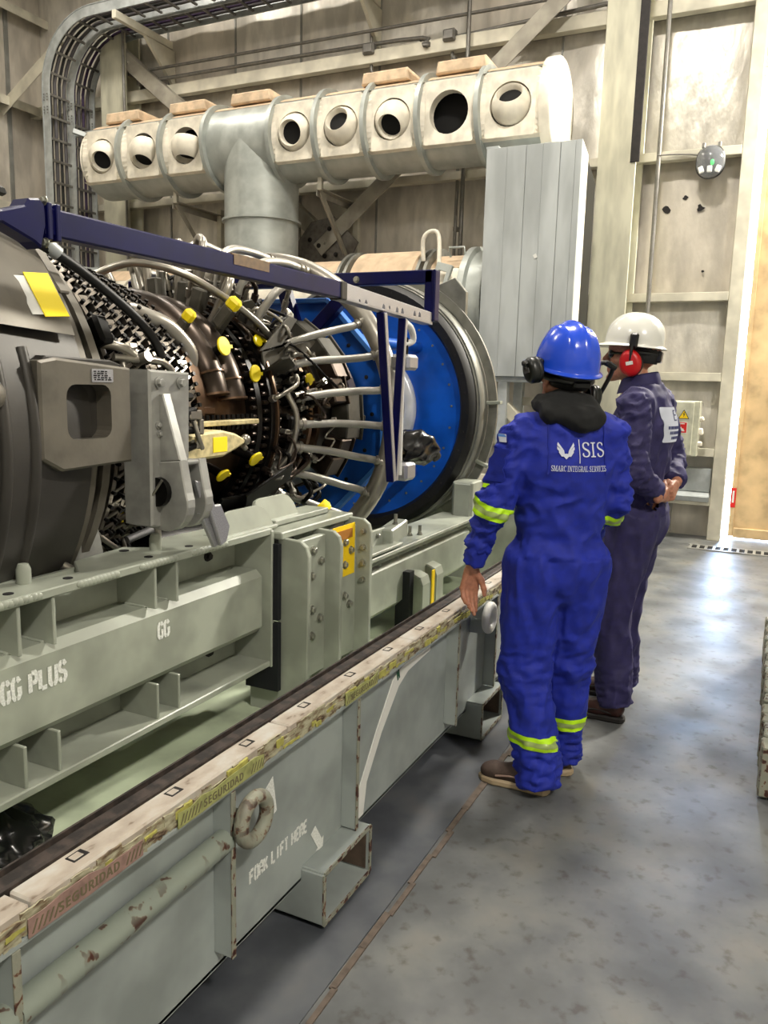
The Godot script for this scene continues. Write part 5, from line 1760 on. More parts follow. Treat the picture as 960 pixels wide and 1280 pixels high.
	band(m, 0.40, -2.56, -2.53, 0.05, 72)
	var fl := part("rear_flange", m, mats.dark_metal, t)
	m = MB.new()
	for k in 84:
		var th := 360.0 * k / 84
		m.cyl(ep(th, 0.447, -2.60), ep(th, 0.447, -2.57), 0.009, 6)
		m.cyl(ep(th + 2, 0.44, -2.53), ep(th + 2, 0.44, -2.505), 0.0085, 6)
		m.cyl(ep(th, 0.447, -2.66), ep(th, 0.447, -2.685), 0.009, 6)
	part("flange_nuts", m, mats.heat_metal, fl, "ring of small nuts").set_meta("kind", "stuff")
	m = MB.new()
	band(m, 0.47, -2.638, -2.628, 0.006, 72)
	part("flange_rim", m, mats.bronze, fl)
	# combustor and turbine casings
	m = MB.new()
	m.lathe(PackedVector2Array([Vector2(0.34, -3.06), Vector2(0.345, -2.98), Vector2(0.40, -2.86), Vector2(0.41, -2.76), Vector2(0.385, -2.66)]), A, 64)
	part("combustor_casing", m, mats.heat_metal, t)
	m = MB.new()
	m.lathe(PackedVector2Array([Vector2(0.345, -3.44), Vector2(0.38, -3.36), Vector2(0.365, -3.2), Vector2(0.335, -3.1), Vector2(0.33, -3.0)]), A, 64)
	part("turbine_casing", m, mats.bright_metal, t)
	for z in [-3.03, -3.10, -3.33, -3.40]:
		m = MB.new()
		band(m, 0.35, z - 0.012, z + 0.012, 0.035, 64)
		part("casing_band", m, mats.bronze, t)
	m = MB.new()
	m.lathe(PackedVector2Array([Vector2(0.30, -4.2), Vector2(0.34, -3.5), Vector2(0.36, -3.44)]), A, 48)
	part("rear_casing", m, mats.heat_metal, t)
	# manifold ring and the braided hoses into it
	m = MB.new()
	m.tube(arcpts(Vector3(EX, EY, -3.22), Vector3.RIGHT, Vector3.UP, 0.69, 0, TAU, 96).slice(0, 96), 0.042, 16, false, true)
	var man := part("fuel_manifold", m, mats.manifold_metal, t, "large bare metal ring pipe round the engine")
	for k in 17:
		var th := -56.0 + 13.6 * k
		var hs := MB.new()
		var j := rng.randf_range(-1.5, 1.5)
		var hp: PackedVector3Array
		if th < 50:
			hp = curve([ep(th + j, 0.45, -2.80), ep(th + j, 0.49, -2.86), ep(th + j * 0.6, 0.535, -2.95), ep(th - 1, 0.60, -3.08), ep(th - 1.5, 0.645, -3.17), ep(th - 1.5, 0.69, -3.20)], 5)
		else:
			hp = curve([ep(th - 6 + j, 0.47, -2.66), ep(th - 5, 0.58, -2.66), ep(th - 4 + j, 0.655 + j * 0.01, -2.69), ep(th - 2, 0.695 + j * 0.01, -2.79), ep(th, 0.70, -2.95), ep(th + 1, 0.695, -3.08), ep(th + 1, 0.685, -3.17)], 5)
		hs.tube(hp, 0.0165, 10)
		var h := part("braided_hose", hs, mats.braided_hose, t)
		var n := hp.size()
		for q in [[0, 2], [2, 3], [n - 5, n - 4], [n - 3, n - 1]]:
			hs = MB.new()
			hs.cyl(hp[q[0]], hp[q[1]], 0.023 if q[0] != 2 else 0.027, 10)
			part("hose_fitting", hs, mats.bright_metal, h)
		hs = MB.new()
		hs.box(ep(th + j, 0.42, -2.78), Vector3(0.06, 0.07, 0.06), eb(th), 0.01)
		hs.cyl(ep(th + j - 4, 0.39, -2.82), ep(th + j - 4, 0.455, -2.82), 0.013, 8)
		hs.cyl(ep(th + j + 4, 0.39, -2.74), ep(th + j + 4, 0.45, -2.74), 0.012, 8)
		part("burner_head", hs, mats.dark_metal, h)
	# brackets standing on the combustor
	for q in [[24, -2.72, 0.20, 0.0, 0.17], [37, -2.82, 0.18, 0.4, 0.14], [50, -2.75, 0.22, -0.3, 0.15], [64, -2.72, 0.17, 0.2, 0.13], [78, -2.8, 0.18, 0.0, 0.14], [-22, -2.74, 0.16, 0.3, 0.12], [-36, -2.74, 0.18, 0.2, 0.12], [100, -2.75, 0.2, 0.1, 0.13]]:
		m = MB.new()
		var B := eb(q[0]) * Basis(Vector3.UP, q[3])
		m.prism(PackedVector2Array([Vector2(-0.07, 0), Vector2(0.09, 0), Vector2(0.14, q[4]), Vector2(0.11, q[4] + 0.02), Vector2(-0.02, q[4] * 0.75)]), -0.004, 0.004, Transform3D(Basis(B.z, B.y, B.x), ep(q[0], 0.40, q[1])), 0.001)
		m.box(ep(q[0], 0.41, q[1]), Vector3(0.06, 0.012, 0.15), B, 0.002)
		part("bracket_plate", m, mats.bracket_grey, t)
	# the large fairing bracket seen edge on
	m = MB.new()
	m.prism(PackedVector2Array([Vector2(2.60, 1.597), Vector2(2.62, 1.531), Vector2(2.78, 1.567), Vector2(2.93, 1.61), Vector2(3.0, 1.655), Vector2(2.99, 1.665)]), -0.010, 0.0, Transform3D(FX, Vector3(-1.78, 0.0, 0)), 0.002)
	part("fairing_bracket", m, mats.bracket_grey, t, "broad grey bracket plate on the combustor")
	m = MB.new()
	m.prism(PackedVector2Array([Vector2(2.565, 1.60), Vector2(2.76, 1.745), Vector2(2.82, 1.735), Vector2(2.71, 1.63)]), -0.010, 0.0, Transform3D(FX, Vector3(-1.76, 0.0, 0)), 0.002)
	part("fairing_bracket", m, mats.bracket_grey, t)
	# boxes and pads on the turbine casing
	for q in [[14, -3.14, 0.11, 0.10, 1], [4, -3.26, 0.13, 0.12, 0], [-7, -3.27, 0.10, 0.13, 0], [-18, -3.22, 0.08, 0.1, 1], [27, -3.2, 0.10, 0.10, 1], [40, -3.22, 0.12, 0.12, 0], [-30, -3.2, 0.1, 0.12, 1], [55, -3.18, 0.12, 0.1, 0]]:
		m = MB.new()
		m.box(ep(q[0], 0.43, q[1]), Vector3(q[2], 0.09, q[3]), eb(q[0]), 0.006)
		m.box(ep(q[0], 0.43, q[1] - q[3] / 2 - 0.008), Vector3(q[2] * 1.15, 0.11, 0.01), eb(q[0]), 0.002)
		part("pad_box", m, mats.heat_metal if q[4] else mats.bracket_grey, t)
	# small pipes and fittings, different on every clock position
	rng.seed = 99
	for k in 46:
		var th := rng.randf_range(-75, 130)
		var z := rng.randf_range(-3.1, -2.55)
		var r := 0.45 + rng.randf_range(0, 0.05)
		m = MB.new()
		var pts := [ep(th, r - 0.04, z)]
		var lift := rng.randf_range(0.04, 0.13) if th > 40 else rng.randf_range(0.03, 0.07)
		pts.append(ep(th + 1, r + lift * 0.7, z + rng.randf_range(-0.02, 0.02)))
		for i in 3:
			th += rng.randf_range(-9, 9)
			z = clampf(z + rng.randf_range(-0.12, 0.12), -3.15, -2.5)
			pts.append(ep(th, r + lift * rng.randf_range(0.6, 1.1), z))
		pts.append(ep(th + 1, r - 0.03, z - 0.03))
		var cp := curve(pts, 4)
		m.tube(cp, rng.randf_range(0.004, 0.011), 7)
		for i in [2, cp.size() - 4]:
			m.cyl(cp[i], cp[i + 1], 0.015, 6)
		part("small_pipe", m, [mats.bright_metal, mats.heat_metal, mats.dark_metal, mats.bright_metal][k % 4], t)
	for k in 60:
		var th := rng.randf_range(-80, 135)
		var z := rng.randf_range(-3.0, -2.68)
		m = MB.new()
		var B := eb(th) * Basis(Vector3.UP, rng.randf_range(-0.6, 0.6))
		var s := rng.randf_range(0.015, 0.04)
		var hh := rng.randf_range(0.03, 0.10) if th > 35 else rng.randf_range(0.02, 0.06)
		m.box(ep(th, 0.40 + hh / 2, z), Vector3(s, hh, s * rng.randf_range(0.6, 1.6)), B, 0.003)
		m.cyl(ep(th, 0.40 + hh, z), ep(th, 0.42 + hh, z), s * 0.3, 6)
		part("fitting", m, [mats.dark_metal, mats.bracket_grey, mats.bright_metal, mats.dark_metal, mats.heat_metal][k % 5], t)
	# clutter standing on top, under the lifting bar
	for q in [[62, -2.58, 0.16], [72, -2.52, 0.2], [84, -2.56, 0.18], [95, -2.5, 0.2], [108, -2.6, 0.16], [55, -2.5, 0.12], [118, -2.55, 0.17]]:
		m = MB.new()
		m.tube(curve([ep(q[0], 0.44, q[1]), ep(q[0], 0.46 + q[2], q[1]), ep(q[0] + 4, 0.50 + q[2], q[1] - 0.04), ep(q[0] + 9, 0.48 + q[2], q[1] - 0.09), ep(q[0] + 10, 0.5, q[1] - 0.12)], 5), 0.015, 9)
		part("stand_pipe", m, mats.manifold_metal, t)
		m = MB.new()
		m.box(ep(q[0] - 6, 0.47, q[1] + 0.02), Vector3(0.05, 0.12, 0.04), eb(q[0]), 0.006)
		m.cyl(ep(q[0] - 3, 0.44, q[1] - 0.05), ep(q[0] - 3, 0.56, q[1] - 0.05), 0.014, 8)
		part("valve_body", m, mats.bracket_grey, t)
	m = MB.new()
	m.tube(curve([ep(92, 0.50, -2.18), ep(80, 0.56, -2.26), ep(66, 0.575, -2.36), ep(54, 0.56, -2.48), ep(44, 0.54, -2.6), ep(36, 0.50, -2.72)], 6), 0.014, 9)
	part("ring_pipe", m, mats.bright_metal, t)
	m = MB.new()
	m.tube(curve([ep(12, 0.48, -2.70), ep(3, 0.50, -2.72), ep(-8, 0.50, -2.72), ep(-20, 0.49, -2.70), ep(-32, 0.46, -2.66)], 6), 0.012, 9)
	part("drain_pipe", m, mats.bright_metal, t)
	for q in [[74, -2.58], [71, -2.60]]:
		m = MB.new()
		m.cyl(ep(q[0], 0.63, q[1]), ep(q[0], 0.665, q[1]), 0.012, 8)
		part("red_cap", m, mats.safety_red, t, "small red pipe cap")
		m = MB.new()
		m.cyl(ep(q[0], 0.45, q[1]), ep(q[0], 0.63, q[1]), 0.008, 8)
		part("cap_pipe", m, mats.bright_metal, t)
	# yellow blanking caps on bosses
	for q in [[32, 0.515, -2.35, 0.034], [21, 0.50, -2.50, 0.032], [-16, 0.51, -2.47, 0.031], [-22, 0.505, -2.30, 0.028], [20, 0.475, -2.92, 0.026], [-27, 0.49, -2.20, 0.026], [38, 0.50, -2.62, 0.024], [40, 0.49, -2.7, 0.02]]:
		m = MB.new()
		m.cyl(ep(q[0], 0.40, q[2]), ep(q[0], q[1] - 0.012, q[2]), q[3] * 0.55, 12)
		var bs := part("boss", m, mats.dark_metal, t)
		m = MB.new()
		var CX := Transform3D(Basis(eb(q[0]).x, eb(q[0]).z * -1.0, eb(q[0]).y) * Basis(Vector3.UP, 0.35), ep(q[0], q[1] - 0.012, q[2]))
		m.lathe(PackedVector2Array([Vector2(q[3] * 0.6, -0.008), Vector2(q[3] * 0.98, -0.001), Vector2(q[3], 0.0), Vector2(q[3], 0.005), Vector2(q[3] * 0.96, 0.007), Vector2(0.0001, 0.008)]), CX, 20, 0.0, TAU, 0.95)
		m.box(CX * Vector3(0, q[3] * 1.1, 0.003), Vector3(0.012, 0.02, 0.006), CX.basis)
		part("yellow_cap", m, mats.cap_yellow, t, "yellow plastic blanking cap")
	for q in [[46, 0.585, -2.44, 0.05], [47, 0.50, -2.27, 0.042]]:
		m = MB.new()
		m.box(ep(q[0], q[1], q[2]), Vector3(q[3], 0.045, q[3] * 0.9), eb(q[0]) * Basis(Vector3.UP, 0.4), 0.01)
		part("yellow_cap", m, mats.cap_yellow, t, "yellow plastic blanking cap")
		m = MB.new()
		m.box(ep(q[0], q[1] - 0.06, q[2]), Vector3(q[3] * 0.9, 0.09, q[3] * 0.8), eb(q[0]), 0.006)
		part("valve_body", m, mats.bracket_grey, t)
	# dark underside: gearbox and pipes below the engine
	m = MB.new()
	m.box(Vector3(EX + 0.1, EY - 0.52, -2.25), Vector3(0.62, 0.26, 0.75), Basis(), 0.04)
	m.box(Vector3(EX + 0.2, EY - 0.45, -2.75), Vector3(0.4, 0.2, 0.3), Basis(), 0.03)
	m.cyl(Vector3(EX + 0.36, EY - 0.42, -2.0), Vector3(EX + 0.36, EY - 0.42, -2.6), 0.09, 16)
	part("gearbox", m, mats.dark_metal, t)
	for k in 14:
		var th := -30.0 - k * 4.2
		var z := -1.66 - (k % 5) * 0.05
		m = MB.new()
		m.tube(curve([ep(th, 0.58, z), ep(th - 5, 0.60 + 0.015 * (k % 3), z - 0.08), ep(th - 9, 0.58, z - 0.16), ep(th - 10, 0.50, z - 0.2)], 4), 0.008 + 0.003 * (k % 3), 7)
		part("small_pipe", m, mats.dark_metal if k % 3 else mats.bright_metal, t)
	m = MB.new()
	m.tube(curve([ep(-31, 0.68, -1.49), ep(-35, 0.70, -1.56), ep(-36, 0.71, -1.64), ep(-34, 0.72, -1.76), ep(-26, 0.69, -1.78), ep(-22, 0.66, -1.76)], 5), 0.009, 8)
	m.cyl(ep(-30.5, 0.66, -1.47), ep(-31.5, 0.69, -1.50), 0.014, 8)
	part("drain_pipe", m, mats.bright_metal, t)
	m = MB.new()
	m.box(ep(-38, 0.50, -2.46), Vector3(0.07, 0.012, 0.22), eb(-38), 0.003)
	m.box(ep(-30, 0.52, -2.60), Vector3(0.09, 0.012, 0.26), eb(-30) * Basis(Vector3.UP, 0.5), 0.003)
	part("bracket_plate", m, mats.dark_metal, t)
	# stands that carry the engine on the cradle
	for sx in [1.0, -1.0]:
		m = MB.new()
		var px: float = EX + sx * 0.50
		m.prism(PackedVector2Array([Vector2(-0.07, -0.40), Vector2(0.08, -0.40), Vector2(0.04, -0.22), Vector2(-0.02, -0.20)]), -0.16, 0.02, Transform3D(FX, Vector3(px, EY, -1.6)), 0.004)
		part("support_foot", m, mats.mount_steel, t)


func _prism_mb(p: PackedVector2Array, z0: float, z1: float, X: Transform3D, bev := 0.0) -> MB:
	var m := MB.new()
	m.prism(p, z0, z1, X, bev)
	return m


# ---------------------------------------------------------------- blue end cover, ring, lifting frame
func build_lifting_frame() -> void:
	var A := Transform3D(Basis(), Vector3(EX, EY, 0))
	var t := thing("end_cover", "round blue blanking cover in a dark ring at the engine's far end", "cover", Vector3(EX, 0.55, -4.3))
	var m := MB.new()
	m.lathe(PackedVector2Array([Vector2(0.34, -4.255), Vector2(0.64, -4.225), Vector2(0.64, -4.26), Vector2(0.34, -4.29)]), A, 90)
	var disc := part("blue_disc", m, mats.cover_blue, t)
	for k in 30:
		m = MB.new()
		m.bolt(ep(k * 12.0 + 3, 0.575, -4.232), Vector3(0, 0, 1), 0.0085)
		part("cover_bolt", m, mats.bolt_zinc, disc)
	m = MB.new()
	m.lathe(PackedVector2Array([Vector2(0.35, -4.26), Vector2(0.355, -4.235), Vector2(0.34, -4.215), Vector2(0.25, -4.20), Vector2(0.001, -4.195)]), A, 64)
	part("centre_plate", m, mats.glare_white, t, "centre plate, near white to carry a bright reflection")  # near-white colour stands in for a bright reflection
	m = MB.new()
	m.lathe(PackedVector2Array([Vector2(0.72, -4.32), Vector2(0.725, -4.20), Vector2(0.70, -4.17), Vector2(0.655, -4.175), Vector2(0.635, -4.21), Vector2(0.635, -4.28)]), A, 96)
	part("rubber_ring", m, mats.rubber, t, "dark rubber ring round the cover")
	m = MB.new()
	m.lathe(PackedVector2Array([Vector2(0.70, -4.5), Vector2(0.735, -4.5), Vector2(0.735, -4.38), Vector2(0.742, -4.37), Vector2(0.75, -4.25), Vector2(0.742, -4.235), Vector2(0.72, -4.235), Vector2(0.72, -4.3)]), A, 96)
	m.tube(arcpts(Vector3(EX, EY, -4.232), Vector3.RIGHT, Vector3.UP, 0.728, 0, TAU, 96).slice(0, 96), 0.006, 6, false, true)
	var rg := part("outer_ring", m, mats.ring_metal, t, "grey metal outer ring")
	m = MB.new()
	for k in 40:
		m.bolt(ep(k * 9.0, 0.68, -4.172), Vector3(0, 0, 1), 0.008)
	part("ring_bolts", m, mats.dark_iron, rg).set_meta("kind", "stuff")
	# segment plate on the ring's flank
	m = MB.new()
	m.lathe(PackedVector2Array([Vector2(0.745, -4.40), Vector2(0.795, -4.39), Vector2(0.795, -4.37), Vector2(0.745, -4.37)]), A, 60, deg_to_rad(-50), deg_to_rad(75))
	part("ring_flange", m, mats.ring_metal, rg)
	m = MB.new()
	m.box(ep(4, 0.777, -4.37), Vector3(0.02, 0.09, 0.05), eb(4), 0.003)
	m.box(ep(-22, 0.777, -4.37), Vector3(0.02, 0.09, 0.05), eb(-22), 0.003)
	part("flange_joint", m, mats.cradle_paint, rg)
	m = MB.new()
	m.prism(PackedVector2Array([Vector2(-0.06, 0.0), Vector2(0.10, 0.06), Vector2(0.17, -0.02), Vector2(0.17, -0.27), Vector2(0.06, -0.14)]), -0.02, 0.02, Transform3D(FZ, Vector3(-1.80, 2.03, -4.42)), 0.003)
	part("fairing_plate", m, mats.ring_metal, rg)
	# octagonal blue plate in front of the cover
	m = MB.new()
	var oct := PackedVector2Array()
	for k in 8:
		var a := TAU * (k + 0.5) / 8
		oct.append(Vector2(cos(a), sin(a)) * 0.575)
	m.prism(oct, -3.50, -3.47, A, 0.004, [circ(0.39, 40)])
	var op := part("octagon_plate", m, mats.plate_blue, t, "eight-sided blue plate")
	m = MB.new()
	for k in 8:
		var a := TAU * k / 8
		m.box(Vector3(EX + cos(a) * 0.535, EY + sin(a) * 0.535, -3.455), Vector3(0.022, 0.445, 0.05), Basis(Vector3.BACK, a), 0.002)
	part("plate_rim", m, mat("lit_rim_blue", Color(0.25, 0.48, 0.80), 0.4, 0.1), op)  # lighter than the plate: its lit edge is put into the colour
	m = MB.new()
	for k in 16:
		m.bolt(ep(k * 22.5, 0.46, -3.47), Vector3(0, 0, 1), 0.012)
	part("plate_bolt", m, mats.dark_iron, op)
	for k in 4:
		var a := TAU * (k + 0.5) / 4
		m = MB.new()
		m.cyl(Vector3(EX + cos(a) * 0.5, EY + sin(a) * 0.5, -3.5), Vector3(EX + cos(a) * 0.5, EY + sin(a) * 0.5, -4.24), 0.03, 10)
		part("plate_spacer", m, mats.plate_blue, op)

	# lifting frame
	t = thing("lifting_frame", "dark blue steel lifting frame over the engine with a bare perforated bar", "lifting frame", Vector3(-1.662, 1.062, -2.538))
	m = MB.new()
	m.box(Vector3(-1.417, 1.81, -1.908), Vector3(0.0438, 0.0578, 1.31), Basis(), 0.004)
	part("long_bar", m, mats.frame_blue, t)
	m = MB.new()
	m.box(Vector3(-1.417, 1.838, -1.986), Vector3(0.0455, 0.007, 0.193), Basis(), 0.002)
	m.box(Vector3(-1.395, 1.824, -1.986), Vector3(0.00263, 0.0262, 0.175), Basis(), 0.0)
	part("worn_patch", m, mat("worn_brown", Color(0.45, 0.34, 0.20), 0.6, 0.1, {"tex": texs.blot, "scale": 8.0}), t, "patch worn to brown on the bar")
	m = MB.new()
	for z in [-1.26, -1.282]:
		m.box(Vector3(-1.417, 1.81, z), Vector3(0.056, 0.075, 0.012), Basis(), 0.002)
	part("end_flange", m, mats.frame_blue, t)
	m = MB.new()
	for y in [1.85, 1.767]:
		m.bolt(Vector3(-1.40, y, -1.256), Vector3(0, 0, 1), 0.012)
	part("flange_bolts", m, mats.bolt_zinc, t).set_meta("kind", "stuff")
	# hooked end plate
	m = MB.new()
	m.prism(PackedVector2Array([Vector2(0.95, 1.775), Vector2(1.146, 1.812), Vector2(1.20, 1.831), Vector2(1.21, 1.846), Vector2(1.236, 1.851), Vector2(1.25, 1.841), Vector2(1.251, 1.80), Vector2(1.238, 1.752), Vector2(1.219, 1.763), Vector2(1.145, 1.787), Vector2(0.95, 1.745)]), -0.025, 0.025, Transform3D(FX, Vector3(-1.417, 0, 0)), 0.004)
	part("hook_plate", m, mats.frame_blue, t)
	m = MB.new()
	m.box(Vector3(-1.417, 1.789, -0.175), Vector3(0.0438, 0.0578, 1.4), Basis(), 0.004)
	part("near_bar", m, mats.frame_blue, t)
	# perforated bar: bare metal, holes drilled through
	m = MB.new()
	var holes := []
	for x in [2.712, 2.861, 2.984, 3.036, 3.159, 3.211]:
		holes.append(PackedVector2Array([Vector2(x - 0.014, 1.773), Vector2(x + 0.014, 1.773), Vector2(x + 0.010, 1.787), Vector2(x, 1.796), Vector2(x - 0.010, 1.787)]))
	for x in [2.66, 2.914]:
		holes.append(circ(0.007, 10, Vector2(x, 1.785)))
	m.prism(PackedVector2Array([Vector2(2.538, 1.782), Vector2(3.36, 1.754), Vector2(3.36, 1.803), Vector2(2.538, 1.838)]), -0.012, 0.0, Transform3D(FX, Vector3(-1.395, 0, 0)), 0.002, holes)
	m.prism(PackedVector2Array([Vector2(2.538, 1.778), Vector2(3.36, 1.75), Vector2(3.36, 1.759), Vector2(2.538, 1.787)]), -0.05, 0.0, Transform3D(FX, Vector3(-1.395, 0, 0)), 0.002)
	part("perforated_bar", m, mats.bare_metal, t, "bare metal bar with punched holes")
	m = MB.new()
	m.box(Vector3(-1.417, 1.808, -2.538), Vector3(0.0525, 0.063, 0.0438), Basis(), 0.004)
	part("bar_socket", m, mats.black_plastic, t)
	# cross beam and its end posts
	m = MB.new()
	m.box(Vector3(-2.275, 1.959, -3.377), Vector3(1.75, 0.0569, 0.0525), Basis(), 0.004)
	part("cross_beam", m, mats.frame_blue, t)
	m = MB.new()
	m.box(Vector3(-1.411, 1.876, -3.377), Vector3(0.0525, 0.219, 0.0525), Basis(), 0.004)
	m.box(Vector3(-1.393, 1.876, -3.379), Vector3(0.0105, 0.223, 0.0613), Basis(), 0.002)
	part("end_post", m, mats.frame_blue, t)
	m = MB.new()
	m.box(Vector3(-3.115, 1.85, -3.377), Vector3(0.0525, 0.263, 0.0525), Basis(), 0.004)
	m.box(Vector3(-2.887, 1.876, -3.377), Vector3(0.438, 0.123, 0.0262), Basis(), 0.004)
	part("end_post", m, mats.frame_blue, t)
	m = MB.new()
	m.bolt(Vector3(-1.776, 1.955, -3.351), Vector3(0, 0, 1), 0.018)
	part("beam_bolt", m, mats.bolt_zinc, t)
	for q in [[Vector3(-1.794, 1.938, -3.377), Vector3(-2.144, 1.605, -3.377)], [Vector3(-2.188, 1.938, -3.377), Vector3(-2.065, 1.605, -3.377)]]:
		m = MB.new()
		var d: Vector3 = q[1] - q[0]
		m.box((q[0] + q[1]) / 2, Vector3(0.06, d.length(), 0.05), Basis(Vector3.BACK, atan2(-d.x, d.y) ), 0.003)
		part("diagonal_strut", m, mats.frame_blue, t)
	# V hanger under the perforated bar
	for q in [[Vector3(-1.404, 1.763, -2.861), Vector3(-1.404, 1.089, -2.992), 0.032], [Vector3(-1.404, 1.754, -3.062), Vector3(-1.404, 1.089, -3.01), 0.024]]:
		m = MB.new()
		var d: Vector3 = (q[0] - q[1]).normalized()
		var B := Basis(Vector3(1, 0, 0), d, Vector3(1, 0, 0).cross(d))
		m.box((q[0] + q[1]) / 2, Vector3(0.032, (q[0] - q[1]).length(), q[2]), B, 0.002)
		var leg := part("hanger_leg", m, mats.frame_blue, t)
		m = MB.new()
		m.box((q[0] + q[1]) / 2 + Vector3(0.0175, 0, 0), Vector3(0.004, (q[0] - q[1]).length() * 0.99, q[2] * 0.75), B, 0.001)
		part("bare_face", m, mats.bare_metal, leg, "face scraped to bare metal")
	m = MB.new()
	m.cyl(Vector3(-1.411, 1.657, -3.089), Vector3(-1.411, 1.106, -3.089), 0.009, 8)
	m.tube(curve([Vector3(-1.411, 1.745, -3.062), Vector3(-1.417, 1.728, -3.167), Vector3(-1.426, 1.675, -3.22), Vector3(-1.444, 1.657, -3.167)], 5), 0.014, 8)
	part("hanger_rod", m, mats.white_paint, t)
	for q in [[1.58, -3.16, 0.066], [1.115, -3.17, 0.079]]:
		m = MB.new()
		m.box(Vector3(-1.435, q[0], q[1]), Vector3(0.088, q[2], 0.105), Basis(), 0.012)
		part("clamp_block", m, mats.bare_metal, t)
	m = MB.new()
	for z in [-3.15, -3.176]:
		m.cyl(Vector3(-1.435, 1.605, z), Vector3(-1.435, 1.684, z), 0.007, 8)
	part("block_studs", m, mats.dark_metal, t).set_meta("kind", "stuff")
	# black wrapped elbow hanging beside the hub
	t = thing("wrapped_pipe", "black plastic wrapped pipe elbow beside the hanger", "pipe", Vector3(-1.452, 1.115, -3.281))
	m = MB.new()
	var g := []
	for i in 13:
		var row := PackedVector3Array()
		var u := i / 12.0
		var c := Vector3(-1.47 + 0.052 * u, 1.185 + 0.026 * sin(u * 3.0), -3.17 - 0.26 * u)
		for k in 20:
			var a := TAU * k / 20
			var rr := 0.074 * (0.25 + 0.85 * pow(sin(PI * (0.08 + 0.84 * u)), 0.5)) * (1.0 + 0.10 * sin(a * 4 + u * 9) + 0.07 * sin(a * 7 - u * 13))
			row.append(c + Vector3(cos(a) * rr, sin(a) * rr, 0))
		g.append(row)
	m.grid(g, true, Vector3(-1.444, 1.194, -3.299))
	part("wrapping", m, mat("black_film", Color(0.05, 0.052, 0.055), 0.22), t)
	m = MB.new()
	m.tube(curve([Vector3(-1.417, 1.237, -3.255), Vector3(-1.383, 1.211, -3.36), Vector3(-1.374, 1.167, -3.43), Vector3(-1.391, 1.15, -3.413)], 5), 0.014, 8)
	part("strap", m, mats.bracket_grey, t)


func build_small_things() -> void:
	# black bag on the deck at the left edge
	var m := MB.new()
	var g := []
	for i in 10:
		var row := PackedVector3Array()
		var v := i / 9.0
		for k in 26:
			var a := TAU * k / 26
			var rr := 0.11 * sin(PI * (0.5 - 0.5 * v) + 0.02) * (1.0 + 0.14 * sin(a * 5 + v * 7) + 0.10 * sin(a * 9 - v * 5)) + 0.004
			row.append(Vector3(-1.60 + cos(a) * rr, 0.362 + 0.10 * v * (1.0 + 0.1 * sin(a * 3)), -1.22 + sin(a) * rr))
		g.append(row)
	m.grid(g, true, Vector3(-1.60, 0.39, -1.22))
	single("plastic_bag", m, mats.black_film, "crumpled black plastic bag on the skid deck at the left edge", "bag")
	# lever bar leaning on the cradle plate
	m = MB.new()
	m.cyl(Vector3(-1.70, 1.012, -1.78), Vector3(-1.66, 1.06, -1.99), 0.012, 10)
	var bar := single("lever_bar", m, mats.bare_metal, "short bright bar lying on the cradle plate under the mount", "bar")
	for q in [[Vector3(-1.75, 1.075, -1.80), "yellow rag under the engine beside the mount"], [Vector3(-1.53, 1.02, -2.66), "yellow rag behind the seat plates"]]:
		var p: Vector3 = q[0]
		m = MB.new()
		g = []
		for i in 6:
			var row := PackedVector3Array()
			for k in 14:
				var a := TAU * k / 14
				var v := i / 5.0
				var rr := 0.024 * cos(v * PI / 2) * (1 + 0.35 * sin(a * 3 + v * 4)) + 0.002
				row.append(p + Vector3(cos(a) * rr, v * 0.035 - 0.012, sin(a) * rr))
			g.append(row)
		m.grid(g, true, p)
		single("rag", m, mats.cap_yellow, q[1], "rag", "yellow rags")


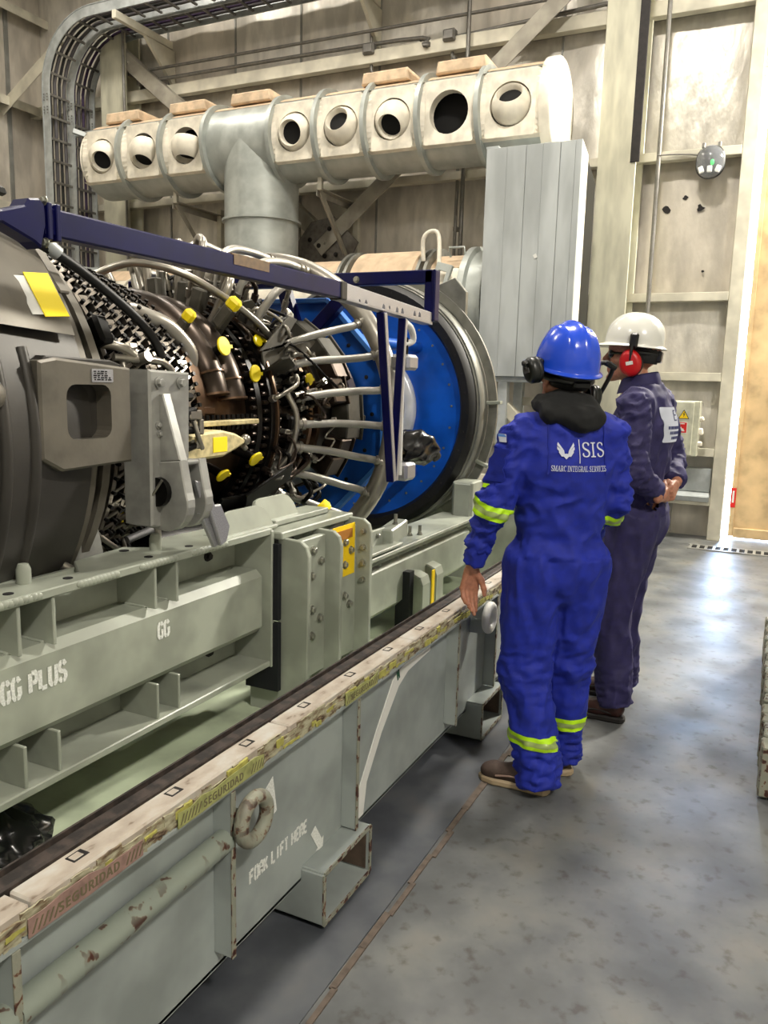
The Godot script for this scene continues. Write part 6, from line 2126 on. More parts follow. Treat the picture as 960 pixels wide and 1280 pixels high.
# ---------------------------------------------------------------- people
# a surface round bones: [a, b, radius a, radius b, flattening axis, factor]; surface nets on a grid
func sdf_mesh(bones: Array, cell: float, kk: float, cuts := [], wr = null) -> MB:
	var lo := Vector3(9, 9, 9)
	var hi := -lo
	for b in bones:
		var r: float = maxf(b[2], b[3]) + cell * 3.0
		for e in [b[0], b[1]]:
			lo = lo.min(e - Vector3(r, r, r))
			hi = hi.max(e + Vector3(r, r, r))
	var nx := int((hi.x - lo.x) / cell) + 2
	var ny := int((hi.y - lo.y) / cell) + 2
	var nz := int((hi.z - lo.z) / cell) + 2
	var f := PackedFloat32Array()
	f.resize(nx * ny * nz)
	f.fill(1.0)
	for b in bones:
		var A: Vector3 = b[0]
		var ba: Vector3 = b[1] - A
		var ra: float = b[2]
		var rb: float = b[3]
		var l2 := maxf(ba.length_squared(), 1e-9)
		var fl: bool = b.size() > 4
		var fn: Vector3 = b[4] if fl else Vector3.ZERO
		var fs: float = (b[5] - 1.0) if fl else 0.0
		var r := maxf(ra, rb) + kk + 2.0 * cell
		var mn: Vector3 = (A.min(b[1]) - Vector3(r, r, r) - lo) / cell
		var mx: Vector3 = (A.max(b[1]) + Vector3(r, r, r) - lo) / cell
		var x0 := maxi(0, int(mn.x))
		var x1 := mini(nx - 1, int(mx.x) + 1)
		for z in range(maxi(0, int(mn.z)), mini(nz - 1, int(mx.z) + 1) + 1):
			for y in range(maxi(0, int(mn.y)), mini(ny - 1, int(mx.y) + 1) + 1):
				var at := (z * ny + y) * nx
				for x in range(x0, x1 + 1):
					var q := lo + Vector3(x, y, z) * cell - A
					if fl:
						q += fn * (fn.dot(q) * fs)
					var h := clampf(q.dot(ba) / l2, 0.0, 1.0)
					var d := (q - ba * h).length() - (ra + (rb - ra) * h)
					var c := f[at + x]
					var dd := absf(c - d)
					if dd < kk:
						f[at + x] = minf(c, d) - (kk - dd) * (kk - dd) / (4.0 * kk)
					elif d < c:
						f[at + x] = d
	for c in cuts:
		var cp: Vector3 = c[0]
		var cn: Vector3 = c[1].normalized()
		var cr: float = c[2]
		var mn: Vector3 = (cp - Vector3(cr, cr, cr) - lo) / cell
		var mx: Vector3 = (cp + Vector3(cr, cr, cr) - lo) / cell
		for z in range(maxi(0, int(mn.z)), mini(nz - 1, int(mx.z)) + 1):
			for y in range(maxi(0, int(mn.y)), mini(ny - 1, int(mx.y)) + 1):
				for x in range(maxi(0, int(mn.x)), mini(nx - 1, int(mx.x)) + 1):
					var p := lo + Vector3(x, y, z) * cell
					if (p - cp).length() < cr:
						var i := (z * ny + y) * nx + x
						f[i] = maxf(f[i], (p - cp).dot(cn))
	# one vertex in each crossed cell
	var vid := PackedInt32Array()
	vid.resize(nx * ny * nz)
	vid.fill(-1)
	var V := PackedVector3Array()
	var G := PackedVector3Array()
	var o := [0, 1, nx, nx + 1, nx * ny, nx * ny + 1, nx * ny + nx, nx * ny + nx + 1]
	for z in nz - 1:
		for y in ny - 1:
			var at := (z * ny + y) * nx
			for x in nx - 1:
				var i := at + x
				var v0 := f[i]
				var s := v0 < 0.0
				if v0 > cell * 3.0 or v0 < -cell * 3.0:
					continue
				if (f[i + o[1]] < 0.0) == s and (f[i + o[2]] < 0.0) == s and (f[i + o[3]] < 0.0) == s and (f[i + o[4]] < 0.0) == s and (f[i + o[5]] < 0.0) == s and (f[i + o[6]] < 0.0) == s and (f[i + o[7]] < 0.0) == s:
					continue
				var sum := Vector3.ZERO
				var n := 0
				for e in EDGES:
					var fa := f[i + o[e[0]]]
					var fb := f[i + o[e[1]]]
					if (fa < 0.0) != (fb < 0.0):
						var t := fa / (fa - fb)
						sum += Vector3(e[0] & 1, (e[0] >> 1) & 1, e[0] >> 2).lerp(Vector3(e[1] & 1, (e[1] >> 1) & 1, e[1] >> 2), t)
						n += 1
				vid[i] = V.size()
				V.append(lo + (Vector3(x, y, z) + sum / n) * cell)
				G.append(Vector3(f[i + o[1]] + f[i + o[3]] + f[i + o[5]] + f[i + o[7]] - v0 - f[i + o[2]] - f[i + o[4]] - f[i + o[6]],
					f[i + o[2]] + f[i + o[3]] + f[i + o[6]] + f[i + o[7]] - v0 - f[i + o[1]] - f[i + o[4]] - f[i + o[5]],
					f[i + o[4]] + f[i + o[5]] + f[i + o[6]] + f[i + o[7]] - v0 - f[i + o[1]] - f[i + o[2]] - f[i + o[3]]).normalized())
	var idx := PackedInt32Array()
	var st := [1, nx, nx * ny]
	for z in range(1, nz - 1):
		for y in range(1, ny - 1):
			var at := (z * ny + y) * nx
			for x in range(1, nx - 1):
				var i := at + x
				if vid[i] < 0 and vid[i - 1] < 0 and vid[i - nx] < 0 and vid[i - nx * ny] < 0:
					continue
				var s := f[i] < 0.0
				for a in 3:
					if (f[i + st[a]] < 0.0) != s:
						var u: int = st[(a + 1) % 3]
						var w: int = st[(a + 2) % 3]
						var q0 := vid[i]
						var q1 := vid[i - u]
						var q2 := vid[i - u - w]
						var q3 := vid[i - w]
						if q0 >= 0 and q1 >= 0 and q2 >= 0 and q3 >= 0:
							idx.append_array([q0, q1, q2, q0, q2, q3])
	if wr != null:
		for i in V.size():
			V[i] += G[i] * float(wr.call(V[i]))
	var N := PackedVector3Array()
	N.resize(V.size())
	for k in range(0, idx.size(), 3):
		var a := V[idx[k]]
		var m := (V[idx[k + 1]] - a).cross(V[idx[k + 2]] - a)
		if m.dot(G[idx[k]] + G[idx[k + 1]] + G[idx[k + 2]]) < 0.0:
			m = -m
		for j in 3:
			N[idx[k + j]] += m
	var out := MB.new()
	for i in N.size():
		N[i] = N[i].normalized() if N[i].length_squared() > 0.0 else G[i]
	for k in range(0, idx.size(), 3):
		out.tri(V[idx[k]], V[idx[k + 1]], V[idx[k + 2]], N[idx[k]], N[idx[k + 1]], N[idx[k + 2]])
	return out

const EDGES := [[0, 1], [2, 3], [4, 5], [6, 7], [0, 2], [1, 3], [4, 6], [5, 7], [0, 4], [1, 5], [2, 6], [3, 7]]


# the strip of a surface between two planes across an axis, lifted off the cloth
func strip(m: MB, p: Vector3, axis: Vector3, w: float, reach: float, lift: float) -> MB:
	axis = axis.normalized()
	var out := MB.new()
	for i in range(0, m.v.size(), 3):
		if (m.v[i] - p).length() > reach:
			continue
		var poly := []
		for j in 3:
			poly.append([m.v[i + j], m.n[i + j]])
		for side in [1.0, -1.0]:
			var nxt := []
			for j in poly.size():
				var a = poly[j]
				var b = poly[(j + 1) % poly.size()]
				var da: float = w / 2 - side * (a[0] - p).dot(axis)
				var db: float = w / 2 - side * (b[0] - p).dot(axis)
				if da >= 0.0:
					nxt.append(a)
				if (da >= 0.0) != (db >= 0.0):
					var t := da / (da - db)
					nxt.append([a[0].lerp(b[0], t), a[1].lerp(b[1], t).normalized()])
			poly = nxt
		for j in range(1, poly.size() - 1):
			out.tri(poly[0][0] + poly[0][1] * lift, poly[j][0] + poly[j][1] * lift, poly[j + 1][0] + poly[j + 1][1] * lift, poly[0][1], poly[j][1], poly[j + 1][1])
	return out


# lay a flat drawing (in the plane of X) on a cloth surface
func drape(flatm: MB, X: Transform3D, cloth: MB, lift: float) -> MB:
	var inv := X.affine_inverse()
	var hgt := {}
	var g := 0.004
	for i in range(0, cloth.v.size(), 3):
		if (X.basis.z).dot(cloth.n[i]) < 0.15:
			continue
		var a := inv * cloth.v[i]
		var b := inv * cloth.v[i + 1]
		var c := inv * cloth.v[i + 2]
		if absf(a.x) > 0.3 or absf(a.y) > 0.3 or absf(a.z) > 0.25:
			continue
		var ca := ((b.x - a.x) * (c.y - a.y) - (c.x - a.x) * (b.y - a.y))
		if absf(ca) < 1e-10:
			continue
		for ix in range(int(floor(minf(a.x, minf(b.x, c.x)) / g)), int(ceil(maxf(a.x, maxf(b.x, c.x)) / g)) + 1):
			for iy in range(int(floor(minf(a.y, minf(b.y, c.y)) / g)), int(ceil(maxf(a.y, maxf(b.y, c.y)) / g)) + 1):
				var px := ix * g
				var py := iy * g
				var w1 := ((px - a.x) * (c.y - a.y) - (c.x - a.x) * (py - a.y)) / ca
				var w2 := ((b.x - a.x) * (py - a.y) - (px - a.x) * (b.y - a.y)) / ca
				if w1 < -0.3 or w2 < -0.3 or w1 + w2 > 1.3:
					continue
				var z := a.z + (b.z - a.z) * w1 + (c.z - a.z) * w2
				var key := Vector2i(ix, iy)
				if not hgt.has(key) or hgt[key] < z:
					hgt[key] = z
	var out := MB.new()
	for i in range(0, flatm.v.size(), 3):
		var q := []
		for j in 3:
			var p := flatm.v[i + j]
			var k := Vector2i(int(round(p.x / g)), int(round(p.y / g)))
			var z := 0.0
			var n := 0
			for dx in [-1, 0, 1]:
				for dy in [-1, 0, 1]:
					var k2 := k + Vector2i(dx, dy)
					if hgt.has(k2):
						z += hgt[k2]
						n += 1
			q.append(X * Vector3(p.x, p.y, (z / n if n else 0.0) + lift + p.z))
		out.tri(q[0], q[1], q[2], (X.basis * flatm.n[i]).normalized(), (X.basis * flatm.n[i + 1]).normalized(), (X.basis * flatm.n[i + 2]).normalized())
	return out


func finely(m: MB, most: float) -> MB:
	var out := MB.new()
	var todo := []
	for i in range(0, m.v.size(), 3):
		todo.append([m.v[i], m.v[i + 1], m.v[i + 2], m.n[i]])
	while todo.size():
		var t = todo.pop_back()
		var l0: float = (t[1] - t[0]).length()
		var l1: float = (t[2] - t[1]).length()
		var l2: float = (t[0] - t[2]).length()
		if maxf(l0, maxf(l1, l2)) <= most:
			out.tri(t[0], t[1], t[2], t[3], t[3], t[3])
		elif l0 >= l1 and l0 >= l2:
			var h: Vector3 = (t[0] + t[1]) / 2
			todo.append([t[0], h, t[2], t[3]])
			todo.append([h, t[1], t[2], t[3]])
		elif l1 >= l2:
			var h: Vector3 = (t[1] + t[2]) / 2
			todo.append([t[0], t[1], h, t[3]])
			todo.append([t[0], h, t[2], t[3]])
		else:
			var h: Vector3 = (t[2] + t[0]) / 2
			todo.append([t[0], t[1], h, t[3]])
			todo.append([h, t[1], t[2], t[3]])
	return out


# bones of a hand; B.y along the fingers, B.x towards the thumb, B.z out of the back of the hand
func hand_bones(w: Vector3, B: Basis, curl: Array, thumb := 0.0) -> Array:
	var o := []
	var at := func(x: float, y: float, z: float) -> Vector3: return w + B * Vector3(x, y, z)
	o.append([w - B.y * 0.06, w + B.y * 0.005, 0.026, 0.025, B.z, 1.3])
	var xs := [0.029, 0.010, -0.009, -0.027]
	var ln := [0.95, 1.05, 0.98, 0.78]
	for k in 4:
		o.append([at.call(xs[k] * 0.55, 0.012, 0.0), at.call(xs[k], 0.086 - 0.004 * absf(k - 1.2), 0.002), 0.0155, 0.0115])
		var p: Vector3 = at.call(xs[k], 0.088 - 0.004 * absf(k - 1.2), 0.002)
		var ang := 0.0
		var r := [0.0098, 0.0088, 0.0080, 0.0068]
		for j in 3:
			ang += curl[k] * [1.0, 1.15, 0.8][j]
			var d := B * Vector3(xs[k] * 0.9 * (0.3 if j == 0 else 0.0), cos(ang), -sin(ang))
			var q: Vector3 = p + d.normalized() * [0.043, 0.027, 0.020][j] * ln[k]
			o.append([p, q, r[j], r[j + 1]])
			p = q
	o.append([at.call(0.012, 0.018, -0.006), at.call(0.036, 0.045, -0.016), 0.0155, 0.0125])
	o.append([at.call(0.036, 0.045, -0.016), at.call(0.046 - thumb * 0.02, 0.075, -0.026 - thumb * 0.02), 0.0115, 0.0098])
	o.append([at.call(0.046 - thumb * 0.02, 0.075, -0.026 - thumb * 0.02), at.call(0.048 - thumb * 0.05, 0.098, -0.032 - thumb * 0.03), 0.0098, 0.0078])
	return o


func head_bones(c: Vector3, B: Basis) -> Array:
	var at := func(x: float, y: float, z: float) -> Vector3: return c + B * Vector3(x, y, z)
	var o := []
	o.append([at.call(0, 0.03, 0.03), at.call(0, 0.035, -0.025), 0.086, 0.083, B.x, 1.14])
	o.append([at.call(0, -0.01, -0.03), at.call(0, -0.065, -0.045), 0.066, 0.045, B.x, 1.05])
	for s in [-1, 1]:
		o.append([at.call(0.05 * s, -0.055, 0.0), at.call(0.012 * s, -0.098, -0.068), 0.026, 0.019])
		o.append([at.call(0.040 * s, -0.022, -0.068), at.call(0.05 * s, -0.03, -0.04), 0.02, 0.02])
		o.append([at.call(0.076 * s, -0.005, 0.014), at.call(0.079 * s, -0.035, 0.008), 0.016, 0.011, B.x, 1.7])
		o.append([at.call(0.012 * s, 0.026, -0.092), at.call(0.045 * s, 0.022, -0.074), 0.013, 0.011])
	o.append([at.call(0, 0.012, -0.096), at.call(0, -0.026, -0.118), 0.009, 0.0135])
	o.append([at.call(-0.011, -0.034, -0.102), at.call(0.011, -0.034, -0.102), 0.009, 0.009])
	o.append([at.call(-0.018, -0.062, -0.092), at.call(0.018, -0.062, -0.092), 0.0085, 0.0085])
	o.append([at.call(-0.014, -0.074, -0.090), at.call(0.014, -0.074, -0.090), 0.009, 0.009])
	o.append([at.call(-0.010, -0.104, -0.084), at.call(0.010, -0.104, -0.084), 0.016, 0.016])
	o.append([at.call(0, -0.04, 0.015), at.call(0, -0.17, 0.035), 0.052, 0.056])
	return o


func lpart(called: String, m, mat_: Material, parent: Node3D, label := "") -> MeshInstance3D:
	var o := MeshInstance3D.new()
	o.name = called
	o.mesh = m.mesh() if m is MB else m
	for i in o.mesh.get_surface_count():
		o.set_surface_override_material(i, mat_)
	parent.add_child(o, true)
	if label: o.set_meta("label", label)
	return o


func helmet(m_shell: Material, c: Vector3, B: Basis, parent: Node3D, label: String, high := 0.148) -> MeshInstance3D:
	var S := 40
	var g := []
	for i in 13:
		var row := PackedVector3Array()
		var th := deg_to_rad(2.0 + 88.0 * i / 12.0)
		for k in S:
			var ph := TAU * k / S
			var r := pow(sin(th), 0.86)
			var x := cos(ph) * r * 0.108
			var z := sin(ph) * r * 0.128
			var y := cos(th) * high
			var up := 0.008 * exp(-pow(x / 0.016, 2.0)) * clampf((y - 0.02) / 0.05, 0, 1)
			up += 0.004 * (exp(-pow((absf(x) - 0.052) / 0.010, 2.0))) * clampf((y - 0.03) / 0.05, 0, 1)
			row.append(c + B * (Vector3(x, y, z) * (1.0 + up / 0.12)))
		g.append(row)
	for q in [[0.004, -0.004], [0.013, -0.009], [0.014, -0.014], [0.004, -0.012], [-0.006, -0.006]]:
		var row := PackedVector3Array()
		for k in S:
			var ph := TAU * k / S
			var front := pow(maxf(0.0, -sin(ph)), 1.6)
			var ext: float = q[0] + (0.056 * front if q[0] > 0.006 else 0.0)
			row.append(c + B * Vector3(cos(ph) * (0.108 + ext * 0.9), q[1] - front * (0.012 if q[0] > 0.006 else 0.0), sin(ph) * (0.128 + ext)))
		g.append(row)
	var m := MB.new()
	m.grid(g, true, c + B * Vector3(0, 0.03, 0))
	return lpart("helmet", m, m_shell, parent, label)


func ear_cup(c: Vector3, axis: Vector3, shell: Material, parent: Node3D, label := "", s := 1.0) -> void:
	var u := axis.cross(Vector3(0.1, 0.2, 1)).normalized()
	var X := Transform3D(Basis(u, axis.cross(u), axis), c)
	var m := MB.new()
	var B := X.basis
	var g := []
	for q in [[0.0001, 0.028], [0.6, 0.028], [0.85, 0.024], [1.0, 0.014], [1.0, -0.002], [0.9, -0.006]]:
		var row := PackedVector3Array()
		for k in 24:
			var a := TAU * k / 24
			row.append(c + B * Vector3(cos(a) * q[0] * 0.045 * s, sin(a) * q[0] * 0.036 * s, q[1] * s))
		g.append(row)
	m.grid(g, true, c)
	var cup := lpart("ear_cup", m, shell, parent, label)
	m = MB.new()
	m.tube(arcpts(c + axis * -0.008, B.x, B.y * 0.82, 0.034 * s, 0, TAU, 24).slice(0, 24), 0.012 * s, 8, false, true)
	lpart("ear_pad", m, mats.black_plastic, cup)
	m = MB.new()
	m.box(c + axis * 0.029 * s, Vector3(0.03, 0.016, 0.003), Basis(B.y, B.x, B.z), 0.001)
	lpart("cup_badge", m, mats.stencil_white if shell == mats.get("muff_red") else mats.cable_grey, cup)


func shoe(heel: Vector3, yaw: float, upper: Material, sole: Material, lace: Material, parent: Node3D, called: String, label: String, boot := false) -> void:
	var B := Basis(Vector3.UP, yaw)
	var at := func(x: float, y: float, z: float) -> Vector3: return heel + B * Vector3(x, y, z)
	var h := 0.10 if boot else 0.075
	var bones := [
		[at.call(0, 0.062, -0.045), at.call(0, 0.058, -0.12), 0.037, 0.036],
		[at.call(0, 0.05, -0.12), at.call(0.004, 0.044, -0.215), 0.037, 0.038, Vector3.UP, 1.18],
		[at.call(0.006, 0.042, -0.215), at.call(0.002, 0.040, -0.238), 0.038, 0.034, Vector3.UP, 1.15],
		[at.call(0, 0.06, -0.05), at.call(0, h + 0.02, -0.052), 0.037, 0.038],
		[at.call(0, 0.085, -0.09), at.call(0, 0.06, -0.17), 0.022, 0.022],
	]
	var m := sdf_mesh(bones, 0.007, 0.02, [[at.call(0, h + 0.02, -0.05), Vector3.UP, 0.09], [at.call(0, 0.024, -0.05), Vector3.DOWN, 0.14], [at.call(0, 0.024, -0.2), Vector3.DOWN, 0.14]])
	var s := lpart(called, m, upper, parent, label)
	m = MB.new()
	var pr := PackedVector2Array()
	for q in [[0.0, 0.0], [0.022, 0.004], [0.036, 0.02], [0.038, 0.06], [0.034, 0.12], [0.042, 0.17], [0.045, 0.215], [0.036, 0.255], [0.016, 0.275], [-0.006, 0.277], [-0.030, 0.258], [-0.041, 0.215], [-0.038, 0.16], [-0.033, 0.12], [-0.037, 0.06], [-0.035, 0.02], [-0.022, 0.004]]:
		pr.append(Vector2(q[0], q[1]))
	m.prism(pr, 0.0, 0.028, Transform3D(B * Basis(Vector3(1, 0, 0), Vector3(0, 0, -1), Vector3(0, 1, 0)), heel), 0.007)
	lpart("sole", m, sole, s)
	m = MB.new()
	for k in 4:
		m.tube(curve([at.call(-0.026, 0.070 - 0.004 * k, -0.115 - 0.022 * k), at.call(0.0, 0.092 - 0.006 * k, -0.118 - 0.022 * k), at.call(0.026, 0.070 - 0.004 * k, -0.115 - 0.022 * k)], 4), 0.004, 6)
	m.tube(curve([at.call(0.036, 0.045, -0.06), at.call(0.040, 0.055, -0.13), at.call(0.042, 0.045, -0.2)], 4), 0.004, 6)
	m.tube(curve([at.call(-0.036, 0.045, -0.06), at.call(-0.039, 0.055, -0.13), at.call(-0.042, 0.045, -0.2)], 4), 0.004, 6)
	lpart("laces", m, lace, s)


var fold_noise := FastNoiseLite.new()

func folds(p: Vector3, amp: float, sx: Vector3) -> float:
	var q := p * sx
	var a := 1.0 - absf(fold_noise.get_noise_3d(q.x, q.y, q.z)) * 2.2
	return amp * (a - 0.55)


func build_people() -> void:
	fold_noise.seed = 4
	fold_noise.noise_type = FastNoiseLite.TYPE_SIMPLEX_SMOOTH
	fold_noise.frequency = 1.0
	fold_noise.fractal_octaves = 2
	var weave := noise_tex("weave", 71, 0.05, 3, [], [], 512, FastNoiseLite.TYPE_SIMPLEX_SMOOTH, 1.6)
	var cloth := noise_tex("cloth", 73, 0.02, 4, [grey(0.86), grey(1.0)], [0.25, 0.75])
	mat("blue_cloth", Color(0.03, 0.13, 0.60), 0.75, 0.0, {"tex": cloth, "scale": 2.0, "ntex": weave, "nscale": 0.30, "rim": 0.25, "world": false})
	mat("purple_cloth", Color(0.155, 0.135, 0.33), 0.75, 0.0, {"tex": cloth, "scale": 2.0, "ntex": weave, "nscale": 0.30, "rim": 0.25, "world": false})
	mat("hood_cloth", Color(0.075, 0.08, 0.085), 0.9, 0.0, {"ntex": weave, "nscale": 0.35, "scale": 2.5, "world": false})
	mat("skin", Color(0.70, 0.48, 0.38), 0.5, 0.0, {"tex": cloth, "scale": 6.0, "world": false})
	mats.skin.subsurf_scatter_enabled = true
	mats.skin.subsurf_scatter_strength = 0.12
	mat("hair", Color(0.03, 0.025, 0.022), 0.6)
	mat("helmet_blue", Color(0.12, 0.30, 0.84), 0.22, 0.0, {"coat": 0.4, "coat_rough": 0.1, "world": false})
	mat("helmet_white", Color(0.85, 0.85, 0.82), 0.25, 0.0, {"coat": 0.3, "coat_rough": 0.1, "world": false})
	mat("muff_red", Color(0.72, 0.05, 0.07), 0.35)
	mat("muff_dark", Color(0.035, 0.055, 0.05), 0.35)
	mat("lens_dark", Color(0.01, 0.01, 0.012), 0.12)
	mat("tape_lime", Color(0.72, 0.92, 0.08), 0.5)
	mat("tape_silver", Color(0.62, 0.70, 0.42), 0.35, 0.2)
	mat("print_white", Color(0.82, 0.84, 0.90), 0.7)
	mat("shoe_brown", Color(0.27, 0.21, 0.18), 0.75, 0.0, {"tex": cloth, "scale": 8.0})
	mat("shoe_trim", Color(0.52, 0.43, 0.38), 0.7)
	mat("shoe_sole", Color(0.62, 0.55, 0.44), 0.6)
	mat("boot_leather", Color(0.20, 0.085, 0.06), 0.45, 0.0, {"tex": cloth, "scale": 6.0})
	mat("boot_sole", Color(0.07, 0.055, 0.05), 0.7)
	mat("patch_blue", Color(0.22, 0.24, 0.42), 0.7)
	man_in_blue()
	man_in_purple()


func man_in_blue() -> void:
	var t := thing("person", "man seen from behind in a bright blue coverall and blue helmet, hand by the kerb", "person", Vector3(-0.66, 0, -2.84))
	t.rotation.y = deg_to_rad(30)
	var Z := Vector3(0, 0, 1)
	var sl := Vector3(-0.155, 1.325, 0.01)
	var sr := Vector3(0.160, 1.335, 0.0)
	var el := Vector3(-0.245, 1.085, 0.03)
	var er := Vector3(0.200, 1.09, 0.0)
	var wl := Vector3(-0.300, 0.865, -0.03)
	var wrr := Vector3(0.16, 0.93, -0.17)
	var kl := Vector3(-0.095, 0.47, 0.0)
	var kr := Vector3(0.085, 0.47, -0.06)
	var al := Vector3(-0.035, 0.075, 0.075)
	var ar := Vector3(0.10, 0.075, -0.105)
	var hc := Vector3(0.0, 1.545, -0.03)
	var HB := Basis(Vector3.UP, deg_to_rad(16)) * Basis(Vector3.RIGHT, deg_to_rad(14))
	# the body under the clothes, one surface
	var body := sdf_mesh([
		[Vector3(0, 0.90, 0.01), Vector3(0, 1.02, 0), 0.135, 0.12, Z, 1.4], [Vector3(0, 1.02, 0), Vector3(0, 1.27, 0.01), 0.12, 0.14, Z, 1.45],
		[sl, sr, 0.05, 0.05], [Vector3(0, 1.33, 0.01), Vector3(0, 1.45, 0.0), 0.055, 0.052],
		[sl, el, 0.045, 0.04], [el, wl, 0.038, 0.028], [sr, er, 0.045, 0.04], [er, wrr, 0.038, 0.028],
		[Vector3(-0.085, 0.88, 0), kl, 0.085, 0.055], [kl, al, 0.052, 0.038], [Vector3(0.085, 0.88, 0), kr, 0.085, 0.055], [kr, ar, 0.052, 0.038]], 0.018, 0.03)
	body.add(sdf_mesh(head_bones(hc, HB), 0.005, 0.012), Transform3D())
	var hbl := Basis(Vector3(0.93, 0.05, -0.30).normalized(), Vector3(-0.06, -1, -0.10).normalized(), Vector3.ZERO)
	hbl.x = (hbl.x - hbl.y * hbl.x.dot(hbl.y)).normalized()
	hbl.z = hbl.x.cross(hbl.y)
	body.add(sdf_mesh(hand_bones(Vector3(-0.303, 0.835, -0.035), hbl, [0.12, 0.28, 0.42, 0.5]), 0.0036, 0.006), Transform3D())
	var hbr := Basis(Vector3(-0.2, 0.6, -0.6).normalized(), Vector3(-0.6, -0.45, -0.6).normalized(), Vector3.ZERO)
	hbr.x = (hbr.x - hbr.y * hbr.x.dot(hbr.y)).normalized()
	hbr.z = hbr.x.cross(hbr.y)
	body.add(sdf_mesh(hand_bones(Vector3(0.15, 0.915, -0.185), hbr, [0.3, 0.35, 0.4, 0.45]), 0.0045, 0.006), Transform3D())
	var bd := lpart("body", body, mats.skin, t)
	# coverall
	var wr := func(p: Vector3) -> float:
		var w := 0.0
		var logo := clampf(1.2 - maxf(absf(p.x - 0.02) / 0.13, absf(p.y - 1.23) / 0.10), 0.0, 1.0)
		if p.y < 0.9:
			w += folds(p, 0.014, Vector3(8, 4, 8)) + folds(p, 0.013 * clampf((0.32 - p.y) * 6.0, 0, 1), Vector3(7, 22, 7))
			w += folds(p, 0.013 * clampf(1.0 - absf(p.y - 0.47) * 6.0, 0, 1), Vector3(6, 16, 6))
		else:
			w += folds(p, 0.014, Vector3(7, 8, 7)) * (1.0 - logo)
			if p.x < -0.19 or p.x > 0.19:
				w += folds(p, 0.014, Vector3(8, 18, 8))
		w += 0.008 * sin(p.x * 90.0) * clampf(1.0 - absf(p.y - 0.965) * 22.0, 0, 1) * 0.5
		w -= 0.012 * clampf(1.0 - absf(p.y - 0.97) * 18.0, 0, 1)
		return w
	var cov := sdf_mesh([
		[Vector3(0, 0.87, 0.01), Vector3(0, 0.99, 0.0), 0.170, 0.155, Z, 1.3], [Vector3(0, 0.99, 0.0), Vector3(0, 1.22, 0.02), 0.155, 0.172, Z, 1.35], [Vector3(0, 1.22, 0.02), Vector3(0, 1.315, 0.015), 0.172, 0.135, Z, 1.45],
		[sl + Vector3(0.02, 0, 0), sr - Vector3(0.02, 0, 0), 0.072, 0.072], [Vector3(0, 1.34, 0.015), Vector3(0, 1.42, 0.0), 0.085, 0.075],
		[sl, el, 0.072, 0.063], [el, wl + (el - wl) * 0.02, 0.062, 0.050], [sr, er, 0.070, 0.062], [er, wrr, 0.062, 0.05],
		[Vector3(-0.082, 0.86, 0.01), kl, 0.115, 0.094], [kl, al + Vector3(0, -0.03, 0), 0.092, 0.082], [Vector3(0.082, 0.86, 0.0), kr, 0.115, 0.092], [kr, ar + Vector3(0, -0.03, 0), 0.090, 0.076]],
		0.0095, 0.022, [[wl + (wl - el).normalized() * 0.008, wl - el, 0.075], [wrr, wrr - er, 0.075], [al + Vector3(0, -0.045, 0), Vector3(0, -1, 0.25), 0.14], [ar + Vector3(0, -0.02, 0), Vector3(0, -1, 0), 0.14], [Vector3(0, 1.435, 0), Vector3(0, 1, -0.2), 0.10]], wr)
	var suit := lpart("coverall", cov, mats.blue_cloth, t, "bright blue coverall")
	# reflective tape round sleeves and shins
	var dl := (wl - el).normalized()
	var dr := (wrr - er).normalized()
	for q in [[el.lerp(wl, 0.08), dl, 0.052, 0.085], [er.lerp(wrr, 0.22), dr + Vector3(0, -0.4, 0), 0.05, 0.085], [kl.lerp(al, 0.64), Vector3(0.1, 1, 0), 0.05, 0.13], [kr.lerp(ar, 0.60), Vector3(0, 1, 0), 0.05, 0.125]]:
		var tp := strip(cov, q[0], q[1], q[2], q[3], 0.0022)
		var side := MB.new()
		for i in range(0, tp.v.size(), 3):
			if q[3] > 0.1 and signf(tp.v[i].x - 0.01) != signf(q[0].x):
				continue
			if q[3] < 0.1 and (tp.v[i].x > -0.155 if q[0].x < 0 else tp.v[i].x < 0.135):
				continue
			side.tri(tp.v[i], tp.v[i + 1], tp.v[i + 2], tp.n[i], tp.n[i + 1], tp.n[i + 2])
		var tape := lpart("reflective_band", side, mats.tape_lime, suit, "lime yellow reflective band")
		var mid := strip(side, q[0], q[1], q[2] * 0.36, q[3], 0.0012)
		lpart("band_stripe", mid, mats.tape_silver, tape)
	# print on the back
	var PX := Transform3D(Basis().scaled(Vector3(0.84, 0.84, 1)), Vector3(0.016, 1.285, 0.10))
	var art := MB.new()
	for s in [-1.0, 1.0]:
		for w in [[0.006, -0.022, 0.010, -0.002, 0.030, 0.030, 0.034, 0.018], [0.006, -0.024, 0.008, -0.012, 0.034, 0.014, 0.035, 0.003], [0.004, -0.026, 0.006, -0.018, 0.030, -0.002, 0.030, -0.010]]:
			art.prism(PackedVector2Array([Vector2(-0.055 + s * w[0], w[1]), Vector2(-0.055 + s * w[2], w[3]), Vector2(-0.055 + s * w[4], w[5]), Vector2(-0.055 + s * w[6], w[7]), Vector2(-0.055 + s * w[6] * 0.62, w[7] - 0.016)]), 0, 0.0006, Transform3D())
	art.prism(PackedVector2Array([Vector2(-0.071, -0.018), Vector2(-0.055, -0.014), Vector2(-0.039, -0.018), Vector2(-0.047, -0.028), Vector2(-0.055, -0.037), Vector2(-0.063, -0.028)]), 0, 0.0006, Transform3D())
	lpart("wing_emblem", drape(finely(art, 0.012), PX, cov, 0.004), mats.print_white, suit, "white winged emblem")
	art = MB.new()
	art.prism(PackedVector2Array([Vector2(-0.0015, -0.052), Vector2(0.0015, -0.052), Vector2(0.0015, 0.042), Vector2(-0.0015, 0.042)]), 0, 0.0006, Transform3D())
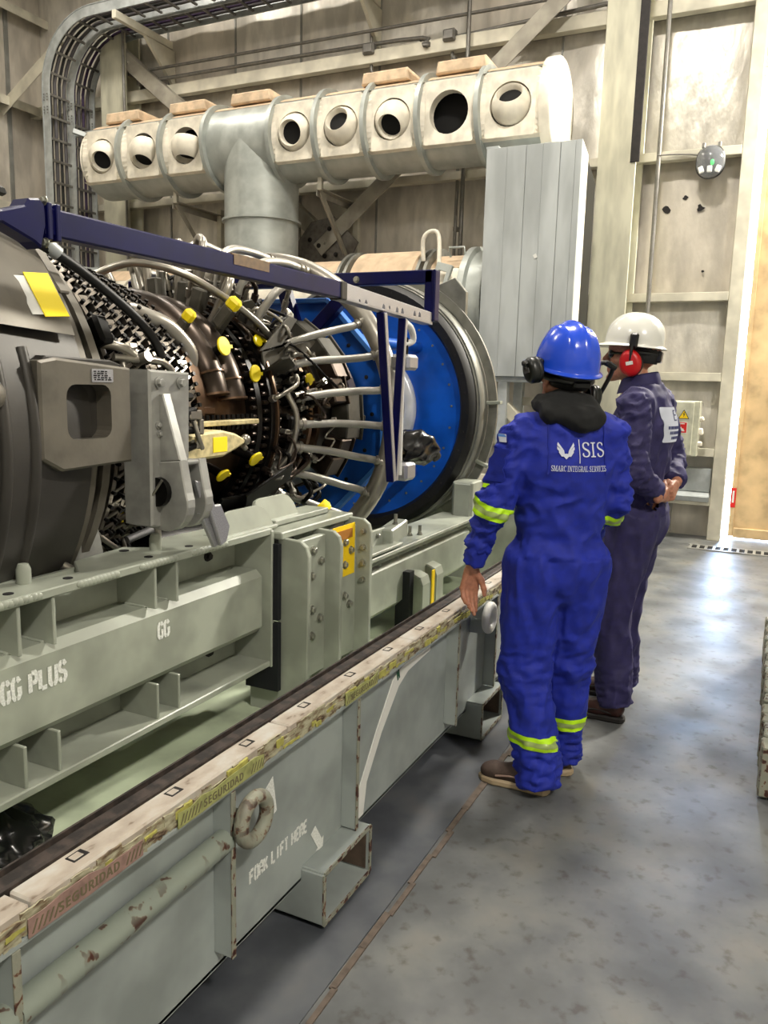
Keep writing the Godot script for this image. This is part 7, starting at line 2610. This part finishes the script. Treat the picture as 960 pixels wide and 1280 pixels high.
	lpart("print_line", drape(finely(art, 0.012), PX, cov, 0.004), mats.print_white, suit)
	lpart("lettering", drape(finely(letters("SIS", 0.050, Transform3D(Basis().scaled(Vector3(1.05, 1.12, 1)), Vector3(0.062, 0.0, 0)), "Droid Serif", false, 0.0008), 0.012), PX, cov, 0.004), mats.print_white, suit, "white letters SIS")
	lpart("lettering", drape(finely(letters("SMARC INTEGRAL SERVICES", 0.0124, Transform3D(Basis().scaled(Vector3(1.0, 1.75, 1)), Vector3(0.004, -0.075, 0)), "Droid Serif", false, 0.0008), 0.012), PX, cov, 0.004), mats.print_white, suit, "white words SMARC INTEGRAL SERVICES")
	# sleeve pocket, flag patch, seams
	var SB := Basis(Vector3(0.55, 0.0, 0.84).normalized(), Vector3(0.2, 0.97, -0.1), Vector3.ZERO)
	SB.z = Vector3(-0.84, 0.12, 0.52).normalized()
	SB.y = SB.z.cross(SB.x).normalized()
	SB.x = SB.y.cross(SB.z).normalized()
	var SX := Transform3D(SB, sl.lerp(el, 0.42) + SB.z * 0.05)
	var pk := MB.new()
	pk.prism(rrect(0.075, 0.115, 0.006, 2, Vector2(0, -0.01)), 0, 0.004, Transform3D())
	lpart("sleeve_pocket", drape(finely(pk, 0.012), SX, cov, 0.002), mats.blue_cloth, suit)
	pk = MB.new()
	pk.prism(rrect(0.036, 0.028, 0.002, 2, Vector2(-0.004, 0.085)), 0, 0.002, Transform3D())
	lpart("flag_patch", drape(finely(pk, 0.012), SX, cov, 0.003), mats.print_white, suit, "small white and pale blue patch")
	pk = MB.new()
	pk.prism(PackedVector2Array([Vector2(-0.022, 0.089), Vector2(0.014, 0.089), Vector2(0.014, 0.098), Vector2(-0.022, 0.098)]), 0.002, 0.003, Transform3D())
	lpart("patch_stripe", drape(finely(pk, 0.012), SX, cov, 0.003), mat("pale_blue", Color(0.35, 0.55, 0.85), 0.6), suit)
	pk = MB.new()
	pk.prism(rrect(0.026, 0.014, 0.002, 2, Vector2(-0.025, -0.085)), 0, 0.003, Transform3D())
	lpart("pull_tab", drape(finely(pk, 0.012), SX, cov, 0.003), mats.tape_lime, suit)
	var seam := MB.new()
	for s in [-1.0, 1.0]:
		seam.prism(PackedVector2Array([Vector2(s * 0.118 - 0.003, 0.10), Vector2(s * 0.118 + 0.003, 0.10), Vector2(s * 0.124 + 0.003, -0.10), Vector2(s * 0.124 - 0.003, -0.10)]), 0, 0.002, Transform3D())
	lpart("pleat", drape(finely(seam, 0.012), PX, cov, 0.0015), mats.blue_cloth, suit)
	# hood of a dark jumper over the collar
	var hood := sdf_mesh([
		[Vector3(-0.085, 1.435, -0.02), Vector3(-0.07, 1.41, 0.07), 0.034, 0.040], [Vector3(-0.07, 1.41, 0.07), Vector3(0.02, 1.385, 0.11), 0.036, 0.037], [Vector3(0.02, 1.385, 0.11), Vector3(0.075, 1.395, 0.085), 0.040, 0.036],
		[Vector3(0.075, 1.39, 0.085), Vector3(0.085, 1.42, -0.01), 0.036, 0.030], [Vector3(-0.05, 1.43, 0.03), Vector3(0.05, 1.43, 0.03), 0.046, 0.046], [Vector3(0, 1.40, 0.03), Vector3(0, 1.435, 0.01), 0.07, 0.060]],
		0.008, 0.03, [], func(p: Vector3) -> float: return folds(p, 0.006, Vector3(6, 12, 6)))
	lpart("hood", hood, mats.hood_cloth, t, "dark grey hood lying on the collar")
	# helmet, hair and ear defenders
	var hair := MB.new()
	hair.ball(hc + HB * Vector3(0, 0.015, 0.028), Vector3(0.083, 0.09, 0.09), HB, 10, 20, 0.6, 2.25)
	lpart("hair", hair, mats.hair, t)
	var HC := hc + HB * Vector3(0, 0.025, 0.0)
	helmet(mats.helmet_blue, HC, HB, t, "glossy blue hard hat with a centre ridge")
	var band_ := MB.new()
	band_.tube(arcpts(HC + HB * Vector3(0, -0.035, 0), HB.x, HB.z * 1.2, 0.088, 0, TAU, 30).slice(0, 30), 0.012, 8, false, true)
	band_.box(HC + HB * Vector3(0, -0.04, 0.112), Vector3(0.07, 0.025, 0.02), HB, 0.006)
	lpart("helmet_harness", band_, mats.black_plastic, t)
	for s in [-1.0, 1.0]:
		var cc: Vector3 = HC + HB * (Vector3(-0.148, -0.012, 0.03) if s < 0 else Vector3(0.128, -0.11, 0.0))
		var arm := MB.new()
		arm.tube(curve([HC + HB * Vector3(s * 0.112, -0.005, 0.0), HC + HB * Vector3(s * 0.14, 0.02, 0.015), HC + HB * Vector3(s * 0.175, 0.0, 0.025), cc + HB * Vector3(s * 0.03, 0, 0)], 5), 0.008, 8)
		arm.box(HC + HB * Vector3(s * 0.118, 0.0, 0.0), Vector3(0.024, 0.05, 0.045), HB, 0.006)
		arm.box(HC + HB * Vector3(s * 0.165, 0.012, 0.02), Vector3(0.05, 0.02, 0.03), HB * Basis(Vector3.BACK, -0.4 * s), 0.005)
		var am := lpart("muff_arm", arm, mats.black_plastic, t)
		ear_cup(cc, (HB * Vector3(s, -0.12, 0.1)).normalized(), mats.muff_dark, t, "black and green ear defender", 1.02)
	# shoes
	shoe(Vector3(-0.005, 0, 0.052).rotated(Vector3.UP, 0) + Vector3(0.01, 0, 0.03), deg_to_rad(60), mats.shoe_brown, mats.shoe_sole, mats.shoe_trim, t, "shoe", "brown mesh trainer pointing at the skid")
	shoe(Vector3(0.105, 0, -0.045), deg_to_rad(2), mats.shoe_brown, mats.shoe_sole, mats.shoe_trim, t, "shoe", "brown mesh trainer seen from the heel")


func man_in_purple() -> void:
	var t := thing("person", "man in profile in a dark purple coverall and white helmet, hands behind his back", "person", Vector3(-0.525, 0, -3.72))
	t.rotation.y = deg_to_rad(80)
	var Z := Vector3(0, 0, 1)
	var sl := Vector3(-0.165, 1.425, 0.02)
	var sr := Vector3(0.165, 1.425, 0.02)
	var el := Vector3(-0.240, 1.15, 0.06)
	var er := Vector3(0.245, 1.17, 0.075)
	var wl := Vector3(-0.12, 1.04, 0.14)
	var wrr := Vector3(0.06, 1.09, 0.155)
	var kl := Vector3(-0.115, 0.50, -0.035)
	var kr := Vector3(0.10, 0.50, -0.06)
	var al := Vector3(-0.13, 0.085, 0.025)
	var ar := Vector3(0.14, 0.085, -0.045)
	var hc := Vector3(0.0, 1.638, -0.06)
	var HB := Basis(Vector3.UP, deg_to_rad(10)) * Basis(Vector3.RIGHT, deg_to_rad(5))
	var body := sdf_mesh([
		[Vector3(0, 0.95, 0.01), Vector3(0, 1.08, 0), 0.14, 0.125, Z, 1.35], [Vector3(0, 1.08, 0), Vector3(0, 1.36, 0.01), 0.125, 0.145, Z, 1.4],
		[sl, sr, 0.05, 0.05], [Vector3(0, 1.42, 0.02), Vector3(0, 1.56, -0.045), 0.055, 0.055],
		[sl, el, 0.045, 0.04], [el, wl, 0.038, 0.028], [sr, er, 0.045, 0.04], [er, wrr, 0.038, 0.028],
		[Vector3(-0.09, 0.93, 0), kl, 0.085, 0.055], [kl, al, 0.052, 0.038], [Vector3(0.09, 0.93, 0), kr, 0.085, 0.055], [kr, ar, 0.052, 0.038]], 0.018, 0.03)
	body.add(sdf_mesh(head_bones(hc, HB), 0.004, 0.011), Transform3D())
	var hb := Basis(Vector3(0.05, 0.95, -0.1).normalized(), Vector3(-0.92, -0.30, 0.10).normalized(), Vector3.ZERO)
	hb.x = (hb.x - hb.y * hb.x.dot(hb.y)).normalized()
	hb.z = hb.x.cross(hb.y)
	if hb.z.z < 0:
		hb = Basis(hb.x, hb.y, -hb.z)
	body.add(sdf_mesh(hand_bones(Vector3(0.035, 1.078, 0.158), hb, [0.75, 0.8, 0.85, 0.9], 0.8), 0.0036, 0.006), Transform3D())
	var h2 := Basis(Vector3(0.0, 0.95, 0.1).normalized(), Vector3(0.95, 0.05, 0.05).normalized(), Vector3.ZERO)
	h2.x = (h2.x - h2.y * h2.x.dot(h2.y)).normalized()
	h2.z = Vector3(0, 0, 1)
	body.add(sdf_mesh(hand_bones(Vector3(-0.10, 1.045, 0.15), h2, [0.2, 0.25, 0.3, 0.35]), 0.004, 0.006), Transform3D())
	lpart("body", body, mats.skin, t)
	var wr := func(p: Vector3) -> float:
		var w := 0.0
		if p.y < 0.95:
			w += folds(p, 0.010, Vector3(8, 4, 8)) + folds(p, 0.011 * clampf((0.3 - p.y) * 6.0, 0, 1), Vector3(7, 20, 7))
		else:
			var patch := clampf(1.25 - maxf(absf(p.x) / 0.13, absf(p.y - 1.345) / 0.1), 0.0, 1.0)
			w += folds(p, 0.011, Vector3(9, 6, 9)) * (1.0 - patch)
			if absf(p.x) > 0.18:
				w += folds(p, 0.010, Vector3(8, 18, 8))
		w -= 0.008 * clampf(1.0 - absf(p.y - 1.03) * 18.0, 0, 1)
		return w
	var cov := sdf_mesh([
		[Vector3(0, 0.92, 0.015), Vector3(0, 1.06, 0.0), 0.168, 0.150, Z, 1.25], [Vector3(0, 1.06, 0.0), Vector3(0, 1.32, 0.015), 0.150, 0.175, Z, 1.28], [Vector3(0, 1.32, 0.015), Vector3(0, 1.42, 0.02), 0.175, 0.13, Z, 1.4],
		[sl + Vector3(0.02, 0, 0), sr - Vector3(0.02, 0, 0), 0.074, 0.074], [Vector3(0, 1.43, 0.015), Vector3(0, 1.50, -0.015), 0.085, 0.074],
		[sl, el, 0.075, 0.064], [el, wl, 0.062, 0.050], [sr, er, 0.073, 0.062], [er, wrr, 0.06, 0.046],
		[Vector3(-0.085, 0.91, 0.02), kl, 0.118, 0.092], [kl, al + Vector3(0, -0.03, 0), 0.090, 0.078], [Vector3(0.085, 0.91, 0.0), kr, 0.115, 0.092], [kr, ar + Vector3(0, -0.03, 0), 0.090, 0.078]],
		0.0095, 0.022, [[wl, wl - el, 0.07], [wrr, wrr - er, 0.07], [al + Vector3(0, -0.01, 0), Vector3(0, -1, 0.1), 0.14], [ar + Vector3(0, -0.01, 0), Vector3(0, -1, 0), 0.14], [Vector3(0, 1.50, -0.02), Vector3(0, 1, -0.3), 0.10]], wr)
	var suit := lpart("coverall", cov, mats.purple_cloth, t, "dark purple coverall")
	# stand-up collar
	var col := MB.new()
	for k in 2:
		var g := []
		for q in [[0.088, -0.03], [0.082, 0.0], [0.074, 0.03], [0.068, 0.038], [0.066, 0.02], [0.070, -0.01]]:
			var row := PackedVector3Array()
			for i in 26:
				var a := -PI * 0.5 + 0.35 + (TAU - 0.7) * i / 25.0
				row.append(Vector3(cos(a) * q[0], 1.515 + q[1] - 0.03 * sin(a) * -1.0 * 0.6, 0.0 - 0.02 + sin(a) * q[0] * 1.1))
			g.append(row)
		if k == 0:
			col.grid(g, false, Vector3(0, 1.5, -0.02))
	lpart("collar", col, mats.purple_cloth, suit)
	var tee := MB.new()
	tee.tube(arcpts(Vector3(0, 1.535, -0.03), Vector3(1, 0, 0), Vector3(0, -0.35, -1.05), 0.062, 0.2, PI - 0.2, 14), 0.008, 6)
	lpart("shirt_edge", tee, mats.white_paint, t)
	# patch on the back
	var PX := Transform3D(Basis(), Vector3(0.0, 1.345, 0.10))
	var pt := MB.new()
	pt.prism(rrect(0.19, 0.15, 0.004, 2), 0, 0.0015, Transform3D())
	var ptp := lpart("back_patch", drape(finely(pt, 0.012), PX, cov, 0.004), mats.print_white, suit, "white rectangular patch with dark lettering")
	pt = MB.new()
	rng.seed = 12
	for row in 3:
		var x := -0.07 + 0.012 * row
		while x < 0.07 - 0.012 * row:
			var w := rng.randf_range(0.008, 0.016)
			pt.box(Vector3(x + w / 2, -0.012 - 0.022 * row, 0.0015), Vector3(w * 0.72, 0.013, 0.001))
			x += w
	for q in [[-0.016, 0.04, 0.006, 0.045], [0.0, 0.061, 0.03, 0.005], [0.0, 0.042, 0.024, 0.005], [0.0, 0.02, 0.03, 0.005]]:
		pt.box(Vector3(q[0], q[1], 0.0015), Vector3(q[2], q[3], 0.001))
	lpart("patch_print", drape(finely(pt, 0.012), PX, cov, 0.0045), mats.patch_blue, ptp).set_meta("kind", "stuff")
	# face: glasses
	var gl := MB.new()
	for s in [-1.0, 1.0]:
		gl.ball(hc + HB * Vector3(0.034 * s, -0.002, -0.088), Vector3(0.032, 0.021, 0.014), HB * Basis(Vector3.UP, -0.35 * s), 8, 14)
		gl.tube(PackedVector3Array([hc + HB * Vector3(0.062 * s, 0.004, -0.078), hc + HB * Vector3(0.080 * s, 0.004, 0.0)]), 0.006, 6)
	gl.box(hc + HB * Vector3(0, 0.004, -0.102), Vector3(0.02, 0.008, 0.008), HB, 0.002)
	lpart("sunglasses", gl, mats.lens_dark, t, "dark wrap-round sunglasses")
	var hair := MB.new()
	hair.ball(hc + HB * Vector3(0, 0.015, 0.03), Vector3(0.079, 0.085, 0.088), HB, 10, 20, 0.6, 2.1)
	lpart("hair", hair, mats.hair, t)
	var HC := hc + HB * Vector3(0, 0.050, -0.002)
	helmet(mats.helmet_white, HC, HB, t, "white hard hat with a short peak", 0.130)
	var bm := MB.new()
	bm.tube(arcpts(HC + HB * Vector3(0, -0.035, 0), HB.x, HB.z * 1.25, 0.086, 0.2, PI - 0.2, 16), 0.011, 8)
	bm.box(HC + HB * Vector3(0, -0.045, 0.115), Vector3(0.06, 0.05, 0.024), HB, 0.006)
	lpart("helmet_harness", bm, mats.black_plastic, t)
	for s in [-1.0, 1.0]:
		var arm := MB.new()
		arm.box(HC + HB * Vector3(s * 0.118, 0.012, 0.015), Vector3(0.022, 0.065, 0.036), HB, 0.008)
		arm.tube(curve([HC + HB * Vector3(s * 0.122, 0.0, 0.012), HC + HB * Vector3(s * 0.126, -0.04, 0.012), HC + HB * Vector3(s * 0.122, -0.08, 0.012)], 4), 0.007, 8)
		lpart("muff_arm", arm, mats.black_plastic, t)
		ear_cup(HC + HB * Vector3(s * 0.092, -0.083, 0.012), (HB * Vector3(s, -0.05, 0.0)).normalized(), mats.muff_red, t, "red ear defender", 1.3)
	shoe(Vector3(-0.135, 0, 0.075), deg_to_rad(12), mats.boot_leather, mats.boot_sole, mats.boot_sole, t, "boot", "brown leather work boot", true)
	shoe(Vector3(0.145, 0, 0.0), deg_to_rad(10), mats.boot_leather, mats.boot_sole, mats.boot_sole, t, "boot", "brown leather work boot", true)
